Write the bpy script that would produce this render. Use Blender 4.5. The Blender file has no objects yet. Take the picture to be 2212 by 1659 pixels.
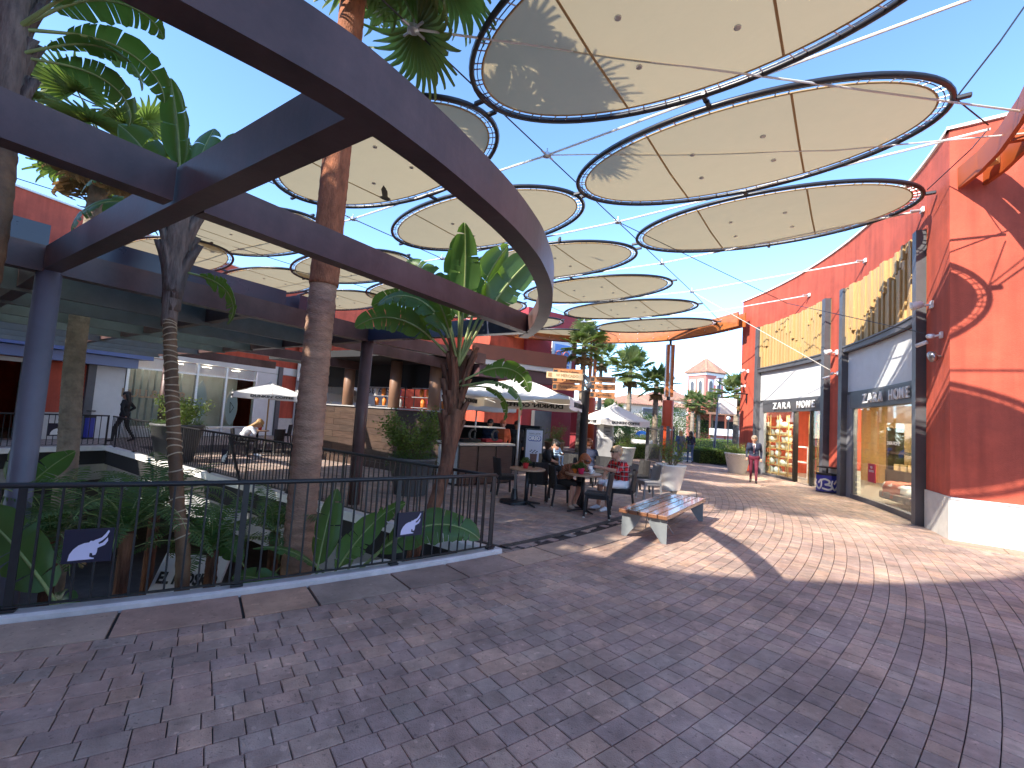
import bpy, bmesh, math, random
import numpy as np
from mathutils import Vector, Matrix, Euler
random.seed(7); rng = np.random.default_rng(7)
R = math.radians
S = bpy.context.scene
COL = S.collection

# ------------------------------------------------------------------ camera
FPX, CXP, CYP, CAMH = 1010.0, 1106.0, 829.5, 1.75      # measured on a 2212 px wide copy of the photograph
_u = np.array([924.0, 14150.0, FPX]); _u /= np.linalg.norm(_u)
_f = np.array([0, 0, 1.0]); _y = _f - _f.dot(_u) * _u; _y /= np.linalg.norm(_y)
_x = np.cross(_u, _y); _x = _x if _x[0] > 0 else -_x
CM = np.array([_x, _y, _u])                             # world = CM @ (right, up, forward)
cam_data = bpy.data.cameras.new('camera'); cam = bpy.data.objects.new('camera', cam_data); COL.objects.link(cam)
cam_data.sensor_width = 36; cam_data.lens = 36 * FPX / 2212.0; cam_data.clip_start = .05; cam_data.clip_end = 2000
mw = Matrix.Identity(4)
for i in range(3):
    mw[i][0] = CM[i][0]; mw[i][1] = CM[i][1]; mw[i][2] = -CM[i][2]
mw[0][3], mw[1][3], mw[2][3] = 0, 0, CAMH
cam.matrix_world = mw; S.camera = cam

# ------------------------------------------------------------------ sky, sun, exposure
SHX, SHY = 1.06, .82; SUN_EL = math.atan2(1, math.hypot(SHX, SHY))               # ground shift of a shadow for each metre of height
w = bpy.data.worlds.new('World'); S.world = w; w.use_nodes = True
nt = w.node_tree; nt.nodes.clear()
sky = nt.nodes.new('ShaderNodeTexSky'); sky.sky_type = 'NISHITA'; sky.sun_disc = False
sky.sun_elevation = SUN_EL; sky.sun_rotation = math.atan2(-SHX, -SHY); sky.air_density = .75; sky.dust_density = .0; sky.ozone_density = 3.2; sky.altitude = 900
bg = nt.nodes.new('ShaderNodeBackground'); bg.inputs[1].default_value = .15
out = nt.nodes.new('ShaderNodeOutputWorld')
hs = nt.nodes.new('ShaderNodeHueSaturation'); hs.inputs['Saturation'].default_value = 1.03; hs.inputs['Hue'].default_value = .497; nt.links.new(sky.outputs[0], hs.inputs['Color']); nt.links.new(hs.outputs[0], bg.inputs[0]); nt.links.new(bg.outputs[0], out.inputs[0])
sd = bpy.data.lights.new('sun', 'SUN'); sd.energy = 2.4; sd.angle = R(.53); sd.color = (1, .92, .80)
sun = bpy.data.objects.new('sun', sd); COL.objects.link(sun)
sun.rotation_euler = Vector((SHX, SHY, -1)).to_track_quat('-Z', 'Y').to_euler(); sun.location = (-10, -6, 20)
S.view_settings.view_transform = 'Standard'; S.view_settings.look = 'None'; S.view_settings.exposure = 2.0; S.view_settings.gamma = 1
S.render.engine = 'CYCLES'
S.cycles.max_bounces = 7; S.cycles.transparent_max_bounces = 12

# ------------------------------------------------------------------ picture measurements to places
def ray(px, py): return CM @ np.array([px - CXP, CYP - py, FPX])
def P(px, py, z=0.0):                                    # a pixel on the level z
    d = ray(px, py); t = (z - CAMH) / d[2]; return Vector((t * d[0], t * d[1], z))
def D(px, py, y):                                        # a pixel at the depth y
    d = ray(px, py); t = y / d[1]; return Vector((t * d[0], y, CAMH + t * d[2]))
def zat(px, py, x0, y0):                                 # height of a pixel seen above a ground place
    d = ray(px, py); t = (d[0] * x0 + d[1] * y0) / (d[0] ** 2 + d[1] ** 2); return CAMH + t * d[2]
def onseg(px, py, A, B):
    n = (-(B[1] - A[1]), B[0] - A[0]); d = ray(px, py)
    t = (n[0] * A[0] + n[1] * A[1]) / (n[0] * d[0] + n[1] * d[1]); return Vector((t * d[0], t * d[1], CAMH + t * d[2]))
def inview(p, m=0):
    c = CM.T @ np.array([p[0], p[1], p[2] - CAMH])
    if c[2] < .1: return None
    x, y = CXP + FPX * c[0] / c[2], CYP - FPX * c[1] / c[2]
    return (x, y, c[2]) if -m < x < 2212 + m and -m < y < 1659 + m else None
OX, OY = -12.5, 19.7                                     # centre of the round mall street
def pol(r, deg, z=0): return Vector((OX + r * math.cos(R(deg)), OY + r * math.sin(R(deg)), z))

# ------------------------------------------------------------------ materials
def node(nt, t, **k):
    n = nt.nodes.new(t)
    for a, b in k.items(): setattr(n, a, b)
    return n
MATS = {}
def mat(name, col, rough=.6, metal=0, var=0, vscale=6, bump=0, bscale=80, spec=.5, island=0, streak=None, col2=None, emit=0, coat=0, stain=0, spots=0, drip=0):
    if name in MATS: return MATS[name]
    m = bpy.data.materials.new(name); m.use_nodes = True; t = m.node_tree
    b = t.nodes['Principled BSDF']; b.inputs['Roughness'].default_value = rough; b.inputs['Metallic'].default_value = metal
    b.inputs['Specular IOR Level'].default_value = spec; b.inputs['Coat Weight'].default_value = coat
    b.inputs['Base Color'].default_value = (*col, 1)
    cur = None
    tc = node(t, 'ShaderNodeTexCoord'); OBJ = node(t, 'ShaderNodeNewGeometry').outputs['Position'] if spots else tc.outputs['Object']
    def mapped(scale):
        mp = node(t, 'ShaderNodeMapping'); mp.inputs['Scale'].default_value = scale; t.links.new(tc.outputs['Object'], mp.inputs[0]); return mp
    if var or col2:
        n = node(t, 'ShaderNodeTexNoise'); n.inputs['Scale'].default_value = vscale; n.inputs['Detail'].default_value = 5; n.inputs['Roughness'].default_value = .6
        if streak: t.links.new(mapped(streak).outputs[0], n.inputs['Vector'])
        else: t.links.new(OBJ, n.inputs['Vector'])
        r = node(t, 'ShaderNodeValToRGB'); r.color_ramp.elements[0].position = .3; r.color_ramp.elements[1].position = .7
        c2 = col2 or tuple(min(1, c * (1 + var)) for c in col); c1 = col if col2 else tuple(c * (1 - var) for c in col)
        r.color_ramp.elements[0].color = (*c1, 1); r.color_ramp.elements[1].color = (*c2, 1)
        t.links.new(n.outputs[0], r.inputs[0]); cur = r.outputs[0]
        rr = node(t, 'ShaderNodeMapRange'); rr.inputs[3].default_value = max(0, rough - .12); rr.inputs[4].default_value = min(1, rough + .12)
        t.links.new(n.outputs[0], rr.inputs[0]); t.links.new(rr.outputs[0], b.inputs['Roughness'])
    if stain:
        n2 = node(t, 'ShaderNodeTexNoise'); n2.inputs['Scale'].default_value = 1.1; n2.inputs['Detail'].default_value = 9; n2.inputs['Roughness'].default_value = .7
        t.links.new(OBJ, n2.inputs['Vector'])
        r2 = node(t, 'ShaderNodeMapRange'); r2.inputs[1].default_value = .35; r2.inputs[2].default_value = .7; r2.inputs[3].default_value = 1 - stain; r2.inputs[4].default_value = 1 + stain * .6
        t.links.new(n2.outputs[0], r2.inputs[0])
        mx = node(t, 'ShaderNodeMix', data_type='RGBA', blend_type='MULTIPLY'); mx.inputs[0].default_value = 1
        if cur: t.links.new(cur, mx.inputs[6])
        else: mx.inputs[6].default_value = (*col, 1)
        t.links.new(r2.outputs[0], mx.inputs[7]); cur = mx.outputs[2]
    def times(fac_socket):
        mx = node(t, 'ShaderNodeMix', data_type='RGBA', blend_type='MULTIPLY'); mx.inputs[0].default_value = 1
        if cur: t.links.new(cur, mx.inputs[6])
        else: mx.inputs[6].default_value = (*col, 1)
        t.links.new(fac_socket, mx.inputs[7]); return mx.outputs[2]
    if drip:                                              # rain streaks running down a wall
        nd = node(t, 'ShaderNodeTexNoise'); nd.inputs['Scale'].default_value = 1.0; nd.inputs['Detail'].default_value = 6; t.links.new(mapped((5, 5, .35)).outputs[0], nd.inputs['Vector'])
        rd_ = node(t, 'ShaderNodeMapRange'); rd_.inputs[1].default_value = .4; rd_.inputs[2].default_value = .68; rd_.inputs[3].default_value = 1 + drip * .5; rd_.inputs[4].default_value = 1 - drip; t.links.new(nd.outputs[0], rd_.inputs[0]); cur = times(rd_.outputs[0])
    if spots:                                             # chewing gum, drips and pale scuffs
        for sc_, th, val in ((38, .70, 1 - spots), (17, .71, 1 + spots * .9), (6, .66, 1 - spots * .45)):
            ns = node(t, 'ShaderNodeTexNoise'); ns.inputs['Scale'].default_value = sc_; ns.inputs['Detail'].default_value = 1.5; gp = node(t, 'ShaderNodeNewGeometry'); t.links.new(gp.outputs['Position'], ns.inputs['Vector'])
            rs_ = node(t, 'ShaderNodeMapRange'); rs_.inputs[1].default_value = th - .03; rs_.inputs[2].default_value = th + .02; rs_.inputs[3].default_value = 1; rs_.inputs[4].default_value = val; t.links.new(ns.outputs[0], rs_.inputs[0]); cur = times(rs_.outputs[0])
    if island:
        g = node(t, 'ShaderNodeNewGeometry'); oi = node(t, 'ShaderNodeObjectInfo')
        ad = node(t, 'ShaderNodeMath', operation='ADD'); fr = node(t, 'ShaderNodeMath', operation='FRACT')
        t.links.new(g.outputs['Random Per Island'], ad.inputs[0]); t.links.new(oi.outputs['Random'], ad.inputs[1]); t.links.new(ad.outputs[0], fr.inputs[0])
        r3 = node(t, 'ShaderNodeValToRGB'); e = r3.color_ramp.elements
        e[0].color = (1 - island, 1 - island, 1 - island * .9, 1); e[1].color = (1 + island, 1 + island * .95, 1 + island * .9, 1)
        for pos, c in ((.25, (1.0 - island * .3, 1.0 - island * .4, 1.05 - island * .3)), (.5, (1 + island * .5, 1 - island * .05, 1 - island * .15)), (.72, (.95, 1.0, 1.05)), (.86, (1 + island * .9, 1 + island * .25, 1 - island * .2))):
            q = e.new(pos); q.color = (*c, 1)
        t.links.new(fr.outputs[0], r3.inputs[0])
        mx = node(t, 'ShaderNodeMix', data_type='RGBA', blend_type='MULTIPLY'); mx.inputs[0].default_value = 1
        if cur: t.links.new(cur, mx.inputs[6])
        else: mx.inputs[6].default_value = (*col, 1)
        t.links.new(r3.outputs[0], mx.inputs[7]); cur = mx.outputs[2]
    if cur: t.links.new(cur, b.inputs['Base Color'])
    if bump:
        nb = node(t, 'ShaderNodeTexNoise'); nb.inputs['Scale'].default_value = bscale; nb.inputs['Detail'].default_value = 4
        if streak: t.links.new(mapped(streak).outputs[0], nb.inputs['Vector'])
        else: t.links.new(OBJ, nb.inputs['Vector'])
        bp = node(t, 'ShaderNodeBump'); bp.inputs['Strength'].default_value = bump; bp.inputs['Distance'].default_value = .02
        t.links.new(nb.outputs[0], bp.inputs['Height']); t.links.new(bp.outputs[0], b.inputs['Normal'])
    if emit:
        b.inputs['Emission Color'].default_value = (*col, 1); b.inputs['Emission Strength'].default_value = emit
    MATS[name] = m; return m
def thin(name, col, trans=.4, rough=.6, var=.15, island=0, vscale=3, tcol=None):   # leaf or cloth: reflects and lets light through
    if name in MATS: return MATS[name]
    m = mat(name, col, rough, var=var, vscale=vscale, island=island, spec=.4); t = m.node_tree
    b = t.nodes['Principled BSDF']; o = t.nodes['Material Output']
    tr = node(t, 'ShaderNodeBsdfTranslucent'); mx = node(t, 'ShaderNodeMixShader'); mx.inputs[0].default_value = trans
    if b.inputs['Base Color'].links and not tcol: t.links.new(b.inputs['Base Color'].links[0].from_socket, tr.inputs[0])
    else: tr.inputs[0].default_value = (*(tcol or col), 1)
    t.links.new(b.outputs[0], mx.inputs[1]); t.links.new(tr.outputs[0], mx.inputs[2]); t.links.new(mx.outputs[0], o.inputs[0]); return m
def glass(name, tint=(.85, .92, .9), refl=.12, rough=.0):
    m = bpy.data.materials.new(name); m.use_nodes = True; t = m.node_tree; t.nodes.remove(t.nodes['Principled BSDF']); o = t.nodes['Material Output']
    tp = node(t, 'ShaderNodeBsdfTransparent'); tp.inputs[0].default_value = (*tint, 1)
    gl = node(t, 'ShaderNodeBsdfGlossy'); gl.inputs['Roughness'].default_value = rough
    fl = node(t, 'ShaderNodeLayerWeight'); fl.inputs[0].default_value = .5; fr = node(t, 'ShaderNodeMath', operation='POWER'); fr.inputs[1].default_value = 5; t.links.new(fl.outputs['Facing'], fr.inputs[0])
    ad = node(t, 'ShaderNodeMath', operation='ADD', use_clamp=True); ad.inputs[1].default_value = refl; t.links.new(fr.outputs[0], ad.inputs[0])
    mx = node(t, 'ShaderNodeMixShader'); t.links.new(ad.outputs[0], mx.inputs[0]); t.links.new(tp.outputs[0], mx.inputs[1]); t.links.new(gl.outputs[0], mx.inputs[2]); t.links.new(mx.outputs[0], o.inputs[0])
    MATS[name] = m; return m

m_red = mat('red_stucco', (.52, .092, .050), .85, var=.10, vscale=1.3, bump=.35, bscale=55, stain=.22, drip=.17)
m_dkred = mat('wine_stucco', (.30, .035, .045), .85, var=.10, vscale=1.3, bump=.3, bscale=45, stain=.15)
m_white = mat('white_panel', (.72, .72, .71), .55, var=.05, vscale=2, stain=.08)
m_plinth = mat('stone_plinth', (.60, .58, .54), .75, var=.08, vscale=5, bump=.15, bscale=60, stain=.12)
m_coping = mat('white_coping', (.78, .77, .74), .6, var=.06, vscale=8)
m_frame = mat('grey_steel', (.10, .10, .11), .45, var=.12, vscale=3, stain=.15)
m_steel = mat('anthracite_steel', (.118, .068, .062), .42, var=.12, vscale=2.2, stain=.34, spec=.4, drip=.12, bump=.06, bscale=25)
m_steelg = mat('green_grey_steel', (.19, .225, .22), .5, var=.14, vscale=2.0, stain=.25)
m_slate = mat('dark_blue_steel', (.030, .035, .065), .3, var=.1, vscale=2, spec=.6)
m_black = mat('black_paint', (.016, .016, .018), .42, var=.2, vscale=20)
m_slat = mat('yellow_wood', (.56, .37, .15), .6, var=.14, vscale=3, streak=(9, 9, .6), bump=.2, bscale=10, island=.10)
m_owood = mat('orange_wood', (.44, .135, .035), .38, var=.30, vscale=3, streak=(1, 1, 9), bump=.1, bscale=20, coat=.15)
m_bwood = mat('bench_wood', (.21, .10, .052), .22, var=.25, vscale=5, streak=(1.2, 14, 14), coat=.35, island=.12)
m_brwood = mat('brown_plank', (.060, .038, .027), .5, var=.35, vscale=3, streak=(1, 1, 11), island=.22)
m_brown = mat('brown_column', (.26, .14, .085), .5, var=.06, vscale=3)
m_fascia = mat('rust_fascia', (.23, .075, .042), .6, var=.06, vscale=1.5, stain=.1)
m_paver = mat('paver_concrete', (.475, .340, .262), .72, var=.16, vscale=9, bump=.45, bscale=110, island=.20, stain=.42, spots=.38)
m_tpaver = mat('terrace_paver', (.36, .285, .24), .75, spots=.3, var=.20, vscale=8, bump=.35, bscale=140, island=.25, stain=.3)
m_slab = mat('sandstone', (.42, .31, .235), .7, spots=.3, var=.18, vscale=3, bump=.2, bscale=60, island=.30, stain=.3)
m_joint = mat('joint_dirt', (.050, .040, .036), .95, var=.3, vscale=30, bump=.4, bscale=120)
m_sail = thin('sail_fabric', (.56, .47, .315), .38, .8, var=.07, vscale=1.2, tcol=(.52, .43, .265))
_nt = m_sail.node_tree; _b = node(_nt, 'ShaderNodeBump'); _b.inputs['Strength'].default_value = .35; _b.inputs['Distance'].default_value = .05; _n = node(_nt, 'ShaderNodeTexNoise'); _n.inputs['Scale'].default_value = 2.2; _n.inputs['Detail'].default_value = 3
_c = node(_nt, 'ShaderNodeTexCoord'); _nt.links.new(_c.outputs['Object'], _n.inputs['Vector']); _nt.links.new(_n.outputs[0], _b.inputs['Height']); _nt.links.new(_b.outputs[0], _nt.nodes['Principled BSDF'].inputs['Normal'])
m_seam = mat('sail_seam', (.42, .28, .12), .8)
m_rim = mat('black_tube', (.018, .018, .022), .35, spec=.6)
m_cable = mat('white_cable', (.78, .76, .70), .5)
m_dcable = mat('steel_cable', (.05, .05, .055), .4, metal=.6)
m_galv = mat('galvanised', (.55, .55, .56), .4, metal=.7, var=.1, vscale=20)
m_canvas = thin('white_canvas', (.82, .81, .79), .16, .8, var=.03, tcol=(.80, .66, .42))
m_leaf = thin('banana_leaf', (.075, .155, .045), .38, .38, var=.25, vscale=3, tcol=(.16, .30, .03), island=.12)
m_fan = thin('fan_leaf', (.20, .25, .085), .45, .5, var=.2, vscale=4, tcol=(.17, .26, .04), island=.2)
m_feather = thin('feather_leaf', (.085, .165, .050), .35, .45, var=.2, vscale=4, tcol=(.12, .22, .03), island=.2)
m_dry = thin('dry_leaf', (.34, .23, .10), .3, .8, var=.25, island=.25)
m_rib = mat('leaf_rib', (.26, .32, .11), .5, var=.2)
m_shrub = thin('shrub_leaf', (.13, .205, .045), .35, .5, var=.3, vscale=3, island=.35, tcol=(.20, .28, .03))
m_shrub2 = thin('hedge_leaf', (.060, .120, .028), .3, .5, var=.3, vscale=2, island=.35, tcol=(.14, .24, .03))
m_trunk = mat('palm_trunk', (.42, .25, .165), .9, var=.30, vscale=5, bump=.8, bscale=30, streak=(1, 1, 3), stain=.3)
m_ptrunk = mat('pale_palm_trunk', (.29, .235, .175), .9, var=.30, vscale=7, bump=.6, bscale=30, stain=.3)
m_fiber = mat('trunk_fibre', (.20, .085, .045), .9, var=.45, vscale=4, streak=(6, 6, .7), bump=.9, bscale=12, stain=.3)
m_boot = mat('leaf_boot', (.17, .125, .10), .85, var=.4, vscale=5, streak=(5, 5, .8), bump=.7, bscale=14, stain=.3)
m_ring = mat('ringed_trunk', (.145, .08, .038), .7, var=.4, vscale=6, bump=.4, bscale=40, stain=.35)
m_greypot = mat('grey_pot', (.30, .30, .31), .6, var=.08, vscale=5, stain=.15)
m_dkpot = mat('dark_pot', (.10, .10, .105), .55, var=.08, vscale=5, stain=.15)
m_whitepot = mat('white_pot', (.74, .73, .71), .55, var=.05, vscale=6, stain=.1)
m_redpot = mat('red_pot', (.62, .035, .045), .5)
m_orpot = mat('orange_pot', (.75, .22, .03), .5)
m_wicker = mat('black_wicker', (.020, .018, .019), .6, var=.3, vscale=90, bump=.5, bscale=220)
m_gwicker = mat('grey_wicker', (.22, .21, .21), .65, var=.25, vscale=90, bump=.5, bscale=220)
m_table = mat('table_top', (.36, .22, .14), .4, var=.15, vscale=6, streak=(1, 8, 1))
m_alu = mat('aluminium', (.62, .62, .62), .35, metal=.8)
m_blue = mat('blue_bin', (.012, .022, .30), .35, var=.06, vscale=4, spec=.6)
m_lav = mat('lavender_print', (.62, .60, .78), .6)
m_wprint = mat('white_print', (.82, .82, .82), .6)
m_dprint = mat('dark_print', (.02, .02, .022), .6)
m_chrome = mat('grey_metal', (.38, .38, .40), .3, metal=.9)
m_lamp = mat('lamp_white', (.80, .80, .80), .4)
m_tile = mat('roof_tile', (.36, .215, .15), .8, var=.25, vscale=4, island=.25)
m_pink = mat('pink_stucco', (.60, .20, .16), .85, var=.08, vscale=1, bump=.2, bscale=30)
m_cream = mat('cream_stucco', (.70, .63, .49), .85, var=.06, vscale=1, bump=.2, bscale=30)
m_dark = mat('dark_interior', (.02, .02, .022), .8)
m_grey = mat('grey_render', (.35, .35, .36), .8, var=.08, vscale=3, stain=.1)
m_sign = mat('sign_wood', (.40, .165, .060), .5, var=.15, vscale=4, streak=(1, 1, 10))
m_signl = mat('sign_wood_pale', (.72, .54, .30), .5, var=.08, vscale=4)
m_skin = mat('skin', (.52, .28, .19), .55, var=.06, vscale=8); m_skind = mat('skin_tan', (.36, .18, .11), .55)
m_win = glass('shop_glass', (.9, .94, .92), .05); m_win2 = glass('dark_glass', (.70, .76, .76), .0)

# ------------------------------------------------------------------ mesh builder
class MB:
    def __init__(s): s.v = []; s.f = []
    def add(s, vs, fs):
        o = len(s.v); s.v += [tuple(p) for p in vs]; s.f += [tuple(i + o for i in f) for f in fs]; return s
    def box(s, c, d, rz=0, m=None):
        hx, hy, hz = d[0] / 2, d[1] / 2, d[2] / 2; cs, sn = math.cos(rz), math.sin(rz)
        vs = []
        for z in (-hz, hz):
            for x, y in ((-hx, -hy), (hx, -hy), (hx, hy), (-hx, hy)):
                p = Vector((c[0] + x * cs - y * sn, c[1] + x * sn + y * cs, c[2] + z)); vs.append(m @ p if m else p)
        return s.add(vs, [(3, 2, 1, 0), (4, 5, 6, 7), (0, 1, 5, 4), (1, 2, 6, 5), (2, 3, 7, 6), (3, 0, 4, 7)])
    def cbox(s, c, d, rz=0, b=.01):                          # box with bevelled vertical edges and top
        hx, hy = d[0] / 2, d[1] / 2; z0, z1 = c[2] - d[2] / 2, c[2] + d[2] / 2; cs, sn = math.cos(rz), math.sin(rz)
        def ring(i, z):
            a, e = hx - i, hy - i; q = [(-a + b, -e), (a - b, -e), (a, -e + b), (a, e - b), (a - b, e), (-a + b, e), (-a, e - b), (-a, -e + b)]
            return [(c[0] + x * cs - y * sn, c[1] + x * sn + y * cs, z) for x, y in q]
        rs = [ring(b * .6, z0), ring(0, z0 + b), ring(0, z1 - b), ring(b * .6, z1)]
        return s.rings(rs)
    def rings(s, rs, cap=True, closed=True):
        o = len(s.v); n = len(rs[0])
        for r in rs: s.v += [tuple(p) for p in r]
        for i in range(len(rs) - 1):
            for j in range(n if closed else n - 1):
                a = o + i * n + j; b2 = o + i * n + (j + 1) % n; s.f.append((a, b2, b2 + n, a + n))
        if cap: s.f.append(tuple(o + j for j in reversed(range(n)))); s.f.append(tuple(o + (len(rs) - 1) * n + j for j in range(n)))
        return s
    def beam(s, p, q, w, h, z='top', ext=0):                 # level or sloping bar; z says where p and q lie on its height
        p, q = Vector(p), Vector(q); d = (q - p).normalized(); p = p - d * ext; q = q + d * ext
        up = Vector((0, 0, 1)) if abs(d.z) < .95 else Vector((0, 1, 0)); sd_ = d.cross(up).normalized() * (w / 2); u = sd_.cross(d).normalized() * h
        lo = {'top': -1, 'mid': -.5, 'bot': 0}[z]; a = u * lo; b = u * (lo + 1)
        vs = [p - sd_ + a, p + sd_ + a, p + sd_ + b, p - sd_ + b, q - sd_ + a, q + sd_ + a, q + sd_ + b, q - sd_ + b]
        return s.add(vs, [(0, 1, 2, 3), (7, 6, 5, 4), (0, 4, 5, 1), (1, 5, 6, 2), (2, 6, 7, 3), (3, 7, 4, 0)])
    def tube(s, pts, r, n=8, closed=False, cap=True):
        pts = [Vector(p) for p in pts]; rs = r if isinstance(r, (list, tuple)) else [r] * len(pts); rings = []; N = len(pts)
        prev = None
        for i, p in enumerate(pts):
            t = (pts[(i + 1) % N] - pts[i - 1]) if closed else (pts[min(i + 1, N - 1)] - pts[max(i - 1, 0)])
            t.normalize()
            if prev is None: ref = Vector((0, 0, 1)) if abs(t.z) < .9 else Vector((1, 0, 0)); a = t.cross(ref).normalized()
            else: a = (prev - t * prev.dot(t)).normalized()
            prev = a; b = t.cross(a)
            rings.append([p + (a * math.cos(2 * math.pi * k / n) + b * math.sin(2 * math.pi * k / n)) * rs[i] for k in range(n)])
        if closed: rings.append(rings[0])
        return s.rings(rings, cap and not closed)
    def lathe(s, prof, c=(0, 0, 0), n=20, m=None):           # prof: (r, z) from bottom to top
        rs = []
        for r, z in prof:
            q = [Vector((c[0] + r * math.cos(2 * math.pi * k / n), c[1] + r * math.sin(2 * math.pi * k / n), c[2] + z)) for k in range(n)]
            rs.append([m @ p for p in q] if m else q)
        return s.rings(rs)
    def prism(s, poly, vec):                                 # flat polygon (3D points) extruded by vec
        n = len(poly); vec = Vector(vec); a = [Vector(p) for p in poly]; b = [p + vec for p in a]
        return s.add(a + b, [tuple(reversed(range(n))), tuple(range(n, 2 * n))] + [(i, (i + 1) % n, (i + 1) % n + n, i + n) for i in range(n)])
    def face(s, pts): return s.add(pts, [tuple(range(len(pts)))])
    def sphere(s, c, r, n=10, m=8):
        r = r if isinstance(r, (tuple, list)) else (r, r, r)
        rs = [[(c[0] + r[0] * math.sin(math.pi * i / m) * math.cos(2 * math.pi * k / n), c[1] + r[1] * math.sin(math.pi * i / m) * math.sin(2 * math.pi * k / n), c[2] - r[2] * math.cos(math.pi * i / m)) for k in range(n)] for i in range(1, m)]
        o = len(s.v); s.rings(rs, cap=True); return s
    def mesh(s, name):
        me = bpy.data.meshes.new(name); me.from_pydata(s.v, [], s.f); me.update(); return me
    def build(s, name, m, parent=None, smooth=False, loc=None):
        me = s.mesh(name); me.materials.append(m)
        if smooth: me.shade_smooth(); 
        o = bpy.data.objects.new(name, me); COL.objects.link(o)
        if parent: o.parent = parent
        if loc is not None: o.location = loc
        return o
def tag(o, label=None, cat=None, group=None, kind=None):
    if label: o['label'] = label
    if cat: o['category'] = cat
    if group: o['group'] = group
    if kind: o['kind'] = kind
    return o
def thing(name, label, cat, loc=(0, 0, 0), rz=0, group=None):
    o = bpy.data.objects.new(name, None); o.empty_display_size = .2; COL.objects.link(o); o.location = loc; o.rotation_euler = (0, 0, rz)
    return tag(o, label, cat, group)
def inst(me, name, parent, loc=(0, 0, 0), rot=(0, 0, 0), sc=1):
    o = bpy.data.objects.new(name, me); COL.objects.link(o); o.parent = parent; o.location = loc; o.rotation_euler = rot
    o.scale = (sc, sc, sc) if not isinstance(sc, (tuple, list)) else sc
    return o
def mdata(mb, name, m, smooth=False):
    me = mb.mesh(name); me.materials.append(m)
    if smooth: me.shade_smooth()
    return me
def copy_tree(o, parent=None):
    c = o.copy(); COL.objects.link(c); c.parent = parent
    for ch in [k for k in ALLCH.get(o.name, [])]: copy_tree(ch, c)
    return c
ALLCH = {}
def index_children():
    ALLCH.clear()
    for o in bpy.data.objects:
        if o.parent: ALLCH.setdefault(o.parent.name, []).append(o)
def basis(origin, xdir, zdir=(0, 0, 1)):                      # x along xdir, z up, y = facing into the wall
    x = Vector(xdir).normalized(); z = Vector(zdir).normalized(); y = z.cross(x).normalized(); z = x.cross(y)
    m = Matrix.Identity(4)
    for i in range(3): m[i][0] = x[i]; m[i][1] = y[i]; m[i][2] = z[i]; m[i][3] = origin[i]
    return m
def text(body, size, m, parent, mw, ext=.004, name='lettering', align='CENTER', squash=1, spacing=1, width=None, bold=0):
    c = bpy.data.curves.new(name, 'FONT'); c.body = body; c.size = size; c.extrude = ext; c.align_x = align; c.align_y = 'CENTER'; c.space_character = spacing; c.offset = bold; c.resolution_u = 3
    o = bpy.data.objects.new(name, c); COL.objects.link(o)
    dg = bpy.context.evaluated_depsgraph_get(); me = bpy.data.meshes.new_from_object(o.evaluated_get(dg)); bpy.data.objects.remove(o); bpy.data.curves.remove(c)
    if width and len(me.vertices):
        xs = [v.co.x for v in me.vertices]; k = width / (max(xs) - min(xs))
        for v in me.vertices: v.co.x *= k
    me.materials.clear(); me.materials.append(m)
    # text lies in its own xy plane: turn it upright so that x is along the wall and z is up
    me.transform(Matrix.Rotation(R(90), 4, 'X')); me.transform(mw); me.name = name
    t = bpy.data.objects.new(name, me); COL.objects.link(t)
    if parent:
        t.parent = parent
        t.matrix_parent_inverse = Matrix.Identity(4)
    return t
def pinv(parent):
    m = Matrix.Identity(4); p = parent
    while p:
        m = Matrix.LocRotScale(p.location, p.rotation_euler, p.scale) @ m if not p.get('_wi') else m
        if p.get('_wi'): break
        p = p.parent
    return m.inverted()
def wb(mb, name, m, parent, smooth=False):                   # build in world coordinates under a placed parent
    o = mb.build(name, m, parent, smooth); o['_wi'] = 1
    if not parent.get('_wi'): o.matrix_parent_inverse = pinv(parent)
    return o
def wtext(body, size, m, parent, mw, **k):
    o = text(body, size, m, parent, mw, **k); o['_wi'] = 1
    if not parent.get('_wi'): o.matrix_parent_inverse = pinv(parent)
    return o
# ================================================================== ground, paving, the opening to the lower floor
RK = 18.45                                                   # radius of the inner kerb
C0 = pol(RK, -47.6); FE = Vector((-12.45, 14.72, 0)); LE = Vector((-13.3, 13.0, 0)); LE2 = Vector((-14.6, 8.0, 0))
near_arc = [pol(RK, -47.6 - 40 * i / 26) for i in range(27)]
hole = near_arc + [LE2, LE, FE]
def fill_with_hole(outer, inner, z):
    bm = bmesh.new(); es = []
    for loop in (outer, inner):
        vs = [bm.verts.new((p[0], p[1], z)) for p in loop]
        es += [bm.edges.new((vs[i], vs[(i + 1) % len(vs)])) for i in range(len(vs))]
    bmesh.ops.triangle_fill(bm, use_beauty=True, edges=es, normal=(0, 0, 1))
    bmesh.ops.recalc_face_normals(bm, faces=bm.faces)
    for f in bm.faces:
        if f.normal.z < 0: f.normal_flip()
    me = bpy.data.meshes.new('ground'); bm.to_mesh(me); bm.free(); return me
m_ground = bpy.data.materials.new('far_paving'); m_ground.use_nodes = True
t = m_ground.node_tree; b = t.nodes['Principled BSDF']; b.inputs['Roughness'].default_value = .8
tc = node(t, 'ShaderNodeTexCoord'); br = node(t, 'ShaderNodeTexBrick'); br.inputs['Scale'].default_value = 1
br.inputs['Brick Width'].default_value = .22; br.inputs['Row Height'].default_value = .15; br.inputs['Mortar Size'].default_value = .006
br.inputs['Color1'].default_value = (.37, .29, .25, 1); br.inputs['Color2'].default_value = (.28, .23, .205, 1); br.inputs['Mortar'].default_value = (.045, .036, .034, 1)
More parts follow.
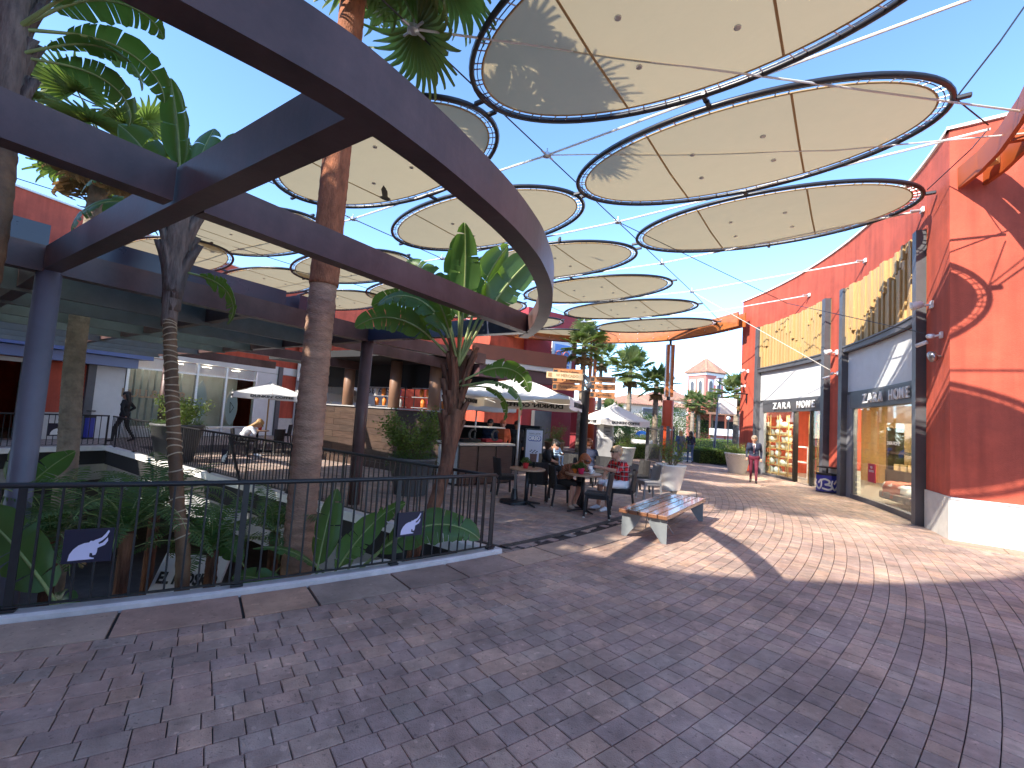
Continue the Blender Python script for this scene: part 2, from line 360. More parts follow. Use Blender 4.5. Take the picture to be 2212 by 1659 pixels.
mp = node(t, 'ShaderNodeMapping'); mp.inputs['Rotation'].default_value = (0, 0, R(57)); t.links.new(tc.outputs['Object'], mp.inputs[0]); t.links.new(mp.outputs[0], br.inputs['Vector']); t.links.new(br.outputs[0], b.inputs['Base Color'])
me = fill_with_hole([(-600, -600), (600, -600), (600, 900), (-600, 900)], hole, -.012); me.materials.append(m_ground)
ground = bpy.data.objects.new('ground', me); COL.objects.link(ground); tag(ground, kind='structure')

# --- curved street paving: rows on circles about the mall's centre
bedm = MB(); n = 60
rows_in, rows_out = 18.98, 25.6
ring = [(pol(rows_in - .5, -95 + 125 * i / n, -.006), pol(rows_out + .3, -95 + 125 * i / n, -.006)) for i in range(n + 1)]
for i in range(n): bedm.face([ring[i][0], ring[i][1], ring[i + 1][1], ring[i + 1][0]])
pavement = bedm.build('pavement', m_joint); tag(pavement, kind='structure')
def wall_limit(deg):                                         # outer radius where the shop walls stand
    return 23.42 if deg > -27.3 else 25.5
cand = []
r = rows_in
while r < rows_out:
    deg = -92 + random.random(); rc = r + .075
    while deg < 26:
        L = random.choice((.15, .15, .20, .245)); dd = math.degrees(L / rc); mid = deg + dd / 2
        if rc < wall_limit(mid):
            c = pol(rc, mid); iv = inview((c.x, c.y, 0), 1400) or ((0, 0, 60) if math.hypot(c.x, c.y) < 7.5 else None)
            if iv and (iv[2] < 26 or iv[2] == 60): cand.append((rc, mid, L, c, iv))
        deg += dd
    r += .15
def paver_geo(L, W, gap=.003, ch=.004, h=.012):
    a, b = L / 2 - gap, W / 2 - gap; a2, b2 = a - ch, b - ch
    v = [(x * a, y * b, -.004) for x, y in ((-1, -1), (1, -1), (1, 1), (-1, 1))] + [(x * a, y * b, h - ch * .8) for x, y in ((-1, -1), (1, -1), (1, 1), (-1, 1))] + [(x * a2, y * b2, h) for x, y in ((-1, -1), (1, -1), (1, 1), (-1, 1))]
    f = [(0, 1, 5, 4), (1, 2, 6, 5), (2, 3, 7, 6), (3, 0, 4, 7), (4, 5, 9, 8), (5, 6, 10, 9), (6, 7, 11, 10), (7, 4, 8, 11), (8, 9, 10, 11)]
    return v, f
PAV = {}
for L in (.15, .20, .245):
    v, f = paver_geo(L, .15); mb = MB().add(v, f); PAV[L] = mdata(mb, 'paver', m_paver)
cand.sort(key=lambda q: q[4][2] - (0 if inview((q[3].x, q[3].y, 0)) else -50))
for rc, mid, L, c, iv in cand[:300]:
    o = inst(PAV[L], 'paver', pavement, (c.x, c.y, random.uniform(-.0015, .0015)), (random.uniform(-.006, .006), random.uniform(-.006, .006), R(mid + 90) + random.uniform(-.008, .008)))
def joined(items, W, name, m, parent):
    V = []; F = []
    for rc, mid, L, c, iv in items:
        v, f = paver_geo(L, W); a = R(mid + 90) + random.uniform(-.008, .008); cs, sn = math.cos(a), math.sin(a); o = len(V); dz = random.uniform(-.002, .002); tx = random.uniform(-.008, .008); ty = random.uniform(-.008, .008)
        V += [(c.x + x * cs - y * sn, c.y + x * sn + y * cs, z + dz + x * tx + y * ty) for x, y, z in v]; F += [tuple(i + o for i in q) for q in f]
    mb = MB(); mb.v = V; mb.f = F; ob = mb.build(name, m, parent); tag(ob, kind='stuff'); return ob
joined(cand[300:], .15, 'distant_pavers', m_paver, pavement)

# --- terrace paving inside the kerb
AD = Vector((-.834, .552, 0)); BD = Vector((.552, .834, 0))  # the two directions of the pergola grid
def inside_hole(p):
    if (Vector((p[0] - OX, p[1] - OY)).length) > RK - .02: return False
    d = FE - C0; nrm = Vector((-d.y, d.x)); s = (p[0] - C0.x) * nrm.x + (p[1] - C0.y) * nrm.y
    return s > -.35 * d.length and p[1] < 16
tb = MB()
terr = [pol(RK + .02, -47.4 + 75 * i / 30, -.008) for i in range(31)]
off = Vector((.55, .79, 0)) * .0
tb.face([Vector((C0.x + .1, C0.y + .35, -.008))] + terr[1:] + [Vector((-4, 30, -.008)), Vector((-12.2, 15.6, -.008))])
terrace = tb.build('terrace_floor', m_joint); tag(terrace, kind='structure')
tc_ = []
for i in range(-60, 60):
    s0 = random.random() * .2
    for j in range(-40, 60):
        p = C0 + BD * (i * .15 + 3) + AD * (j * .2 + s0 + (i % 2) * .1)
        if (Vector((p.x - OX, p.y - OY)).length) > RK - .12 or inside_hole(p) or p.y > 15.5: continue
        iv = inview((p.x, p.y, 0), 60)
        if iv: tc_.append((0, math.degrees(math.atan2(AD.y, AD.x)) - 90, .2, p, iv))
tc_.sort(key=lambda q: q[4][2])
TP = mdata(MB().add(*paver_geo(.2, .15)), 'terrace_paver', m_tpaver)
for rc, mid, L, c, iv in tc_[:260]:
    inst(TP, 'terrace_paver', terrace, (c.x, c.y, random.uniform(-.003, .001)), (random.uniform(-.01, .01), random.uniform(-.01, .01), R(mid + 90)))
joined(tc_[260:], .15, 'distant_terrace_pavers', m_tpaver, terrace)

# --- sandstone border along the kerb
border = MB()
bring = [(pol(RK - .02, -90 + 110 * i / 60, -.004), pol(rows_in + .01, -90 + 110 * i / 60, -.004)) for i in range(61)]
for i in range(60): border.face([bring[i][0], bring[i][1], bring[i + 1][1], bring[i + 1][0]])
border = border.build('border_strip', m_joint); tag(border, kind='structure')
deg = -89.5
while deg < 18:
    L = random.uniform(.55, .95); dd = math.degrees(L / 18.7); mb = MB(); g = .012
    a0, a1 = deg + math.degrees(g / 18.7), deg + dd - math.degrees(g / 18.7); r0, r1 = RK + .03, rows_in - .012
    N = 4; lo = []; hi = []
    for k in range(N + 1):
        a = a0 + (a1 - a0) * k / N; lo.append(pol(r0, a, .016)); hi.append(pol(r1, a, .016))
    loop = lo + hi[::-1]; mb.prism([p - Vector((0, 0, .02)) for p in loop], (0, 0, .02 + random.uniform(-.002, .003)))
    mb.build('stone_slab', m_slab, border); deg += dd
# narrow sandstone band beside the right-hand wall
band = MB(); 
m_band = mat('sandstone_band', (.40, .29, .20), .7, var=.15, vscale=3, bump=.2, bscale=50, stain=.2)
W0 = Vector((8.36, 8.88, 0)); WD = Vector((.787, -.617, 0)); WN = Vector((-.617, -.787, 0))
wb_root = band; bnd = thing('sandstone_edging', 'pale sandstone edging slabs laid along the foot of the orange wall', 'edging', (8.5, 8.2, 0))
for i in range(9):
    a = W0 + WD * (i * .8 + .25) + WN * .42
    mb = MB().cbox((a.x, a.y, .013), (.78, .5, .03), math.atan2(WD.y, WD.x), .006); wb(mb, 'stone_slab', m_band, bnd)

# --- the opening: slab edges, retaining walls, lower floor
LZ = -3.7
kerb = thing('white_kerb', 'white painted kerb along the near edge of the planted opening', 'kerb', tuple(near_arc[8]))
mb = MB(); prof = [(-.0, -.32), (.0, .05), (.02, .07), (.13, .07), (.15, .05), (.15, -.32)]
rs = []
for i in range(40):
    d_ = -47.35 - 40.5 * i / 39; rs.append([pol(RK - .13 + x, d_, z) for x, z in prof])
mb.rings(rs); wb(mb, 'kerb_stone', mat('white_kerb_paint', (.60, .58, .57), .7, var=.12, vscale=6, stain=.25), kerb)
m_fas = mat('white_fascia', (.40, .40, .41), .7, var=.08, vscale=3, stain=.2)
slab = thing('floor_slab_edge', 'white edged floor slab along the far side of the opening', 'slab', tuple(C0))
d_ = (FE - C0).normalized(); nin = Vector((-d_.y, d_.x, 0)); nin = nin if nin.dot(Vector((-5, 6, 0)) - C0) > 0 else -nin
wb(MB().beam(C0 - d_ * .0 + Vector((0, 0, .06)), FE + Vector((0, 0, .06)), .16, .14, 'top'), 'edge_strip', m_coping, slab)
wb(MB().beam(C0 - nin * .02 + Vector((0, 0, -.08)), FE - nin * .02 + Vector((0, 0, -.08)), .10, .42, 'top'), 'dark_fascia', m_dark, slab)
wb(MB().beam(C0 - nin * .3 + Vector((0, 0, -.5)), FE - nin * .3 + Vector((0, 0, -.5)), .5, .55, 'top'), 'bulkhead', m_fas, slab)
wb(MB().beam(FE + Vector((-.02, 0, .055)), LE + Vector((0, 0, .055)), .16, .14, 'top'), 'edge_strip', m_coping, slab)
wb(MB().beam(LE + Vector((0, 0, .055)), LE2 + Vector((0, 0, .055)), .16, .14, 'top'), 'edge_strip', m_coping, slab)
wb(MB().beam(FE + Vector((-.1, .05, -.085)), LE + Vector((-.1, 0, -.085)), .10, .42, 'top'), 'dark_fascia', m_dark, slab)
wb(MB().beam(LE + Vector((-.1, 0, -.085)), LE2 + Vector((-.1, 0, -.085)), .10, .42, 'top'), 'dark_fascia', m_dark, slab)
wb(MB().beam(FE + Vector((-.6, .6, -.5)), LE2 + Vector((-.9, 0, -.5)), .5, .55, 'top'), 'bulkhead', m_fas, slab)
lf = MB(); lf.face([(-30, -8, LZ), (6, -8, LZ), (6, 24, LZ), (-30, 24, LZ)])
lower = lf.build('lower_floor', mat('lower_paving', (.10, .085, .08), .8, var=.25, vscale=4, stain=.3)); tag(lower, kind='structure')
lw = thing('lower_wall', 'dark retaining walls of the lower floor under the terrace', 'wall', (-6, 14, LZ))
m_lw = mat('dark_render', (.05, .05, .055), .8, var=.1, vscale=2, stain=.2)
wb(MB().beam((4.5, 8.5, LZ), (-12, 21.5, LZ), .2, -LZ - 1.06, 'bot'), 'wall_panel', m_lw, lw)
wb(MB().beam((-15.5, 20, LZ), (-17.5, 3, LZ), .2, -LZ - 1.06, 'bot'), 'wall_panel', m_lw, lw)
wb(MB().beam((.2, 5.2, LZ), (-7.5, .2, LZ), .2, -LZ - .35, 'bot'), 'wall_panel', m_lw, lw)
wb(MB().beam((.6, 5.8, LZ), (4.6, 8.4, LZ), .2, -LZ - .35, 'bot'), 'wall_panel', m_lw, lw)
# slot drain along the terrace edge
dr = thing('slot_drain', 'dark slotted drain channel between terrace and sandstone border', 'drain', tuple(pol(RK - .2, -44)))
mb = MB()
for i in range(24):
    a, b2 = pol(RK - .22, -46.6 + i * .55, .014), pol(RK - .22, -46.6 + (i + .92) * .55, .014); mb.beam(a, b2, .12, .012, 'top')
wb(mb, 'grating', mat('cast_iron', (.05, .046, .045), .6, var=.2, vscale=40), dr)

# ================================================================== railings
def railing(name, label, pts, hz=1.0, post_idx=(), step=.115, zbase=.06, lean=None, emblem=()):
    L = [0]
    for a, b2 in zip(pts, pts[1:]): L.append(L[-1] + (b2 - a).length)
    def at(s):
        s = max(0, min(L[-1] - 1e-6, s))
        for i in range(len(pts) - 1):
            if s <= L[i + 1]: k = (s - L[i]) / (L[i + 1] - L[i]); return pts[i].lerp(pts[i + 1], k), (pts[i + 1] - pts[i]).normalized()
    t = thing(name, label, 'railing', tuple(pts[0]))
    mb = MB(); N = max(2, int(L[-1] / .6)); path = [at(L[-1] * i / N)[0] for i in range(N + 1)]
    wb(MB().tube([p + Vector((0, 0, hz)) for p in path], .022, 8), 'handrail', m_black, t, True)
    mb = MB()
    for a, b2 in zip(path, path[1:]): mb.beam(a + Vector((0, 0, zbase + .05)), b2 + Vector((0, 0, zbase + .05)), .035, .012, 'mid')
    wb(mb, 'bottom_rail', m_black, t)
    pk = mdata(MB().box((0, 0, (hz - .02 + zbase + .05) / 2), (.015, .015, hz - .07 - zbase)), 'picket', m_black)
    pst = MB().box((0, 0, hz / 2 + .0), (.05, .014, hz - .02)).cbox((0, 0, .085), (.10, .07, .02), 0, .004); pst = mdata(pst, 'post', m_black)
    inv = pinv(t); s = step / 2; cnt = 0; shared = MB()
    while s < L[-1]:
        p, d = at(s)
        if not any(abs(s - q) < step * .45 for q in post_idx):
            if cnt < 150:
                o = inst(pk, 'picket', t, p, (0, 0, math.atan2(d.y, d.x))); o.matrix_parent_inverse = inv
            else: shared.box((p.x, p.y, (hz - .02 + zbase + .05) / 2), (.015, .015, hz - .07 - zbase), math.atan2(d.y, d.x))
            cnt += 1
        s += step
    if shared.v: tag(wb(shared, 'far_pickets', m_black, t), kind='stuff')
    for q in post_idx:
        p, d = at(q); o = inst(pst, 'post', t, p, (0, 0, math.atan2(d.y, d.x))); o.matrix_parent_inverse = inv
    return t, at
# --- a bull emblem drawn as an outline (x right, y up, unit square)
BULL = [(.123, .082), (.145, .267), (.21, .41), (.306, .523), (.42, .584), (.516, .597), (.54, .645), (.597, .635), (.63, .665), (.758, .725), (.83, .835), (.885, .95), (.91, .90), (.86, .75), (.78, .645), (.70, .575), (.715, .53), (.79, .57), (.845, .65), (.885, .72), (.895, .62), (.84, .50), (.74, .445), (.695, .42), (.69, .288), (.668, .218), (.613, .206), (.597, .276), (.55, .284), (.545, .177), (.597, .144), (.648, .128), (.64, .10)]
def emblem(parent, c, xdir, w, h, m_back, m_front, name='emblem_panel'):
    mwx = basis(c, xdir)
    mb = MB().box((0, 0, 0), (w, .012, h)); mb.v = [tuple(mwx @ Vector(p)) for p in mb.v]; pn = wb(mb, name, m_back, parent)
    mb = MB(); from mathutils.geometry import tessellate_polygon; pts = [Vector((-w / 2 + x * w, -.0095, -h / 2 + y * h)) for x, y in BULL]
    mb.add([mwx @ p for p in pts], [tuple(f) for f in tessellate_polygon([[Vector((p.x, p.z, 0)) for p in pts]])])
    em = wb(mb, 'bull_emblem', m_front, pn); return pn
kp = [pol(RK - .05, -47.75 - 39.5 * i / 24, 0) for i in range(25)]
near_rail, nat = railing('railing', 'near black steel railing with bull emblem panels along the white kerb', kp, 1.0, (.03, 1.35, 2.83, 4.3, 5.75), .118)
m_navy = mat('navy_panel', (.010, .008, .030), .4)
for px0, px1 in ((140, 238), (860, 906)):
    a = P((px0 + px1) / 2, 1180 if px0 < 500 else 1137, .5); best = min(np.linspace(0, 9, 400), key=lambda s: abs((inview(tuple(nat(s)[0] + Vector((0, 0, .5))), 3000) or (9e9,))[0] - (px0 + px1) / 2))
    p, d = nat(best); emblem(near_rail, p + Vector((0, 0, .53 if px0 < 500 else .50)) + (p - Vector((OX, OY, 0))).normalized() * .02, -d, .30, .26, m_navy, m_lav)
far_pts = [C0 + d_ * .06, FE + Vector((0, 0, 0))]
far_pts = [C0.lerp(FE, k) for k in np.linspace(.004, .985, 30)]
far_rail, fat = railing('railing', 'long black railing on the far side of the opening beside the terrace', far_pts, .98, (.04, 1.6, 3.2, 4.8, 6.4, 8, 9.6, 11.2, 12.8, 14.4), .118)
bp = min(np.linspace(0, 15, 400), key=lambda s: abs((inview(tuple(fat(s)[0]), 3000) or (9e9,))[0] - 482)); p, d = fat(bp)
emblem(far_rail, p + Vector((0, 0, .5)) + nin * .02, -d, .30, .30, m_navy, m_wprint)
mb = MB().beam(fat(6.6)[0] + Vector((0, 0, .03)) - nin * 0.0, fat(7.0)[0] + Vector((0, 0, .95)) + nin * .12, .06, .02, 'mid'); wb(mb, 'brace', m_black, far_rail)
lr = [FE.lerp(LE, k) for k in np.linspace(0.02, 1, 4)] + [LE.lerp(LE2, k) for k in np.linspace(.1, 1, 8)]
left_rail, lat = railing('railing', 'short black railing at the far left corner of the opening', lr, .98, (.02, 1.6, 3.4, 5.1), .135)
bp = min(np.linspace(0, 6, 300), key=lambda s: abs((inview(tuple(lat(s)[0]), 3000) or (9e9,))[0] - 118)); p, d = lat(bp)
emblem(left_rail, p + Vector((.02, -.02, .55)), -d, .42, .36, m_navy, m_wprint)
# ================================================================== right-hand shop building (curved red front)
RW = 23.5; ZT = 8.0
shop = thing('red_shop_building', 'curved red shop building on the right with slatted bays and orange end wall', 'building', tuple(pol(24, -10)))
def arcwall(r0, r1, a0, a1, z0, z1, n=None):                  # a curved block between radii and angles
    n = n or max(1, int(abs(a1 - a0) / 1.2)); mb = MB()
    rs = [[pol(r0, a0 + (a1 - a0) * i / n, z0), pol(r1, a0 + (a1 - a0) * i / n, z0), pol(r1, a0 + (a1 - a0) * i / n, z1), pol(r0, a0 + (a1 - a0) * i / n, z1)] for i in range(n + 1)]
    return mb.rings(rs)
EA = 6.0; CA = -27.4
B1 = (2.75, -10.1); B2 = (-12.35, -24.35)
# wall pieces around the two bays
wb(arcwall(RW, RW + .5, EA, B1[0] + .02, 0, ZT), 'wall', m_red, shop)
wb(arcwall(RW, RW + .5, B1[1] - .02, B2[0] + .02, .78, ZT), 'wall', m_red, shop)
wb(arcwall(RW, RW + .5, B2[1] - .02, CA, .78, ZT), 'wall', m_red, shop)
wb(arcwall(RW, RW + .5, B1[0], B1[1], 6.5, ZT), 'wall', m_red, shop)
wb(arcwall(RW, RW + .5, B2[0], B2[1], 6.5, ZT), 'wall', m_red, shop)
wb(arcwall(RW - .03, RW + .5, B1[1] - .02, B2[0] + .02, 0, .8), 'plinth', m_plinth, shop)
wb(arcwall(RW - .03, RW + .5, B2[1] - .02, CA - .05, 0, .8), 'plinth', m_plinth, shop)
wb(arcwall(RW - .05, RW + .54, EA + .1, CA - .1, ZT, ZT + .06), 'coping', m_coping, shop)
e = pol(RW, CA); WL = 9.0
wm = MB().beam((e + WD * -.0 + Vector((0, 0, .78)) - WN * .25), e + WD * WL + Vector((0, 0, .78)) - WN * .25, .5, ZT - .78, 'bot'); wb(wm, 'end_wall', m_red, shop)
m_pl2 = mat('white_plinth', (.80, .79, .76), .7, var=.05, vscale=4, bump=.1, bscale=50, stain=.1)
wb(MB().beam(e - WN * .22, e + WD * WL - WN * .22, .5, .76, 'bot'), 'end_plinth', m_pl2, shop)
wb(MB().beam(e + Vector((0, 0, .76)) - WN * .21, e + WD * WL + Vector((0, 0, .76)) - WN * .21, .53, .035, 'bot'), 'plinth_cap', m_coping, shop)
wb(MB().beam(e + Vector((0, 0, ZT)) - WN * .25 - WD * .05, e + WD * WL + Vector((0, 0, ZT)) - WN * .25, .6, .06, 'bot'), 'coping', m_coping, shop)
# roof closing the block behind the front, so it has depth
wb(arcwall(RW + .5, RW + 7, EA, CA + 2, 7.75, 7.85), 'roof', m_grey, shop); wb(arcwall(RW + 7, RW + 7.2, EA, CA + 2, 0, 7.8), 'rear_wall', m_red, shop)
endf = MB().beam(pol(RW + .25, EA - .02), pol(RW + 7, EA - .02), .06, 7.7, 'bot'); wb(endf, 'side_wall', m_red, shop)
def bay(a0, a1, letters, lsize, lw, door):
    lo, hi = a1, a0
    # steel posts and channels
    for a in (a0 - .25, a1 + .45):
        wb(MB().rings([[pol(RW - .16, a - .28, z), pol(RW - .16, a + .28, z), pol(RW + .3, a + .28, z), pol(RW + .3, a - .28, z)] for z in (0, 6.5)]), 'post', m_frame, shop)
    wb(arcwall(RW - .14, RW - .02, a0 - .55, a1 + .75, 4.44, 4.62), 'channel', m_frame, shop)
    wb(arcwall(RW - .17, RW - .02, a0 - .55, a1 + .75, 4.58, 4.625), 'channel_flange', m_frame, shop)
    # timber slats: each one a board, staggered like the photograph's
    n = int((a0 - a1 - 1.3) / .40); back = wb(arcwall(RW + .02, RW + .1, a0, a1, 4.62, 6.49), 'slat_backing', mat('slat_backing', (.30, .18, .07), .8), shop)
    sm = {}
    deps = (.04, .075, .11, .15); hts = {}
    def board(dep, h):
        key = (dep, round(h, 2))
        if key not in hts: hts[key] = mdata(MB().box((0, 0, key[1] / 2), (.122, dep, key[1])), 'slat', m_slat)
        return hts[key]
    inv = pinv(shop)
    for i in range(n):
        a = a0 - .76 - i * .40; f = i / n; h1 = round(max(.15, min(1.7, (.35 + 1.3 * f if not door else .55 + .9 * abs(math.sin(f * 5)))) + .08 * ((i * 7) % 3 - 1)) * 10) / 10
        for zz, hh, dep in ((4.63, h1, deps[(i * 3) % 4]), (4.63 + h1 + .008, 1.85 - h1, deps[(i * 3 + 1 + (i % 3 == 0)) % 4])):
            o = inst(board(dep, hh), 'slat', shop, pol(RW + .01 - dep / 2, a, zz), (0, 0, R(a + 90))); o.matrix_parent_inverse = inv
    # white panel, sign band
    wb(arcwall(RW + .02, RW + .12, a0 - .5, a1 + .7, 3.2, 4.44), 'white_panel', m_white, shop)
    band_ = wb(arcwall(RW - .06, RW + .1, a0 - 1.35, a1 + .75, 2.68, 3.14), 'sign_band', mat('sign_grey', (.075, .075, .082), .5, var=.05), shop)
    wb(arcwall(RW - .01, RW + .1, a0 - .5, a1 + .72, 3.12, 3.2), 'band_frame', m_frame, shop)
    wb(arcwall(RW + .0, RW + .12, a0 - .5, a0 - 1.35, 0, 3.13), 'jamb', mat('jamb_grey', (.22, .22, .235), .5, var=.05), shop)
    # raised letters one by one along the curve
    span = abs(a0 - 1.35 - (a1 + .75)); x0 = lw[0]; tot = len(letters)
    for i, chh in enumerate(letters):
        if chh == ' ': continue
        a = lw[0] + (lw[1] - lw[0]) * i / (tot - 1); nrm = -Vector((math.cos(R(a)), math.sin(R(a)), 0))
        c = pol(RW - .115, a, 2.91); xd = Vector((math.sin(R(a)), -math.cos(R(a)), 0))
        o = wtext(chh, lsize, m_wprint, shop, basis(c, xd), ext=.018, name='sign_letter', bold=.004); 
bay(*B1, 'ZARA HOME', .37, (-1.05, -7.9), True)
bay(*B2, 'ZARA HOME', .37, (-16.3, -22.7), False)
# interiors
m_floorin = mat('shop_floor', (.30, .27, .24), .4, var=.1); m_wallin = mat('shop_wall', (.52, .47, .40), .8); m_warm = mat('warm_wood', (.50, .30, .12), .5, var=.2, streak=(1, 1, 6))
wb(arcwall(RW + .06, RW + 6, EA - .4, CA + 2.5, .0, .02), 'interior_floor', m_floorin, shop)
wb(arcwall(RW + 4.6, RW + 4.7, B1[0] + 1, B1[1] - 1, 0.02, 4.4), 'back_wall', m_warm, shop)
wb(arcwall(RW + 2.4, RW + 2.5, B2[0] - .3, B2[1] + .5, 0.02, 4.4), 'back_wall', m_wallin, shop)
wb(arcwall(RW + .2, RW + 6, B1[0] + 1, B2[1], 3.2, 3.25), 'ceiling', m_wallin, shop)
# shop window of bay two
wb(arcwall(RW + .03, RW + .05, B2[0] - 1.6, B2[1] + .75, .16, 2.68), 'window_glass', m_win, shop)
wb(arcwall(RW - .03, RW + .1, B2[0] - 1.35, B2[1] + .75, 0, .14), 'window_sill', m_frame, shop)
wb(arcwall(RW - .0, RW + .07, B2[0] - 1.35, B2[0] - 1.62, .14, 2.68), 'window_frame', m_frame, shop)
c = pol(RW + .02, -19.7, 1.72); wtext('ZARA HOME', .13, m_wprint, shop, basis(c, Vector((math.sin(R(-19.7)), -math.cos(R(-19.7)), 0))), ext=.001, name='window_lettering')
pa = -16.8
o = wb(arcwall(RW - .005, RW + .02, pa + .55, pa - .5, .62, 1.12), 'season_poster', mat('poster_red', (.45, .02, .05), .6), shop)
xd = Vector((math.sin(R(pa)), -math.cos(R(pa)), 0))
for zz, s_, tx in ((1.02, .09, 'MID'), (.92, .09, 'SEASON')): wtext(tx, s_, m_wprint, o, basis(pol(RW - .012, pa, zz), xd), ext=.001, width=.28 if tx == 'SEASON' else .13)
# doorway bay: glazed side, door posts
wb(arcwall(RW + .03, RW + .05, B1[0] - 1.4, -4.0, .1, 2.68), 'window_glass', m_win, shop)
wb(arcwall(RW - .02, RW + .12, B1[0] - 1.35, -4.05, 0, .1), 'window_sill', m_frame, shop)
for a in (-4.15, -7.0):
    wb(MB().rings([[pol(RW - .02, a - .1, z), pol(RW - .02, a + .1, z), pol(RW + .14, a + .1, z), pol(RW + .14, a - .1, z)] for z in (0, 2.68)]), 'door_post', m_black, shop)
wb(arcwall(RW + .03, RW + .05, -7.05, B1[1] + .8, .1, 2.68), 'window_glass', m_win, shop)

# display shelving behind the door glass, with its pottery
def shelf_unit(label, a0, a1, nz, zs, dep=.3, r=RW + .28, mm=m_slat):
    t = thing('display_shelf', label, 'shelf', tuple(pol(r + .1, (a0 + a1) / 2)), 0, None)
    for a in np.linspace(a0, a1, nz):
        for rr in (r, r + dep): wb(MB().box(pol(rr, a, 1.3), (.035, .035, 2.55), R(a)), 'upright', mm, t)
    for z in zs: wb(arcwall(r - .02, r + dep + .02, a0, a1, z, z + .035), 'shelf_board', mm, t)
    return t
Z1 = (.12, .48, .82, 1.15, 1.42, 1.72, 2.05)
shelf_unit('yellow wooden shelf of white pottery behind the door glass', 2.9, -1.9, 4, Z1)
shelf_unit('tall yellow wooden rack just right of the shop doorway', -5.4, -6.9, 2, (.5, .95, 1.4, 1.85, 2.3))
m_pot = mat('white_ceramic', (.78, .77, .74), .35, var=.03); m_pot2 = mat('grey_ceramic', (.50, .49, .46), .5)
prof_v = [[(.05, 0), (.09, .05), (.11, .12), (.08, .2), (.04, .24), (.05, .27)], [(.06, 0), (.12, .07), (.12, .14), (.07, .2), (.05, .21)], [(.07, 0), (.08, .16), (.085, .2), (.05, .2)], [(.09, 0), (.06, .1), (.1, .22), (.09, .23)], [(.05, 0), (.11, .06), (.12, .08), (.1, .085)]]
POTS = [mdata(MB().lathe(p, n=16), 'ceramic', m_pot if i != 3 else m_pot2, True) for i, p in enumerate(prof_v)]
kinds = ['rounded jar', 'squat round vase', 'straight canister', 'waisted vase', 'shallow bowl']
shn = ['bottom', 'second', 'third', 'fourth', 'fifth', 'sixth', 'top']
for si, z in enumerate(Z1):
    for k, a in enumerate((2.4, 1.4, .4, -.55, -1.4)):
        if (si * 5 + k * 3) % 7 == 5: continue
        q = (si * 2 + k * 3) % 5; o = bpy.data.objects.new('ceramic_vase', POTS[q]); COL.objects.link(o); o.location = pol(RW + .42, a, z + .036); o.scale = [1 + .15 * ((k + si) % 3)] * 3
        tag(o, 'white %s, %s shelf board, %s' % (kinds[q], shn[si], ('far left end', 'second from left', 'middle of the row', 'fourth from left', 'right end')[k]), 'vase', 'pottery in the shop window')
m_lit = mat('lit_lamp', (1.0, .86, .66), .5, emit=45)
for a in (-1.2, -3.2, -5.2, -7.2, -15.5, -17.5, -19.5, -21.5):
    for rr in (.7, 1.7): wb(MB().box(pol(RW + rr, a, 3.17), (.35, .22, .04), R(a)), 'ceiling_lamp', m_lit, shop)
# security gate frame in the doorway
t = thing('security_gate', 'white rectangular security gate standing in the shop doorway', 'gate', tuple(pol(RW + .9, -1.3)))
wb(arcwall(RW + .9, RW + .97, -.2, -.32, 0, 1.35), 'upright', m_lamp, t); wb(arcwall(RW + .9, RW + .97, -2.4, -2.52, 0, 1.35), 'upright', m_lamp, t)
for z in (.04, .68, 1.29): wb(arcwall(RW + .9, RW + .97, -.32, -2.4, z, z + .06), 'crossbar', m_lamp, t)
# cushion piles and boxes deep in the shop
t = thing('storage_cabinet', 'dark wooden cabinet with boxes inside the shop', 'cabinet', tuple(pol(RW + 3.6, -6)))
wb(arcwall(RW + 3.5, RW + 4.2, -3.6, -8, 0, .7), 'base', m_brwood, t); wb(arcwall(RW + 3.7, RW + 4.2, -3.6, -8, 1.3, 1.4), 'shelf_board', m_brwood, t); wb(arcwall(RW + 3.6, RW + 4.2, -8, -8.2, 0, 2.3), 'side', m_brwood, t); wb(arcwall(RW + 3.6, RW + 4.2, -3.4, -3.6, 0, 2.3), 'side', m_brwood, t)
for i in range(5):
    o = MB().cbox((0, 0, .12), (.26, .2, .24), 0, .01).build('gift_box', mat('box_tan', (.55, .38, .2), .7)); o.location = pol(RW + 3.8, -4.2 - i * .75, .7 if i < 3 else 1.4); o.rotation_euler.z = R(-5 + 90)
    tag(o, 'tan cardboard box on the %s of the shop cabinet, %s' % ('counter' if i < 3 else 'upper board', ('left', 'centre', 'right', 'left', 'right')[i]), 'box', 'boxes inside the shop')
# bed behind the second window
t = thing('display_bed', 'low bed with a rust coloured throw behind the shop window', 'bed', (10.95, 12.55, 0))
ba = R(-17); bx, by = 10.95, 12.55
wb(MB().cbox((bx, by, .27), (1.1, 1.7, .2), ba, .03), 'bed_base', mat('bed_base', (.2, .17, .15), .7), t)
wb(MB().cbox((bx, by, .5), (1.02, 1.6, .26), ba, .07), 'mattress', mat('linen', (.75, .74, .72), .9, bump=.3, bscale=10), t, True)
th = MB(); nn = 18
for i in range(nn + 1):
    for j in range(9):
        u = -.6 + 1.2 * i / nn; vv = -.3 + .9 * j / 8; z = .66 + .012 * math.sin(i * 1.7 + j) if abs(u) < .5 else .65 - (abs(u) - .5) * 4.2
        uu = max(-.54, min(.54, u)) + .02 * math.sin(j * 1.3 + i); th.v.append((bx + uu * math.cos(ba) - vv * math.sin(ba), by + uu * math.sin(ba) + vv * math.cos(ba), z))
for i in range(nn):
    for j in range(8): a = i * 9 + j; th.f.append((a, a + 1, a + 10, a + 9))
wb(th, 'throw', mat('rust_throw', (.45, .13, .085), .9, bump=.4, bscale=40), t, True)
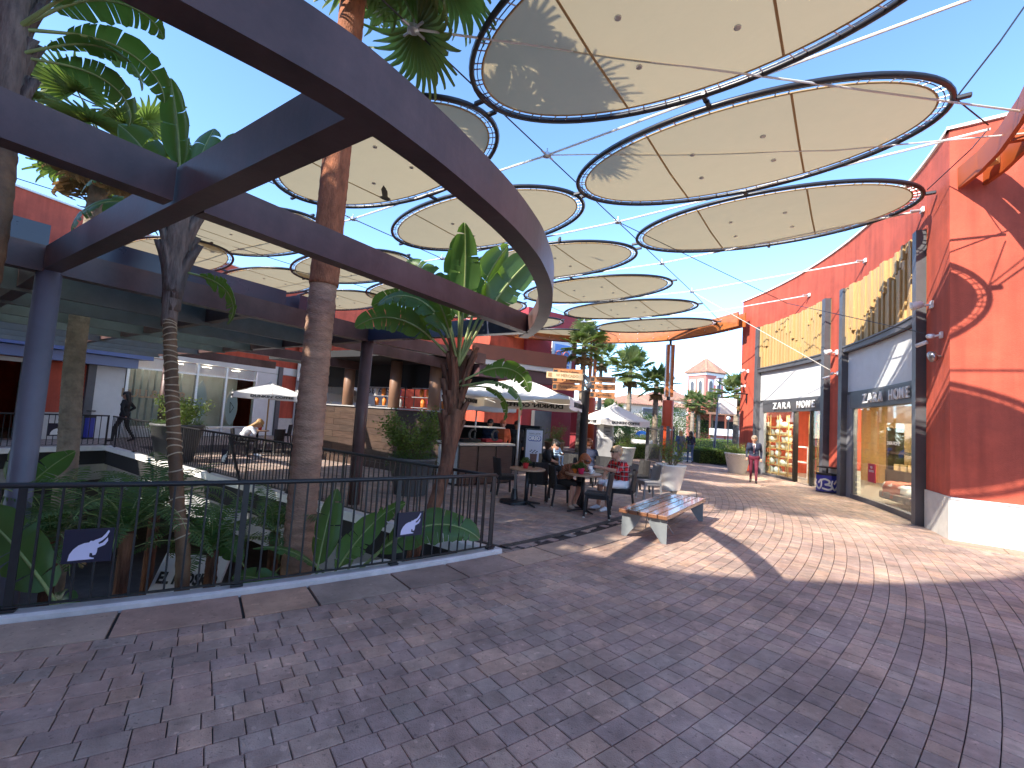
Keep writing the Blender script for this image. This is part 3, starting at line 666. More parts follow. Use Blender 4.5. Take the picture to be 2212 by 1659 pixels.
# fittings on the red wall
def flood(a, z, label, tilt=0, double=False):
    t = thing('floodlight', label, 'floodlight', tuple(pol(RW, a, z)), R(a))
    MB().cbox((-.02, 0, 0), (.05, .14, .16), 0, .01).build('wall_box', m_lamp, t); MB().tube([(-.04, 0, 0), (-.2, 0, -.02 + tilt)], .022, 8).build('arm', m_lamp, t)
    for s in ((-.1, .1) if double else (0,)):
        hd = MB().lathe([(.05, -.1), (.075, -.07), (.085, .06), (.095, .1), (.02, .1)], (0, 0, 0), 12, Matrix.Translation((-.26, s, tilt)) @ Matrix.Rotation(R(-105), 4, 'Y')); hd.build('lamp_head', m_lamp, t, True)
def camera_unit(a, z, label):
    t = thing('security_camera', label, 'camera', tuple(pol(RW, a, z)), R(a))
    MB().cbox((-.025, 0, 0), (.05, .10, .13), 0, .01).build('wall_box', m_lamp, t); MB().tube([(-.05, 0, 0), (-.17, .02, -.03)], .02, 8).build('arm', m_lamp, t)
    MB().tube([(-.12, .10, .0), (-.27, -.16, -.05)], .045, 10).build('housing', m_lamp, t, True); MB().tube([(-.2, .16, -.11), (-.34, .3, -.17)], .04, 10).build('housing', m_lamp, t, True)
flood(-25.2, 4.70, 'white floodlight high on the red wall between slatted bay and corner')
camera_unit(-26.5, 3.95, 'white security cameras below the floodlight near the orange corner')
flood(-11.2, 4.56, 'white floodlight on the red strip between the two slatted bays')
camera_unit(-11.5, 3.86, 'white camera cluster on the red strip between the shop signs')
flood(4.6, 4.60, 'white floodlight high on the far end of the red wall')
camera_unit(5.1, 3.92, 'white camera pair above the hanging box sign')
t = thing('bulkhead_lamp', 'round chrome lamp on the red wall under the security cameras', 'lamp', tuple(pol(RW, -26.3, 3.53)), R(-26.3))
MB().lathe([(.03, -.05), (.09, -.04), (.12, .02), (.10, .07), (.02, .08)], (0, 0, 0), 14, Matrix.Translation((-.12, 0, 0)) @ Matrix.Rotation(R(-110), 4, 'Y')).build('reflector', m_chrome, t, True); MB().tube([(0, 0, 0), (-.1, 0, 0)], .025, 8).build('arm', m_chrome, t)
p = e + WD * 1.12; t = thing('junction_box', 'small grey metal box fixed on the orange end wall', 'box', (p.x + WN.x * .01, p.y + WN.y * .01, 1.93), math.atan2(WD.y, WD.x))
MB().cbox((0, -.03, 0), (.10, .06, .10), 0, .006).build('cover', m_chrome, t)
# hanging box sign
t = thing('hanging_box_sign', 'blank white square box sign hanging from a bracket on the red wall', 'sign', tuple(pol(RW, 4.6, 2.55)), R(4.6))
MB().cbox((-.95, 0, .35), (.82, .16, .72), 0, .015).build('box', mat('sign_white', (.85, .85, .84), .5), t); MB().beam((0, 0, .98), (-1.4, 0, .98), .05, .05, 'mid').build('bracket', m_black, t); MB().beam((-.06, 0, .98), (-.06, 0, .55), .04, .04, 'mid').build('wall_plate', m_black, t)
for x in (-.65, -1.25): MB().tube([(x, 0, .71), (x, 0, .97)], .012, 6).build('hanger', m_black, t)
# ================================================================== orange ring beams
def curved_beam(name, label, pts, w, h, m, bolts=0, planks=True):
    t = thing(name, label, 'beam', tuple(pts[0]))
    N = len(pts); tang = [((pts[min(i + 1, N - 1)] - pts[max(i - 1, 0)])).normalized() for i in range(N)]
    for s in (-1, 1):
        rs = []
        for p, d in zip(pts, tang):
            n_ = Vector((-d.y, d.x, 0)).normalized(); a = p + n_ * (s * w / 2); b2 = a - n_ * (s * .07)
            rs.append([a, b2, b2 + Vector((0, 0, h)), a + Vector((0, 0, h))])
        wb(MB().rings(rs), 'side_plank', m, t)
    for i in range(2, N - 1, 3):
        d = tang[i]; n_ = Vector((-d.y, d.x, 0)); wb(MB().beam(pts[i] - n_ * (w / 2 - .07) + Vector((0, 0, h * .3)), pts[i] + n_ * (w / 2 - .07) + Vector((0, 0, h * .3)), .1, h * .4, 'bot'), 'spacer', m, t)
    if bolts:
        mb = MB()
        for i in range(1, N - 1):
            for zz in (.25, .75):
                n_ = Vector((-tang[i].y, tang[i].x, 0)); n_ = n_ if n_.dot(-pts[i]) > 0 else -n_
                c = pts[i] + n_ * (w / 2 + .012) + Vector((0, 0, h * zz)); mb.sphere(c, .03, 8, 6)
        wb(mb, 'bolts', m_galv, t)
    return t
zb = 6.62
cpx = [(1602, 705), (1566, 714), (1530, 722), (1490, 729), (1450, 735), (1415, 738), (1380, 740), (1340, 741), (1300, 741), (1260, 740), (1220, 738), (1185, 735), (1150, 732), (1110, 728), (1075, 722)]
ring_pts = [P(x, y, zb) for x, y in cpx]
curved_beam('timber_ring_beam', 'curved varnished orange timber beam spanning the street entrance', ring_pts, .45, .66, m_owood, 1)
def timber_post(label, px, depth_pt, zt):
    t = thing('timber_column', label, 'column', (depth_pt.x, depth_pt.y, 0)); x, y = depth_pt.x, depth_pt.y
    mr = mat('red_column', (.52, .075, .025), .5, var=.08, vscale=3)
    wb(MB().lathe([(.30, 0), (.30, 3.2), (.27, 3.25)], (x, y, 0), 24), 'red_shaft', mr, t, True)
    wb(MB().lathe([(.10, 3.25), (.10, 3.45)], (x, y, 0), 12), 'steel_neck', m_black, t)
    for dx in (-.13, .13): wb(MB().beam((x + dx, y, 3.45), (x + dx, y, zt - .25), .17, .24, 'mid'), 'timber_leg', m_owood, t)
    wb(MB().lathe([(.07, zt - .3), (.07, zt + .02)], (x, y, 0), 10), 'steel_head', m_black, t)
    return t
pc = P(1449, 735, zb); timber_post('tall column of two orange timbers on a red round base', 1440, pc, zb)
pc2 = P(1283, 741, zb); timber_post('orange timber column half hidden behind the sign post', 1283, pc2, zb)
rb = [Vector(q) for q in ((8.62, 8.72, 6.75), (8.45, 8.15, 6.75), (8.12, 7.45, 6.75), (7.66, 6.7, 6.75), (7.1, 5.95, 6.75), (6.4, 5.2, 6.75), (5.5, 4.4, 6.75))]
mo = mat('orange_paint_beam', (.40, .085, .018), .5, var=.08, vscale=2, stain=.12)
tb_ = curved_beam('timber_ring_beam', 'orange beam leaving the top of the end wall at the right edge', rb, .42, .42, mo)
for q, zz in ((rb[1], .25), (rb[3], .25)):
    wb(MB().cbox((q.x, q.y, q.z + zz), (.16, .16, .2), .5, .01), 'timber_block', m_slat, tb_)
# ================================================================== pergola
KS = .84; PB, PT = 2.97, 3.22
CL = P(107, 590, PB); CC = P(794, 738, PB); CL = Vector((CL.x, CL.y, 0)); CC = Vector((CC.x, CC.y, 0))
LCd = (CC - CL).normalized()
perg = thing('steel_pergola', 'dark steel pergola with curved end beam over the planted opening', 'pergola', tuple(CL))
outer = [(-2.55, .55), (-2.1, .95), (-1.75, 1.25), (-1.32, 1.62), (-.88, 2.06), (-.6, 2.46), (-.36, 2.88), (-.10, 3.40), (.08, 3.85), (.22, 4.3), (.37, 5.05), (.45, 5.95), (.46, 6.6), (.43, 7.3), (.35, 7.9), (.23, 8.45)]
ov = [Vector((x * KS, y * KS, 0)) for x, y in outer]
def smooth(pts, n=4):
    out = []
    for i in range(len(pts) - 1):
        p0, p1, p2, p3 = pts[max(i - 1, 0)], pts[i], pts[i + 1], pts[min(i + 2, len(pts) - 1)]
        for k in range(n):
            t = k / n; out.append(.5 * ((2 * p1) + (p2 - p0) * t + (2 * p0 - 5 * p1 + 4 * p2 - p3) * t * t + (3 * p1 - p0 - 3 * p2 + p3) * t ** 3))
    return out + [pts[-1]]
ov = smooth(ov); rs = []
for i, p in enumerate(ov):
    d = (ov[min(i + 1, len(ov) - 1)] - ov[max(i - 1, 0)]).normalized(); n_ = Vector((-d.y, d.x, 0)); q = p + n_ * .145
    rs.append([p + Vector((0, 0, PB)), p + Vector((0, 0, PT)), q + Vector((0, 0, PT)), q + Vector((0, 0, PB))])
wb(MB().rings(rs), 'curved_beam', m_steel, perg)
def pb(a, b2, w=.145, h=.25, zt=PT, name='beam', m=m_steel, ext=0):
    a = Vector((a[0], a[1], zt)); b2 = Vector((b2[0], b2[1], zt)); return wb(MB().beam(a, b2, w, h, 'top', ext), name, m, perg)
# cross beam from the left column to the curved beam
A0 = Vector((-5.85, 5.78, 0)) * KS; A1 = Vector((-.86, 2.33, 0)) * KS; pb(A0, A1, .145, .246, PT - .002)
# beam through the crossing to the tip
X = A0.lerp(A1, .62); tip = Vector((.18, 7.95, 0)) * KS; Bn = (tip - Vector((-2.62, 3.62, 0)) * KS).normalized()
S0 = Vector((-2.66, 3.52, 0)) * KS; pb(S0 - Bn * 4.2, S0 - Bn * .06, .14, .25); pb(S0 + Bn * .12, tip, .14, .25)
pb(CC, tip, .14, .24, PT - .004, 'beam', m_slate)
pb(CL - LCd * 5.5, CC, .17, .28, PT + .02)
# columns going down to the lower floor or the terrace
for c, z0, nm in ((CL, LZ, 0), (CC, 0, 1), (P(365, 768, PB), 0, 2)):
    wb(MB().lathe([(.108, z0), (.108, PB + .01)], (c.x, c.y, 0), 28), 'column', m_steel if nm else mat('column_grey', (.155, .15, .18), .5, var=.06, stain=.1), perg, True)
# deeper bays behind: long beams, purlins
Dc = P(365, 768, PB); Dc = Vector((Dc.x, Dc.y, 0)); bk = (Dc - CC).normalized()
pb(CC, CC + bk * 10.6); pb(CL, CL + bk * 10.5, .145, .25, PT - .003); M1 = CL.lerp(CC, .5); pb(M1, M1 + bk * 11, .12, .24, PT - .006); M0 = CL - LCd * 4.2; pb(M0, M0 + bk * 9, .12, .24, PT - .006)
for i, k in enumerate((1.5, 3.0, 4.5, 6.0, 7.6, 9.2, 10.8)):
    a = CL - LCd * 4.6 + bk * k; b2 = CC + bk * k; zt = PT - .012
    pb(a, b2, .09, .28, zt, 'purlin', m_steelg)
mm = (bk.x, bk.y)
for i, k in enumerate((1.2, 5.2, 9.4)): pb(CC + bk * k, CC + bk * (k + .3) + LCd * (4.5 - i * .6), .11, .25, PT - .015, 'outrigger', m_steel)
pb(CC, CC + LCd * 1.2 + Vector((1.7, 1.9, 0)) * .8, .12, .24, PT - .009)
for i, k in enumerate((.12, 1.6, 3.1, 4.6)):
    k2 = (1.5, 3.0, 4.5, 6.0, 7.6, 9.2, 10.8)[i] - .05; a = CL - LCd * 4.6 + bk * ((k + k2) / 2); b2 = CC - LCd * .1 + bk * ((k + k2) / 2)
    wb(MB().beam(Vector((a.x, a.y, PT + .005)), Vector((b2.x, b2.y, PT + .005)), k2 - k, .035, 'bot'), 'roof_panel', thin('frosted_panel', (.45, .50, .50), .75, .6, var=.05, tcol=(.55, .62, .62)), perg)
# raised box fascia on top of the column line, in lengths with gaps
Lt = (CC - CL).length
for a, b2 in ((-4.6, -.05), (.24, 2.65), (2.88, Lt - .75)):
    wb(MB().beam(CL + LCd * a + bk * .22 + Vector((0, 0, PT + .035)), CL + LCd * b2 + bk * .22 + Vector((0, 0, PT + .035)), .42, .23, 'bot'), 'roof_box', m_slate, perg)

# ================================================================== shade sails
SZ = 7.0; E1 = Vector((2.08, 2.87, 0)); vd = E1.normalized(); ud = Vector((vd.y, -vd.x, 0)); SA, SB = 3.12, 1.62
def make_sail():
    n = 72; M = {}
    def el(a, b2, z=0): return [ud * (a * math.cos(2 * math.pi * k / n)) + vd * (b2 * math.sin(2 * math.pi * k / n)) + Vector((0, 0, z)) for k in range(n)]
    M['rim'] = mdata(MB().tube(el(SA, SB), .045, 8, closed=True), 'rim', m_rim, True)
    fab = MB(); rr = [0, .25, .5, .75, .93, 1]; ia, ib = SA - .17, SB - .17
    fab.v.append((0, 0, -.05))
    for q in rr[1:]: fab.v += [tuple(p) for p in el(ia * q, ib * q, -.05 * (1 - q * q))]
    for k in range(n): fab.f.append((0, 1 + k, 1 + (k + 1) % n))
    for i in range(len(rr) - 2):
        for k in range(n): a = 1 + i * n + k; b2 = 1 + i * n + (k + 1) % n; fab.f.append((a, a + n, b2 + n, b2))
    M['fabric'] = mdata(fab, 'fabric', m_sail, True)
    M['hem'] = mdata(MB().tube(el(ia, ib), .016, 6, closed=True), 'hem', m_seam, True)
    M['inner_wire'] = mdata(MB().tube(el(SA - .09, SB - .09), .008, 5, closed=True), 'inner_wire', m_rim)
    lace = MB(); nl = 64
    for k in range(nl):
        a = 2 * math.pi * k / nl + .02 * math.sin(k * 3); p = ud * (SA * math.cos(a)) + vd * (SB * math.sin(a)); q = ud * (ia * math.cos(a)) + vd * (ib * math.sin(a)); lace.tube([p.lerp(q, .02), p.lerp(q, 1.06)], .011, 5)
    M['lacing'] = mdata(lace, 'lacing', m_galv)
    for s, nm_ in ((-1, 'seam'), (1, 'seam ')):
        seam = MB(); x = s * SA * .36; h = ib * math.sqrt(max(0, 1 - (x / ia) ** 2)); seam.beam(ud * x - vd * h + Vector((0, 0, -.012)), ud * x + Vector((0, 0, -.056)), .035, .006, 'top'); seam.beam(ud * x + Vector((0, 0, -.056)), ud * x + vd * h + Vector((0, 0, -.012)), .035, .006, 'top'); M[nm_] = mdata(seam, 'seam', m_seam)
    for k, (x, y) in enumerate(((-.18, -.28), (.2, -.28), (-.2, .3), (.22, .28))): c = ud * (SA * x) + vd * (SB * y) + Vector((0, 0, -.062)); M['eyelet' + ' ' * k] = mdata(MB().lathe([(.03, -.012), (.045, -.008), (.045, .012)], c, 12), 'eyelet', m_galv)
    for k, q in enumerate((ud * (SA + .10), -ud * (SA + .10), vd * (SB + .06), -vd * (SB + .06))): M['clamp' + ' ' * k] = mdata(MB().cbox((q.x, q.y, 0), (.22, .07, .06), math.atan2(q.y, q.x), .01), 'clamp', m_rim)
    return M
SM = make_sail()
def sail(c, label):
    t = thing('shade_sail', label, 'shade sail', (c[0], c[1], SZ + random.uniform(-.03, .03)), 0, 'oval shade sails over the street')
    for k, me in SM.items(): inst(me, k.strip(), t)
    t.rotation_euler = (random.uniform(-.008, .008), random.uniform(-.008, .008), random.uniform(-.015, .015)); return t
S2c = Vector((3.85, 8.55, 0))
for k, lb in ((-1, 'largest cream oval sail at the top of the picture with a palm shadow'), (0, 'second large cream oval sail from the top right, beside the red wall'), (1, 'third cream oval sail on the right, its tip touching the red wall')): sail(S2c + E1 * k, lb)
L2c = Vector((-1.2, 12.6, 0))
for k, lb in ((-1, 'cream sail seen through the pergola left of the big palm trunk and beyond'), (0, 'cream oval sail inside the curve of the pergola beam'), (1, 'cream oval sail just right of the curved beam tip'), (2, 'second cream sail from the curved beam, above the parasols'), (3, 'narrow cream sail above the timber beam, third in its row'), (4, 'lowest narrow cream sail touching the timber beam at the red wall')): sail(L2c + E1 * k, lb)
R3c = Vector((-5.96 - SA * ud.x - .0, 12.72 - SA * ud.y, 0))
for k, lb in ((0, 'cream sail behind the ringed palm trunk, upper left'), (1, 'cream sail left of the fan palm trunk under the first row'), (2, 'cream sail right of the fan palm trunk over the banana leaves'), (3, 'small cream sail left of the tip of the curved beam'), (4, 'thin cream sail just under the curved beam end'), (5, 'farthest thin cream sail above the timber beam, left end')): sail(R3c + E1 * k, lb)
R4c = Vector((-10.6 - SA * ud.x, 15.6 - SA * ud.y, 0))
for k, lb in ((0, 'cream sail at far left, half behind the ringed trunk'), (1, 'whole cream oval sail low on the left in front of the red wall'), (2, 'low cream sail left of the fan palm trunk before the red wall')): sail(R4c + E1 * k, lb)
# cables and their connectors
def cable(label, pts, r, m, nodes=()):
    t = thing('cable', label, 'cable', tuple(pts[0]), 0, 'cables carrying the shade sails'); wb(MB().tube(pts, r, 6), 'wire', m, t)
    for q in nodes:
        mb = MB().lathe([(.03, -.05), (.085, -.03), (.085, .03), (.03, .05)], q, 10)
        for s in (0, 1, 2, 3): a = math.pi / 2 * s + .9; mb.tube([Vector(q), Vector(q) + Vector((math.cos(a), math.sin(a), 0)) * .2], .02, 6)
        mb.tube([Vector(q), Vector(q) + Vector((0, 0, .14))], .015, 6); wb(mb, 'connector', m_galv, t)
    return t
n1 = [Vector((.40, 8.97, SZ)) + E1 * k for k in range(-1, 5)]; n2 = [Vector((-4.75, 12.77, SZ)) + E1 * k for k in range(-1, 5)]; n3 = [Vector((-9.76, 15.99, SZ)) + E1 * k for k in range(-1, 3)]
cable('thin dark cable running between the right and middle sail rows', [n1[0] - E1 * 2.5] + n1[:5] + [Vector((9.6, 21.9, SZ))], .012, m_dcable, n1[:5])
cable('thin dark cable running between the middle and left sail rows', [n2[0] - E1 * 2.2] + n2 + [n2[-1] + E1 * 1.6], .012, m_dcable, n2)
cable('thin dark cable running between the two leftmost sail rows', [n3[0] - E1 * 2.2] + n3 + [n3[-1] + E1 * 2], .012, m_dcable, n3)
ends = [P(2090, 0, 7), P(2140, 279, 7.0), pol(RW - .02, -24.0, 6.98), pol(RW - .02, -15.6, 7.0), pol(RW - .02, -6.4, 7.0)]
wl = ['white cable crossing the sky between the two largest sails', 'white cable from the orange beam passing under the second sail', 'white cable fixed to the red wall above the second shop bay', 'white cable fixed to the red wall between the bays', 'white cable fixed to the red wall above the first shop bay']
LA, LB = Vector((-16.1, 14.25, 0)), Vector((-12.25, 25, 0))
for i, q in enumerate(ends):
    a = n1[i + 1] if i + 1 < len(n1) else n1[-1]
    pts = [q, a, n2[min(i + 1, 5)]] + ([n3[i + 1]] if i + 1 < len(n3) else [])
    if i == 0: pts = [q + (q - a) * 1.2] + pts[1:]
    if i in (0, 1): 
        e3 = pts[-1]; k = 3.5; pts.append(e3 + (e3 - pts[-2]).normalized() * 4.4)
    cable(wl[i], pts, .021, m_cable)
    if i >= 2:
        t = thing('cable_bracket', ['white steel bracket on the red wall above the second bay', 'white steel bracket on the red wall between the two bays', 'white steel bracket on the red wall above the first bay'][i - 2], 'bracket', tuple(q), (math.atan2(q.y - OY, q.x - OX)))
        MB().cbox((-.015, 0, 0), (.05, .16, .12), 0, .008).build('plate', m_lamp, t); MB().tube([(-.02, 0, 0), (-.22, 0, 0)], .03, 8).build('turnbuckle', m_galv, t)
cable('long white stay crossing in front of the largest sail to the right edge', [n1[0], P(2260, 248, 6.9)], .016, m_cable)
cable('thin white stay from the connector across the second sail', [n1[1], P(1800, 325, 6.93), P(2260, 284, 6.95)], .013, m_cable)
cable('black stay from the second sail tip up to the top right corner', [P(2064, 213, 7), P(2160, 90, 7.6), P(2230, -10, 8.2)], .012, m_dcable)
cable('thin dark stay from sail tip to the orange beam', [P(2064, 213, 7), P(2135, 270, 7.0)], .012, m_dcable)
cable('thin dark wire dropping from the third sail tip along the wall', [P(2003, 410, 7), P(2100, 320, 7.1), P(2135, 278, 7.0)], .010, m_dcable)
for k, (a, b2) in enumerate((((1720, 330), (1960, 720)),)): pass
cable('fine dark wire from the street cables down to the second bay', [n1[2], P(1700, 655, 6.4), pol(RW - .1, -25, 4.1)], .010, m_dcable)
cable('fine white wire from the last connector down to the camera cluster', [n1[4], pol(RW - .2, -11.3, 3.95)], .010, m_cable)
for q, lb in ((P(832, 428, 6.6), 'small dark bird in flight below the sails, wings raised'), (P(1208, 518, 7.05), 'tiny dark bird perched on the white cable')):
    t = thing('bird', lb, 'bird', tuple(q))
    fly = 'flight' in lb; m_b = mat('bird_grey', (.06, .055, .05), .7, var=.2, vscale=20)
    bd = MB().tube([(-.13, 0, .02), (-.06, 0, .01), (.02, 0, 0), (.09, 0, -.02), (.13, 0, -.02)] if fly else [(0, 0, -.13), (0, 0, -.05), (.01, 0, .02), (.02, 0, .07), (.05, 0, .085)], [.012, .04, .055, .035, .006], 10); bd.build('body', m_b, t, True)
    if fly:
        for s in (-1, 1):
            MB().prism([(.05, s * .03, .03), (-.06, s * .03, .03), (-.09, s * .06, .18), (-.04, s * .07, .27), (.02, s * .06, .2)], (0, s * .006, 0)).build('wing', m_b, t)
# ================================================================== plants: leaf meshes shared by copies
def banana_leaf(L=1.6, W=.26, bend=1.2, pet=.5, seed=0, cuts=10, curl=.35, m=None, twist=0):
    rd = random.Random(seed); mb = MB(); n = 26; pts = []; ang = 0.0; p = Vector((0, 0, 0)); dirs = []
    tot = pet + L; ds = tot / n
    for i in range(n + 1):
        s = i / n; a = bend * max(0, (s - .2) / .8) ** 1.6; d = Vector((0, math.sin(a), math.cos(a))); pts.append(p.copy()); dirs.append(d); p = p + d * ds
    rib = MB().tube(pts, [.022 * (1 - .85 * i / n) + .003 for i in range(n + 1)], 6)
    k0 = int(n * pet / tot)
    for s in (-1, 1):
        breaks = sorted(set(rd.randint(k0 + 1, n - 2) for _ in range(cuts)))
        i = k0
        segs = []
        st = k0
        for b2 in breaks + [n]:
            if b2 > st: segs.append((st, b2)); st = b2
        for a, b2 in segs:
            dr = rd.uniform(-.25, .35); sw = rd.uniform(0, .10)
            K = b2 - a
            for r_ in range(5):
                pass
            base = len(mb.v); rows = 5
            for i in range(a, b2 + 1):
                t = (i - k0) / (n - k0); wdt = W * (math.sin(math.pi * min(1, t * .96 + .03)) ** .55) * (1 - .25 * t)
                d = dirs[i]; up = Vector((0, -d.z, d.y)) * -1; up = Vector((0, -math.cos(math.atan2(d.y, d.z)), math.sin(math.atan2(d.y, d.z))))
                tw_ = twist * min(1, max(0, (i - k0) / 5 + .3)); side0 = Vector((1, 0, 0)); side = (side0 * math.cos(tw_) + up * math.sin(tw_)) * s; up = up * math.cos(tw_) - side0 * math.sin(tw_); edge = (i - a) / max(1, K)
                for r_ in range(rows):
                    u = r_ / (rows - 1); e_ = edge
                    shrink = 1 - .10 * u * abs(2 * e_ - 1) if len(segs) > 1 else 1
                    ctr = pts[a].lerp(pts[b2], .5)
                    q = pts[i] + d * (ds * (.5 - e_) * .16 * u * K * .5) + side * (wdt * u * shrink) + up * (curl * wdt * u * (1 - .75 * u) - wdt * (dr + .25) * u * u * .6) + d * (sw + .12) * wdt * u
                    mb.v.append(tuple(q))
            for i in range(K):
                for r_ in range(rows - 1):
                    q = base + i * rows + r_; mb.f.append((q, q + 1, q + rows + 1, q + rows) if s > 0 else (q, q + rows, q + rows + 1, q + 1))
    return mdata(mb, 'leaf_blade', m or m_leaf, True), mdata(rib, 'leaf_stalk', m_rib, True)
BL = [banana_leaf(1.25, .24, 1.0, .75, 1, 9), banana_leaf(1.35, .25, 1.7, .6, 2, 14), banana_leaf(1.2, .26, .5, .85, 3, 4), banana_leaf(1.4, .22, 2.2, .5, 4, 18), banana_leaf(1.1, .27, .25, .7, 5, 2, .5)] + [banana_leaf(1.25, .27, 1.0, .7, 6, 8, twist=1.1), banana_leaf(1.3, .27, 1.6, .6, 7, 16, twist=-1.0), banana_leaf(1.15, .29, .45, .8, 8, 4, twist=1.3), banana_leaf(1.2, .27, 2.1, .5, 9, 20, twist=.8)]
def place_leaf(pair, parent, loc, az, tilt, sc=1.0, roll=0):
    e = (Matrix.Rotation(az, 3, 'Z') @ Matrix.Rotation(-tilt, 3, 'X') @ Matrix.Rotation(roll, 3, 'Z')).to_euler()
    st = inst(pair[1], 'leaf_stalk', parent, loc, e, sc); bl = inst(pair[0], 'leaf_blade', parent, loc, e, sc); return bl
def fan_leaf(seed, rad=.75, pet=.8, n=24, droop=.5, span=230, m=None):
    rd = random.Random(seed); mb = MB(); hub = Vector((0, .08 * pet, pet))
    for i in range(n):
        a = R(-span / 2 + span * i / (n - 1)); L = rad * (1 - .18 * abs(a) / R(span / 2)) * rd.uniform(.9, 1.08); wdt = .028 * rad / .75 * 1.35; dr = droop * rd.uniform(.6, 1.5)
        ax = Vector((math.sin(a), 0, math.cos(a))); sd_ = Vector((math.cos(a), 0, -math.sin(a))); prev = None; o = len(mb.v)
        K = 6
        for k in range(K + 1):
            t = k / K; c = hub + ax * (L * t * (1 - .12 * dr * t)) + Vector((0, 1, 0)) * (.22 * L * t - 0) * (1 if True else 0) * (1 - .3 * t) + Vector((0, .25, -1)) * (dr * L * .55 * max(0, t - .45) ** 1.7)
            wk = wdt * (t * 2.4 if t < .42 else 1.0 - .92 * (t - .42) / .58) + .003
            mb.v += [tuple(c - sd_ * wk + Vector((0, -.012, 0))), tuple(c + Vector((0, .014, 0))), tuple(c + sd_ * wk + Vector((0, -.012, 0)))]
        for k in range(K):
            q = o + k * 3; mb.f += [(q, q + 1, q + 4, q + 3), (q + 1, q + 2, q + 5, q + 4)]
    pt = MB().tube([(0, 0, 0), (0, .02 * pet, pet * .5), hub], [.018, .013, .01], 5)
    return mdata(mb, 'fan_blade', m or m_fan, False), mdata(pt, 'leaf_stalk', m_rib, True)
FL = [fan_leaf(1), fan_leaf(2, .8, .9, 26, .8), fan_leaf(3, .7, .7, 22, .3), fan_leaf(4, .75, .6, 24, 1.3)]
FD = [fan_leaf(8, .6, .5, 18, 1.8, 150, m_dry), fan_leaf(9, .65, .6, 18, 2.2, 130, m_dry)]
def feather_leaf(seed, L=2.0, bend=1.5, lw=.36, n=34, m=None, droop=.35):
    rd = random.Random(seed); mb = MB(); pts = []; p = Vector(); ds = L / n; dirs = []
    for i in range(n + 1):
        a = bend * (i / n) ** 1.5; d = Vector((0, math.sin(a), math.cos(a))); pts.append(p.copy()); dirs.append(d); p = p + d * ds
    for i in range(3, n + 1):
        for s in (-1, 1):
            t = i / n; ln = lw * math.sin(math.pi * (t * .8 + .16)) * rd.uniform(.85, 1.1); d = dirs[i]; up = Vector((0, -d.z, d.y)); ax = (Vector((s, 0, 0)) * .85 + d * .55 + up * rd.uniform(.0, .25)).normalized(); o = len(mb.v); wv = d * .019
            for k in range(4):
                u = k / 3; c = pts[i] + ax * (ln * u) + Vector((0, 0, -droop * ln * u * u)); w_ = wv * (1.0 if 0 < k < 3 else (.6 if k == 0 else .08)); mb.v += [tuple(c - w_), tuple(c + w_)]
            for k in range(3): q = o + 2 * k; mb.f.append((q, q + 1, q + 3, q + 2))
    return mdata(mb, 'frond_blade', m or m_feather), mdata(MB().tube(pts, [.014 * (1 - .8 * i / n) + .002 for i in range(n + 1)], 5), 'leaf_stalk', m_rib, True)
PL = [feather_leaf(1), feather_leaf(2, 2.3, 1.9, .42), feather_leaf(3, 1.7, 1.2, .34)]
PD = [feather_leaf(4, 1.5, 2.7, .3, 28, m_dry, 1.0)]

def ringed_trunk(path, radii, n=14, ringh=.10, amp=.05, seed=0):
    rd = random.Random(seed); mb = MB(); pts = smooth([Vector(p) for p in path], 10); N = len(pts); L = 0; out = []; rr = []
    K = len(radii) - 1
    dist = [0]
    for i in range(1, N): dist.append(dist[-1] + (pts[i] - pts[i - 1]).length)
    steps = max(8, int(dist[-1] / (ringh / 4)))
    for k in range(steps + 1):
        s = dist[-1] * k / steps; i = max(0, min(N - 2, next((q for q in range(1, N) if dist[q] >= s), N - 1) - 1)); u = (s - dist[i]) / max(1e-6, dist[i + 1] - dist[i]); p = pts[i].lerp(pts[i + 1], u)
        f = k / steps * K; j = min(K - 1, int(f)); r = radii[j] + (radii[j + 1] - radii[j]) * (f - j)
        ph = (s / ringh) % 1; out.append(p); rr.append(r * (1 + amp * (1 - ph) * (1 if ph > .06 else .3) + rd.uniform(-.006, .006)))
    mb.tube(out, rr, n); return mb
# --- the fan palm in the opening: a tall straight trunk through the pergola
fp = D(657, 1050, 5.8)
t = thing('fan_palm', 'tall fan palm with thick ringed trunk rising through the pergola', 'palm', (fp.x, fp.y, LZ))
fx, fy = fp.x, fp.y
wb(ringed_trunk([(fx + .02, fy, LZ), (fx, fy, 0), (fx, fy, 3.0), (fx + .02, fy, 5.5), (fx + .05, fy, 9.0)], [.185, .175, .165, .15, .14, .13], 22, .11, .07, 1), 'trunk', m_trunk, t, True)
wb(ringed_trunk([(fx + .006, fy, 3.25), (fx + .012, fy, 4.6), (fx + .03, fy, 6.6), (fx + .05, fy, 9.1)], [.170, .163, .153, .143], 22, .16, .05, 2), 'husk_sleeve', mat('red_husk', (.34, .125, .06), .9, var=.4, vscale=5, streak=(3, 3, 1), bump=.9, bscale=25), t, True)
inv = pinv(t)
crown = [(i * 137.5, 14 + 92 * (i / 32) ** .9, 9.15 - .5 * (i / 32)) for i in range(32)]
for i, (az, tl, z) in enumerate(crown):
    pr = FL[i % 4]; e = (Matrix.Rotation(R(az), 3, 'Z') @ Matrix.Rotation(-R(tl), 3, 'X')).to_euler()
    for me, nm in ((pr[1], 'leaf_stalk'), (pr[0], 'fan_blade')): o = inst(me, nm, t, (fx + .05, fy, z), e, 1.25); o.matrix_parent_inverse = inv
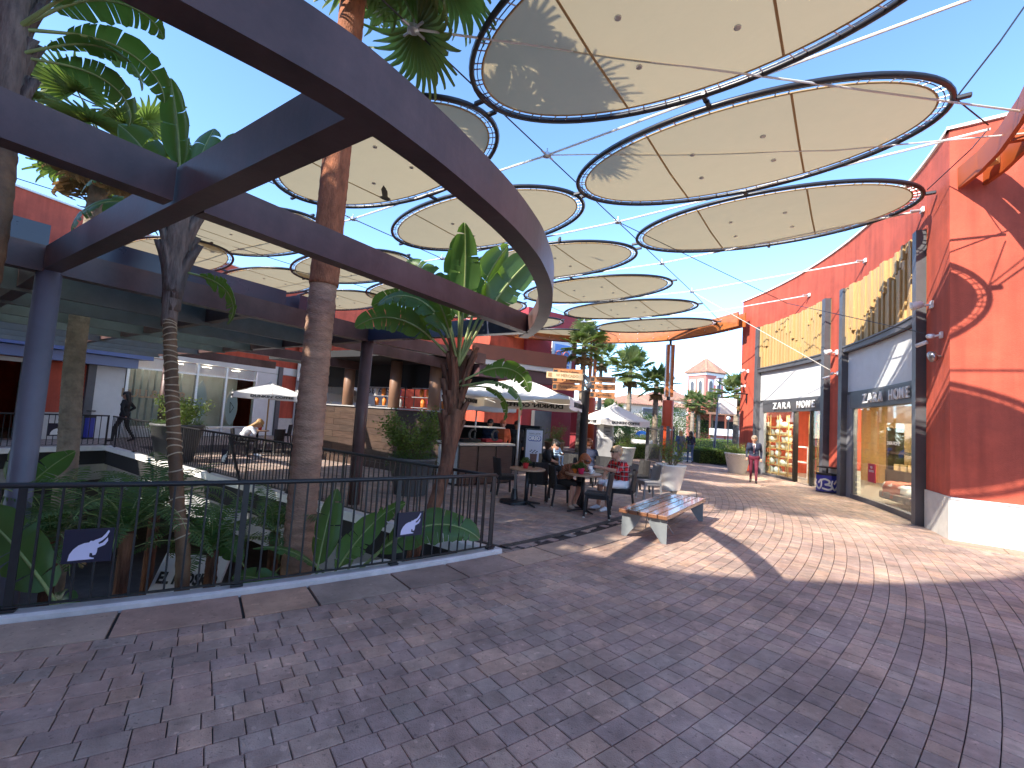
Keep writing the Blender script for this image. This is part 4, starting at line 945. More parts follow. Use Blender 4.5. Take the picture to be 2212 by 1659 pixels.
for i in range(6):
    pr = FL[3] if i % 3 else FD[i % 2]; e = (Matrix.Rotation(R(i * 67 + 20), 3, 'Z') @ Matrix.Rotation(-R(118 + (i % 5) * 8), 3, 'X')).to_euler()
    for me, nm in ((pr[1], 'leaf_stalk'), (pr[0], 'fan_blade')): o = inst(me, nm, t, (fx + .05, fy, 8.6), e, 1.45); o.matrix_parent_inverse = inv
for i in range(7):
    pr = FL[(3, 1)[i % 2]]; e = (Matrix.Rotation(R(-30 - i * 22), 3, 'Z') @ Matrix.Rotation(-R(96 + (i * 37) % 46), 3, 'X')).to_euler()
    for me, nm in ((pr[1], 'leaf_stalk'), (pr[0], 'fan_blade')): o = inst(me, nm, t, (fx + .05, fy, 8.3 - .05 * i), e, 1.5); o.matrix_parent_inverse = inv
# --- banana-like trees
def boots(parent, base, top, r0, r1, n, seed, m):
    rd = random.Random(seed); base, top = Vector(base), Vector(top); ax = (top - base)
    for i in range(n):
        f = i / n; a = (i % 2) * math.pi + rd.uniform(-.5, .5) + .7; c = base.lerp(top, f); r = r0 + (r1 - r0) * f; d = Vector((math.cos(a), math.sin(a), 0)); L = rd.uniform(.5, .85); wd = r * .95
        rs = []
        for k in range(6):
            u = k / 5; cc = c + ax.normalized() * (L * u) + d * (r * .75 + .22 * L * u * u); w_ = wd * (1 - .55 * u); tn = Vector((-d.y, d.x, 0))
            rs.append([cc - tn * w_ - d * .05, cc + d * .05 * (1 - .5 * u), cc + tn * w_ - d * .05, cc - d * .02])
        wb(MB().rings(rs), 'leaf_sheath', m, parent, True)
# traveller tree beside the terrace railing
b0 = D(895, 1190, 6.05); b1 = D(968, 985, 6.45); b2_ = D(985, 885, 6.55); b3 = D(990, 790, 6.6)
t = thing('banana_tree', 'leaning banana tree with fibrous red trunk in front of the terrace', 'tree', (b0.x - .25, b0.y, LZ))
wb(ringed_trunk([(b0.x - .35, b0.y - .1, LZ), (b0.x - .1, b0.y, -.9), b0, D(938, 1090, 6.2), b1, b2_], [.085, .08, .075, .075, .085, .08], 16, .14, .14, 3), 'trunk', m_fiber, t, True)
boots(t, b1 - Vector((0, 0, .25)), b3 - Vector((0, 0, .3)), .075, .10, 22, 5, m_fiber)
inv = pinv(t)
rd = random.Random(11)
def leaves(parent, inv, specs):
    for loc, pair, az, tl, sc, roll in specs:
        e = (Matrix.Rotation(R(az), 3, 'Z') @ Matrix.Rotation(-R(tl), 3, 'X') @ Matrix.Rotation(R(roll), 3, 'Z')).to_euler()
        for me, nm in ((pair[1], 'leaf_stalk'), (pair[0], 'leaf_blade')): o = inst(me, nm, parent, loc, e, sc); o.matrix_parent_inverse = inv
# azimuth 0 bends towards +y, 90 towards -x
leaves(t, inv, [(b3, BL[6], 75, 34, 1.0, 0), (b3, BL[8], 88, 24, 1.05, 0), (b3, BL[5], 70, 16, 1.0, 0), (b3, BL[2], 20, 6, 1.0, 10), (b3, BL[7], -60, 12, 1.05, 0), (b3, BL[4], 170, 10, 1.0, 0), (b3, BL[7], -80, 24, 1.1, 0), (b3, BL[5], -70, 18, 1.05, 0), (b3, BL[6], 95, 48, .9, 0), (b3, BL[4], 5, 14, 1.05, 30), (b3, BL[2], 190, 16, .95, -20), (b3 - Vector((0, 0, .25)), BL[8], -80, 60, .75, 0), (b3 - Vector((0, 0, .3)), BL[3], -105, 78, .65, 20), (b3 - Vector((0, 0, .3)), BL[3], -60, 84, .6, 0), (b3, BL[0], 150, 30, .8, 0)])
# ringed thin trunk left of the fan palm
q0 = D(392, 1290, 4.7); q1 = D(372, 860, 5.0); q2 = D(366, 690, 5.15); q3 = D(382, 545, 5.25); q4 = D(395, 430, 5.3)
t = thing('banana_tree', 'slim tree with brown ringed trunk and torn leaves behind the near railing', 'tree', (q0.x, q0.y, LZ))
wb(ringed_trunk([(q0.x + .1, q0.y - .05, LZ), q0, D(383, 1080, 4.85), q1, q2], [.066, .062, .06, .058, .058], 14, .13, .16, 6), 'trunk', m_ring, t, True)
tp = smooth([Vector((q0.x + .1, q0.y - .05, LZ)), q0, D(383, 1080, 4.85), q1, q2], 14)
for i_ in range(20, len(tp) - 1, 1):
    if i_ % 2 == 0 or tp[i_].z > 1.2:
        d_3 = (tp[i_ + 1] - tp[i_]).normalized(); a_ = d_3.orthogonal().normalized(); b_ = d_3.cross(a_); rr_ = .068 - .005 * i_ / len(tp); wb(MB().tube([tp[i_] + (a_ * math.cos(k_) + b_ * math.sin(k_)) * rr_ + d_3 * .018 * math.sin(k_ + i_) for k_ in np.linspace(0, 6.283, 15)[:-1]], .007, 5, closed=True), 'leaf_scar', mat('pale_scar', (.46, .36, .24), .85), t)
wb(ringed_trunk([q2 - Vector((0, 0, .08)), D(372, 630, 5.2), q3, q4], [.07, .085, .11, .10], 14, .2, .1, 7), 'sheath_core', m_boot, t, True)
boots(t, q2 + Vector((0, 0, .1)), q4 - Vector((0, 0, .2)), .06, .11, 16, 8, m_boot)
inv = pinv(t); q4 = q4 - Vector((0, 0, .25))
leaves(t, inv, [(q4, BL[7], 78, 34, .85, 0), (q4, BL[8], 95, 46, .8, 0), (q4, BL[7], -78, 38, .95, 0), (q4, BL[5], -60, 20, .85, 0), (q4, BL[4], 10, 16, .85, 0), (q4, BL[4], 170, 8, .85, 0), (q4, BL[8], 100, 75, .8, 0), (q4, BL[6], 75, 84, .75, 0), (q3 - Vector((0, 0, .2)), BL[8], -85, 100, .62, 0), (q4, BL[2], 50, 14, .8, 20)])
# near tree at the left edge
w0 = D(-25, 560, 3.75); w1 = D(5, 330, 3.86); w2 = D(25, 120, 3.92); w3 = D(40, -120, 4.0)
t = thing('banana_tree', 'large tree with peeling leaf sheaths at the left edge above the pergola', 'tree', (w0.x - .1, w0.y, LZ))
wb(ringed_trunk([(w0.x - .25, w0.y, LZ), (w0.x - .12, w0.y, .5), w0, w1], [.09, .09, .087, .09], 16, .18, .1, 9), 'trunk', m_ring, t, True)
wb(ringed_trunk([w1 - Vector((0, 0, .1)), w2, w3], [.09, .10, .115], 14, .22, .1, 9), 'sheath_core', m_boot, t, True)
boots(t, w1, w3, .06, .09, 22, 14, m_boot)
inv = pinv(t); w4 = w2 + Vector((0, 0, .25))
leaves(t, inv, [(w4, BL[8], -70, 42, .8, 0), (w4, BL[6], -95, 55, .75, 0), (w4, BL[8], -45, 62, .78, 0), (w4 + Vector((0, 0, .4)), BL[6], -80, 55, .8, 0), (w2, BL[8], -60, 78, .65, 0), (w2, BL[3], -75, 60, .65, 0), (w4, BL[0], 120, 30, .9, 0)])
# --- pale palm trunk behind the left column, feathery crown above
g0 = D(140, 1050, 8.2); g1 = D(165, 740, 8.3)
t = thing('fan_palm', 'pale slim palm trunk behind the grey column with drooping sunlit fans', 'palm', (g0.x, g0.y, LZ))
wb(ringed_trunk([(g0.x, g0.y, LZ), g0, g1, (g1.x + .05, g1.y, 6.2)], [.165, .15, .14, .13], 16, .07, .05, 10), 'trunk', m_ptrunk, t, True)
inv = pinv(t)
for i in range(30):
    pr = FL[i % 4] if i < 22 else FD[i % 2]; e = (Matrix.Rotation(R(i * 137.5), 3, 'Z') @ Matrix.Rotation(-R(40 + 3.6 * i), 3, 'X')).to_euler()
    for me, nm in ((pr[1], 'leaf_stalk'), (pr[0], 'fan_blade')): o = inst(me, nm, t, (g1.x + .05, g1.y, 6.3 - .01 * i), e, 1.15); o.matrix_parent_inverse = inv
# --- plants down in the opening
def low_palm(label, loc, n, sc, seed, dead=0, tr=.5):
    t = thing('feather_palm', label, 'palm', (loc[0], loc[1], LZ)); rd = random.Random(seed)
    wb(ringed_trunk([(loc[0], loc[1], LZ), (loc[0] + .03, loc[1], loc[2])], [.07, .06], 12, .08, .08, seed), 'trunk', m_fiber, t, True); inv = pinv(t)
    for i in range(n):
        pr = PL[i % 3]; e = (Matrix.Rotation(R(i * 137.5 + seed), 3, 'Z') @ Matrix.Rotation(-R(14 + 62 * (i / n)), 3, 'X')).to_euler()
        for me, nm in ((pr[1], 'leaf_stalk'), (pr[0], 'frond_blade')): o = inst(me, nm, t, loc, e, sc * rd.uniform(.85, 1.1)); o.matrix_parent_inverse = inv
    for i in range(dead):
        e = (Matrix.Rotation(R(150 + i * 25), 3, 'Z') @ Matrix.Rotation(-R(60), 3, 'X')).to_euler()
        for me, nm in ((PD[0][1], 'leaf_stalk'), (PD[0][0], 'frond_blade')): o = inst(me, nm, t, loc, e, sc * .9); o.matrix_parent_inverse = inv
def down(px, py, y): return D(px, py, y)
low_palm('feather palm with arching fronds below the near railing, one frond dry', down(270, 1150, 4.9), 18, .50, 3, 2)
low_palm('feather palm behind the ringed trunk with upright green fronds', down(330, 1110, 6.3), 16, .56, 40)
low_palm('dark feather palm right of the ringed trunk below the railing', down(455, 1190, 5.6), 16, .52, 71)
low_palm('shadowed feather palm left of the emblem panel by the column', down(110, 1160, 5.2), 14, .5, 23)
low_palm('fan of stiff fronds near the far slab edge', down(590, 1150, 6.0), 10, .42, 55)
def ban_plant(label, loc, specs):
    t = thing('banana_plant', label, 'plant', (loc[0], loc[1], LZ)); wb(ringed_trunk([(loc[0], loc[1], LZ), (loc[0], loc[1], loc[2])], [.09, .06], 12, .2, .1, 2), 'stem', m_rib, t, True); inv = pinv(t)
    leaves(t, inv, [(loc, p, a, b2, s, r) for p, a, b2, s, r in specs])
lo = down(190, 1420, 3.9); ban_plant('banana plant with one huge bright leaf at the lower left behind the railing', lo, [(BL[7], 84, 42, .86, 0), (BL[5], 60, 60, .5, 0)])
lo = down(668, 1330, 5.0); ban_plant('banana plant with broad upright leaves beside the fan palm base', lo, [(BL[4], -15, 8, .72, 0), (BL[7], -70, 26, .66, 0), (BL[5], 85, 55, .5, 0)])
lo = down(735, 1270, 5.5); ban_plant('banana plant with a long arching leaf below the corner of the railing', lo, [(BL[6], -80, 44, .98, 0), (BL[5], -60, 20, .62, 0), (BL[0], 100, 50, .55, 0)])
lo = down(-10, 1130, 5.0); ban_plant('dark banana plant at the left edge behind the column', lo, [(BL[4], 10, 14, .6, 0), (BL[7], -70, 30, .5, 0)])
lo = down(560, 1270, 5.6); ban_plant('shaded banana plant behind the near railing post', lo, [(BL[5], 80, 45, .55, 0), (BL[0], -40, 50, .55, 0)])
# --- two unseen palms added left of the view so their crowns shade the terrace
for k, (x, y, z) in enumerate(((-7.2, 2.6, 7.0), (-8.6, 4.6, 7.3))):
    t = thing('fan_palm', ('unseen tall fan palm added left of the viewpoint for its shade', 'unseen farther fan palm added left of the view for its shade', 'unseen nearest fan palm added left of the viewpoint for its shade')[k], 'palm', (x, y, LZ)); wb(ringed_trunk([(x, y, LZ), (x, y, 2), (x + .05, y, z)], [.18, .15, .13], 14, .12, .06, k), 'trunk', m_trunk, t, True); inv = pinv(t)
    for i in range(46):
        pr = FL[i % 4]; e = (Matrix.Rotation(R(i * 137.5 + 40 * k), 3, 'Z') @ Matrix.Rotation(-R(10 + 110 * (i / 46)), 3, 'X')).to_euler()
        for me, nm in ((pr[1], 'leaf_stalk'), (pr[0], 'fan_blade')): o = inst(me, nm, t, (x + .05, y, z), e, 1.35); o.matrix_parent_inverse = inv
# --- shrubs of many small leaves
def foliage_mesh(name, m, n, shape, seed, ls=(.03, .05)):
    rd = random.Random(seed); mb = MB()
    for i in range(n):
        p = Vector(shape(rd)); a = rd.uniform(0, 6.28); b2 = rd.uniform(-.7, .9); d = Vector((math.cos(a) * math.cos(b2), math.sin(a) * math.cos(b2), math.sin(b2))); s_ = d.cross(Vector((rd.uniform(-1, 1), rd.uniform(-1, 1), rd.uniform(-1, 1)))).normalized(); l = rd.uniform(*ls)
        mb.add([p, p + d * l * .5 + s_ * l * .3, p + d * l, p + d * l * .5 - s_ * l * .3], [(0, 1, 2, 3)])
    return mdata(mb, name, m)
def twig_shape(twigs, spread):
    def f(rd):
        tw = rd.choice(twigs); u = rd.uniform(.25, 1); p = tw[0].lerp(tw[1], u); return p + Vector((rd.gauss(0, spread), rd.gauss(0, spread), rd.gauss(0, spread)))
    return f
def planter(label, loc, r, h, pot_m, prof, seed, sh=.9, nt=16, nleaf=1500, spread=.45, low=True, ls=(.03, .055), lean=0, leafm=None):
    t = thing('planter', label, 'planter', (loc[0], loc[1], 0)); MB().lathe([(a * r, z * h) for a, z in prof], (0, 0, 0), 28).build('pot', pot_m, t, True)
    MB().lathe([(r * .1, h - .05), (r * .86, h - .045), (r * .86, h - .04), (r * .1, h - .035)], (0, 0, 0), 20).build('soil', mat('soil', (.05, .035, .025), .95), t)
    rd = random.Random(seed); tw = []; st = MB()
    for i in range(nt):
        a = rd.uniform(0, 6.28); q = rd.uniform(.0, .35) * r; p = Vector((q * math.cos(a), q * math.sin(a), h - .05)); L = sh * rd.uniform(.55, 1.1); e = p + Vector((math.cos(a) * spread * rd.uniform(.2, 1) + lean, math.sin(a) * spread * rd.uniform(.2, 1), L)); tw.append((p, e)); st.tube([p, p.lerp(e, .5) + Vector((rd.gauss(0, .03), rd.gauss(0, .03), .05)), e], [.009, .006, .003], 5)
    sh_ = tag(bpy.data.objects.new('foliage', foliage_mesh('foliage', leafm or m_shrub, nleaf, twig_shape(tw, .07), seed, ls)), kind='stuff'); COL.objects.link(sh_); sh_.parent = t
    st.build('twigs', mat('twig', (.16, .12, .07), .9), t)
    if low:
        def ring_(rd):
            a = rd.uniform(0, 6.28); q = rd.uniform(.3, 1.12) * r; return (q * math.cos(a), q * math.sin(a), h + rd.uniform(-.05, .10) - max(0, q - r) * 1.6 - (rd.random() ** 2 * .25 if q > .95 * r else 0))
        g = tag(bpy.data.objects.new('ground_cover', foliage_mesh('ground_cover', m_shrub2, 2600, ring_, seed + 1, (.018, .035))), kind='stuff'); COL.objects.link(g); g.parent = t
    return t
tall_cone = [(.62, 0), (.66, .02), (.97, .93), (1.0, .94), (1.0, 1.0), (.93, 1.0), (.9, .95)]
c = P(885, 1068); planter('large dark planter with airy shrub between railing and cafe counter', (c.x, c.y), .50, .78, m_dkpot, tall_cone, 1, 1.05, 26, 3400, .75, ls=(.045, .08))
c = P(376, 997); planter('large dark planter with flowering shrub beyond the far railing', (c.x, c.y), .62, 1.0, m_dkpot, tall_cone, 2, .7, 20, 1900, .75, ls=(.045, .075))
c = P(1447, 1058); planter('white conical planter with rose bush behind the bench', (c.x, c.y), .42, .72, m_whitepot, tall_cone, 3, .75, 16, 1500, .38, False)
c = P(1592, 1022); planter('white tapered planter with low shrub beside the man in a blazer', (c.x, c.y), .52, .85, m_whitepot, tall_cone, 4, .4, 16, 1300, .5)
c = P(1385, 985); planter('big white rimmed pot of grass near the iron gate', (c.x, c.y), .62, .95, m_whitepot, [(.6, 0), (.62, .02), (.85, .7), (1, .72), (1.0, 1.0), (.92, 1.0), (.9, .9)], 5, .3, 24, 1200, .6)
c = P(1350, 1005); planter('white pot with yellow green bush behind the red checked shirt', (c.x, c.y), .42, .8, m_whitepot, tall_cone, 6, .6, 16, 1100, .45)
c = P(1195, 1003); planter('pot of yellow green bush beside the cafe poster stand', (c.x, c.y), .4, .9, m_brown, tall_cone, 7, .7, 16, 1100, .45)
# ================================================================== left building
ldir = (LB - LA).normalized(); lrz = math.atan2(ldir.y, ldir.x)
lb = thing('red_shop_building', 'long red shop building on the left with white framed show windows', 'building', tuple(LA), lrz)
def lbox(s0, s1, y0, y1, z0, z1, name, m, parent=None):
    return MB().box(((s0 + s1) / 2, (y0 + y1) / 2, (z0 + z1) / 2), (s1 - s0, y1 - y0, z1 - z0)).build(name, m, parent or lb)
lbox(-12, 13.6, 5.7, 5.98, 0, 3.61, 'rear_wall', m_red); lbox(-12.2, -12, .0, 6, 0, 3.61, 'side_wall', m_red); lbox(13.3, 13.55, .3, 5.7, 0, 3.61, 'side_wall', m_red); lbox(-12, 13.6, 0, 6, 3.62, 8, 'upper_wall', m_red); lbox(-12.05, 13.65, -.05, 6.05, 8, 8.06, 'coping', m_coping)
m_blueband = mat('blue_fascia', (.085, .14, .34), .4, var=.06, vscale=2)
lbox(-12, 4.35, -.75, -.02, 3.02, 3.35, 'fascia', m_blueband); lbox(-12, 3.95, -.55, -.03, 2.66, 3.0, 'fascia', mat('blue_fascia_low', (.13, .18, .34), .4))
lbox(-12, 2.65, .0, .3, 3.36, 3.61, 'wall', m_red)
lbox(2.66, 13.55, .0, .3, 3.22, 3.61, 'band', m_white)
lbox(1.35, 2.62, 0, .3, .92, 2.64, 'wall', m_red); lbox(1.35, 2.62, -.02, .3, 0, .9, 'plinth', m_plinth); lbox(2.63, 2.88, -.1, .3, 0, 3.0, 'pilaster', m_frame)
lbox(1.05, 1.33, -.08, .3, 0, 2.64, 'pilaster', m_frame)
lbox(2.9, 3.88, 0, .25, 0, 3.2, 'white_panel', m_white); lbox(9.82, 11.05, 0, .25, 0, 3.2, 'white_panel', m_white); lbox(11.06, 11.3, -.1, .3, 0, 3.6, 'pilaster', m_frame)
lbox(11.32, 13.5, 0, .3, .92, 3.2, 'wall', m_red); lbox(11.32, 13.5, -.02, .3, 0, .9, 'plinth', m_plinth)
mul = [3.95, 5.5, 6.7, 8.1, 9.75]
for a in mul: lbox(a - .05, a + .05, -.04, .1, 0, 3.2, 'mullion', m_galv)
lw_me = mdata(MB().box((0, 0, 0), (1, .03, .022)), 'louvre', m_white)
for a, b2 in zip(mul, mul[1:]):
    lbox(a + .05, b2 - .05, -.03, .08, 2.70, 2.76, 'transom', m_galv); lbox(a + .05, b2 - .05, -.03, .08, .40, .46, 'transom', m_galv)
    lbox(a + .05, b2 - .05, .03, .045, .46, 2.7, 'window_glass', m_win2)
    for k in range(10): inst(lw_me, 'louvre', lb, ((a + b2) / 2, 0, 2.79 + k * .041), (R(35), 0, 0), (b2 - a - .1, 1, 1))
    for k in range(8): inst(lw_me, 'louvre', lb, ((a + b2) / 2, 0, .05 + k * .042), (R(35), 0, 0), (b2 - a - .1, 1, 1))
lbox(3.9, 9.8, 1.3, 1.4, 0, 3.2, 'display_back', mat('display_grey', (.50, .53, .53), .8, var=.2, vscale=2)); lbox(3.9, 9.8, .1, 1.3, 0, .3, 'display_floor', m_white)
for i in range(10): lbox(4.0 + i * .27, 4.02 + i * .27, .5, .62, .4, 2.75, 'curtain', mat('curtain_grey', (.58, .62, .65), .9))
for x_ in (4.6, 6.1, 7.4, 8.9): lbox(x_ - .15, x_ + .15, .3, .5, 3.1, 3.14, 'display_lamp', mat('soft_lamp', (1, .86, .66), .5, emit=9))
# left shop front
lbox(-12, 1.05, .1, .12, .05, 2.5, 'window_glass', m_win2); lbox(-12, 1.05, 1.8, 1.9, 0, 2.7, 'display_back', mat('brown_in', (.10, .07, .05), .8)); lbox(-12, 1.05, 0, .2, 2.5, 2.64, 'transom', m_white)
for a in (.95, -.6, -2.1, -4): lbox(a - .05, a + .05, 0, .14, 0, 2.5, 'mullion', m_galv)
mt = mat('brown_print', (.34, .24, .15), .6)
text('PULL&BEAR', .44, mt, lb, Matrix.Translation((5.05, .0, 1.72)), ext=.01, width=2.5, bold=.012, name='window_lettering')
for i, (s, z, w_, h_) in enumerate(((7.35, 1.55, .30, 1.9), (8.95, 1.35, .33, 1.75))):
    t = thing('surfboard', ('white surfboard standing in the show window beside the mullion', 'white surfboard with a dark triangle sign in the right show window')[i], 'surfboard'); m4 = Matrix.Translation(LA) @ Matrix.Rotation(lrz, 4, 'Z') @ Matrix.Translation((s, .5, z)); t.matrix_world = m4; t.location = m4.to_translation(); t.rotation_euler = (0, 0, lrz)
    prof_ = [(math.sin(math.pi * k / 16) ** .62 * w_ * (1 if k < 8 else .98), -h_ / 2 + h_ * k / 16) for k in range(17)]
    poly = [(x, 0, z_) for x, z_ in prof_] + [(-x, 0, z_) for x, z_ in reversed(prof_[1:-1])]
    MB().prism(poly, (0, .05, 0)).build('board', mat('board_white', (.72, .74, .76), .35), t)
    if i: 
        for a, b2 in (((-.1, .25), (.12, 0)), ((.12, 0), (-.06, -.28)), ((-.1, .25), (-.06, -.28))): MB().beam((a[0], -.006, a[1]), (b2[0], -.006, b2[1]), .02, .01, 'mid').build('mark', m_dprint, t)
# second part of the left building, towards the back
LC = Vector((-1.6, 31.2, 0)); d2 = (LC - LB).normalized(); rz2 = math.atan2(d2.y, d2.x); len2 = (LC - LB).length
bb = thing('red_shop_building', 'far red shop building behind the cafe roof with shop sign', 'building', tuple(LB + d2 * .7), rz2)
def bbox(s0, s1, y0, y1, z0, z1, name, m): return MB().box(((s0 + s1) / 2, (y0 + y1) / 2, (z0 + z1) / 2), (s1 - s0, y1 - y0, z1 - z0)).build(name, m, bb)
bbox(0, len2 - 1, 5.7, 5.98, 0, 4.19, 'rear_wall', m_red); bbox(0.0, len2 - 1, .35, 6, 4.2, 8, 'upper_wall', m_red); bbox(-.0, len2 - 1, .3, 6.05, 8, 8.06, 'coping', m_coping)
bbox(0, 5.5, .3, .6, 3.0, 4.19, 'white_band', m_white); bbox(0, len2 - 1, .5, .6, 0, 4.19, 'shop_front', mat('shade_grey', (.42, .42, .44), .7)); bbox(5.52, 8.4, .25, .55, 0, 4.18, 'wall', m_red); bbox(8.5, len2 - 1, .25, .4, .1, 3.6, 'window_glass', m_win2)
bbox(.3, 3.4, .2, .29, 2.55, 3.0, 'sign_panel', m_white)
p = onseg(722, 822, (LB.x, LB.y), (LC.x, LC.y)); s_ = (p - LB - d2 * .7).dot(d2)
text('PULL&BEAR', .55, m_dprint, bb, Matrix.Translation((s_ + 1.6, .18, 2.78)), ext=.01, width=3.4)
for i in range(12): bbox(1 + i * .25, 1.12 + i * .25, .28, .33, 4.4, 4.9, 'slat', m_slat)
for i in range(9): bbox(9.2 + i * .28, 9.36 + i * .28, .2, .34, 5.1, 5.7, 'slat', m_slat)
# wine-red block with a blue tiled window
ws = D(1128, 900, 30); we = D(1238, 900, 32.5); wdv = Vector((we.x - ws.x, we.y - ws.y, 0)); wlen = wdv.length; wrz = math.atan2(wdv.y, wdv.x)
wbk = thing('wine_red_building', 'wine red building with a blue and white twin arched window behind the parasols', 'building', (ws.x, ws.y, 0), wrz)
def wbox(s0, s1, y0, y1, z0, z1, name, m, par=None): return MB().box(((s0 + s1) / 2, (y0 + y1) / 2, (z0 + z1) / 2), (s1 - s0, y1 - y0, z1 - z0)).build(name, m, par or wbk)
wbox(0, wlen, 0, 6, 3.2, 9, 'upper_wall', m_dkred); wbox(-2.6, -.01, .3, 5, 3.2, 8.6, 'upper_wall', m_red); wbox(0, wlen, .1, 6, 0, 3.19, 'lower_wall', m_dkred); wbox(-2.6, -.02, .4, 5, 0, 3.19, 'lower_wall', m_red)
wbox(wlen - 1.1, wlen + .3, -2.4, -1.0, 0, 2.6, 'entrance_block', m_dkred); wbox(wlen - 3.6, wlen - 2.2, -.3, .05, 0, 2.3, 'gate', m_frame)
wx = wlen - 1.35
fr = wbox(wx - .95, wx + .85, -.08, 0, 4.6, 7.2, 'window_surround', m_white)
pn = wbox(wx - .72, wx + .62, -.11, -.085, 4.65, 6.9, 'tile_panel', mat('blue_tile', (.10, .25, .62), .35, var=.1, vscale=10))
for sx in (-.38, .28):
    poly = [(wx + sx - .24, -.14, 5.6), (wx + sx + .24, -.14, 5.6)] + [(wx + sx + .24 * math.cos(a), -.14, 6.15 + .26 * math.sin(a)) for a in np.linspace(0, math.pi, 9)]
    MB().prism(poly, (0, .022, 0)).build('arch_opening', mat('deep_blue', (.05, .12, .40), .4), wbk)
    mb = MB().tube([(wx + sx + .27 * math.cos(a), -.14, 6.15 + .29 * math.sin(a)) for a in np.linspace(0, math.pi, 9)], .035, 6); mb.build('arch_moulding', m_pink, wbk)
wbox(wx - .72, wx + .62, -.16, -.11, 5.5, 5.6, 'sill', m_white)
# ================================================================== cafe kiosk under a rust coloured roof
kz0, kz1 = 3.18, 3.58
K0 = Vector((-1.05, 11.8, 0)); K1 = D(1220, 783, 13.2); K1 = Vector((K1.x, K1.y, 0))
kio = thing('cafe_kiosk', 'cafe kiosk with rust coloured roof fascia, round brown columns and plank wall', 'kiosk', (-3, 14, 0))
def kbeam(a, b2, w_, z0, z1, name, m): return wb(MB().beam((a[0], a[1], z0), (b2[0], b2[1], z0), w_, z1 - z0, 'bot'), name, m, kio)
KB = [K1 + Vector((-.6, 5.5, 0)), Vector((-6.6, 19.2, 0)), Vector((-8.6, 16.4, 0)), Vector((-2.6, 12.2, 0))]
kbeam(K0, K1, .12, kz0 + .02, kz1, 'fascia', m_fascia); kbeam(K1, KB[0], .12, kz0 + .02, kz1, 'fascia', m_fascia)
kbeam(K0 + Vector((.1, .15, 0)), K1 + Vector((-.1, .15, 0)), .2, kz0 - .1, kz0 + .03, 'white_gutter', m_white)
kbeam(K0 + Vector((.1, .4, 0)), K1 + Vector((-.3, .4, 0)), .3, kz0 - .42, kz0 - .11, 'soffit_beam', mat('plum_steel', (.12, .06, .065), .5, var=.1))
rp = [K0 + Vector((.05, .1, 0)), K1 + Vector((-.1, .08, 0)), KB[0], KB[1], KB[2], KB[3]]
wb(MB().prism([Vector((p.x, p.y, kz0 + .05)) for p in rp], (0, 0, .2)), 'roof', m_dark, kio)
KW0, KW1 = Vector((-1.75, 12.45, 0)), Vector((-7.4, 16.2, 0)); kd = (KW1 - KW0).normalized(); kn = Vector((kd.y, -kd.x, 0)); kn = kn if kn.y > 0 else -kn
inv = pinv(kio); pm = {}
row = 0
for zi in range(9):
    s0 = -.3 * (zi % 2); 
    while s0 < (KW1 - KW0).length:
        a, b2 = max(0, s0), min((KW1 - KW0).length, s0 + 1.15); 
        if b2 - a > .1:
            c = KW0 + kd * ((a + b2) / 2) + Vector((0, 0, .1 + zi * .195)); wb(MB().box(c, (b2 - a - .006, .04 + .004 * ((zi * 3 + int(s0 * 7)) % 3), .189), math.atan2(kd.y, kd.x)), 'plank', m_brwood, kio)
        s0 += 1.15
kbeam(KW0 + kn * .12, KW1 + kn * .12, .16, 0, 1.74, 'wall_core', m_dark); kbeam(KW0 + kn * .06, KW1 + kn * .06, .26, 1.765, 1.80, 'counter_top', mat('counter_grey', (.40, .39, .38), .4))
for px, dd in ((940, .35), (854, 2.0), (754, 4.3)):
    c = onseg(px, 830, tuple((KW0 + kn * .3)[:2]), tuple((KW1 + kn * .3)[:2])); wb(MB().lathe([(.17, 1.6), (.17, 3.2)], (c.x, c.y, 0), 20), 'column', m_brown, kio, True)
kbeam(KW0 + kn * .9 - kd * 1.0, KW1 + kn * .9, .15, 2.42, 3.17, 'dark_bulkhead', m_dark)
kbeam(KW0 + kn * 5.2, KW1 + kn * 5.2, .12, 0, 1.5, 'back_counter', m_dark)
# glass shelves with cups
for k, (a, b2) in enumerate(((.5, 1.9), (2.3, 4.0))):
    t = thing('cup_rack', ('steel shelf rack of coloured cups on the counter near the banana tree', 'steel shelf rack of coloured cups on the counter behind the round column')[k], 'rack', tuple(KW0 + kn * .9 + kd * a))
    for z in (1.84, 2.15, 2.42): wb(MB().beam(KW0 + kn * .75 + kd * a + Vector((0, 0, z)), KW0 + kn * .75 + kd * b2 + Vector((0, 0, z)), .22, .02, 'bot'), 'shelf', m_galv, t)
    for q in (a, (a + b2) / 2, b2): wb(MB().beam(KW0 + kn * .75 + kd * q + Vector((0, 0, 1.8)), KW0 + kn * .75 + kd * q + Vector((0, 0, 2.5)), .03, .03, 'mid'), 'upright', m_black, t)
    for zi, z in enumerate((1.86, 2.17)):
        for i in range(4):
            s = a + .2 + i * (b2 - a - .3) / 4 + .07 * zi; p = KW0 + kn * .75 + kd * s; mcol = [m_orpot, m_whitepot, mat('pink_cup', (.65, .05, .35), .4), m_orpot][(i + zi + k) % 4]
            o = MB().lathe([(.045, 0), (.06, .02), (.075, .19), (.06, .2), (.05, .24), (.02, .25)], (0, 0, 0), 12).build('cup', mcol, None, True); o.location = (p.x, p.y, z)
            tag(o, '%s lidded cup, %s on the %s shelf of the %s cup rack' % (['orange', 'white', 'pink', 'orange'][(i + zi + k) % 4], ('first', 'second', 'third', 'last')[i], ('lower', 'upper')[zi], ('right', 'left')[k]), 'cup', 'cups on the kiosk racks')
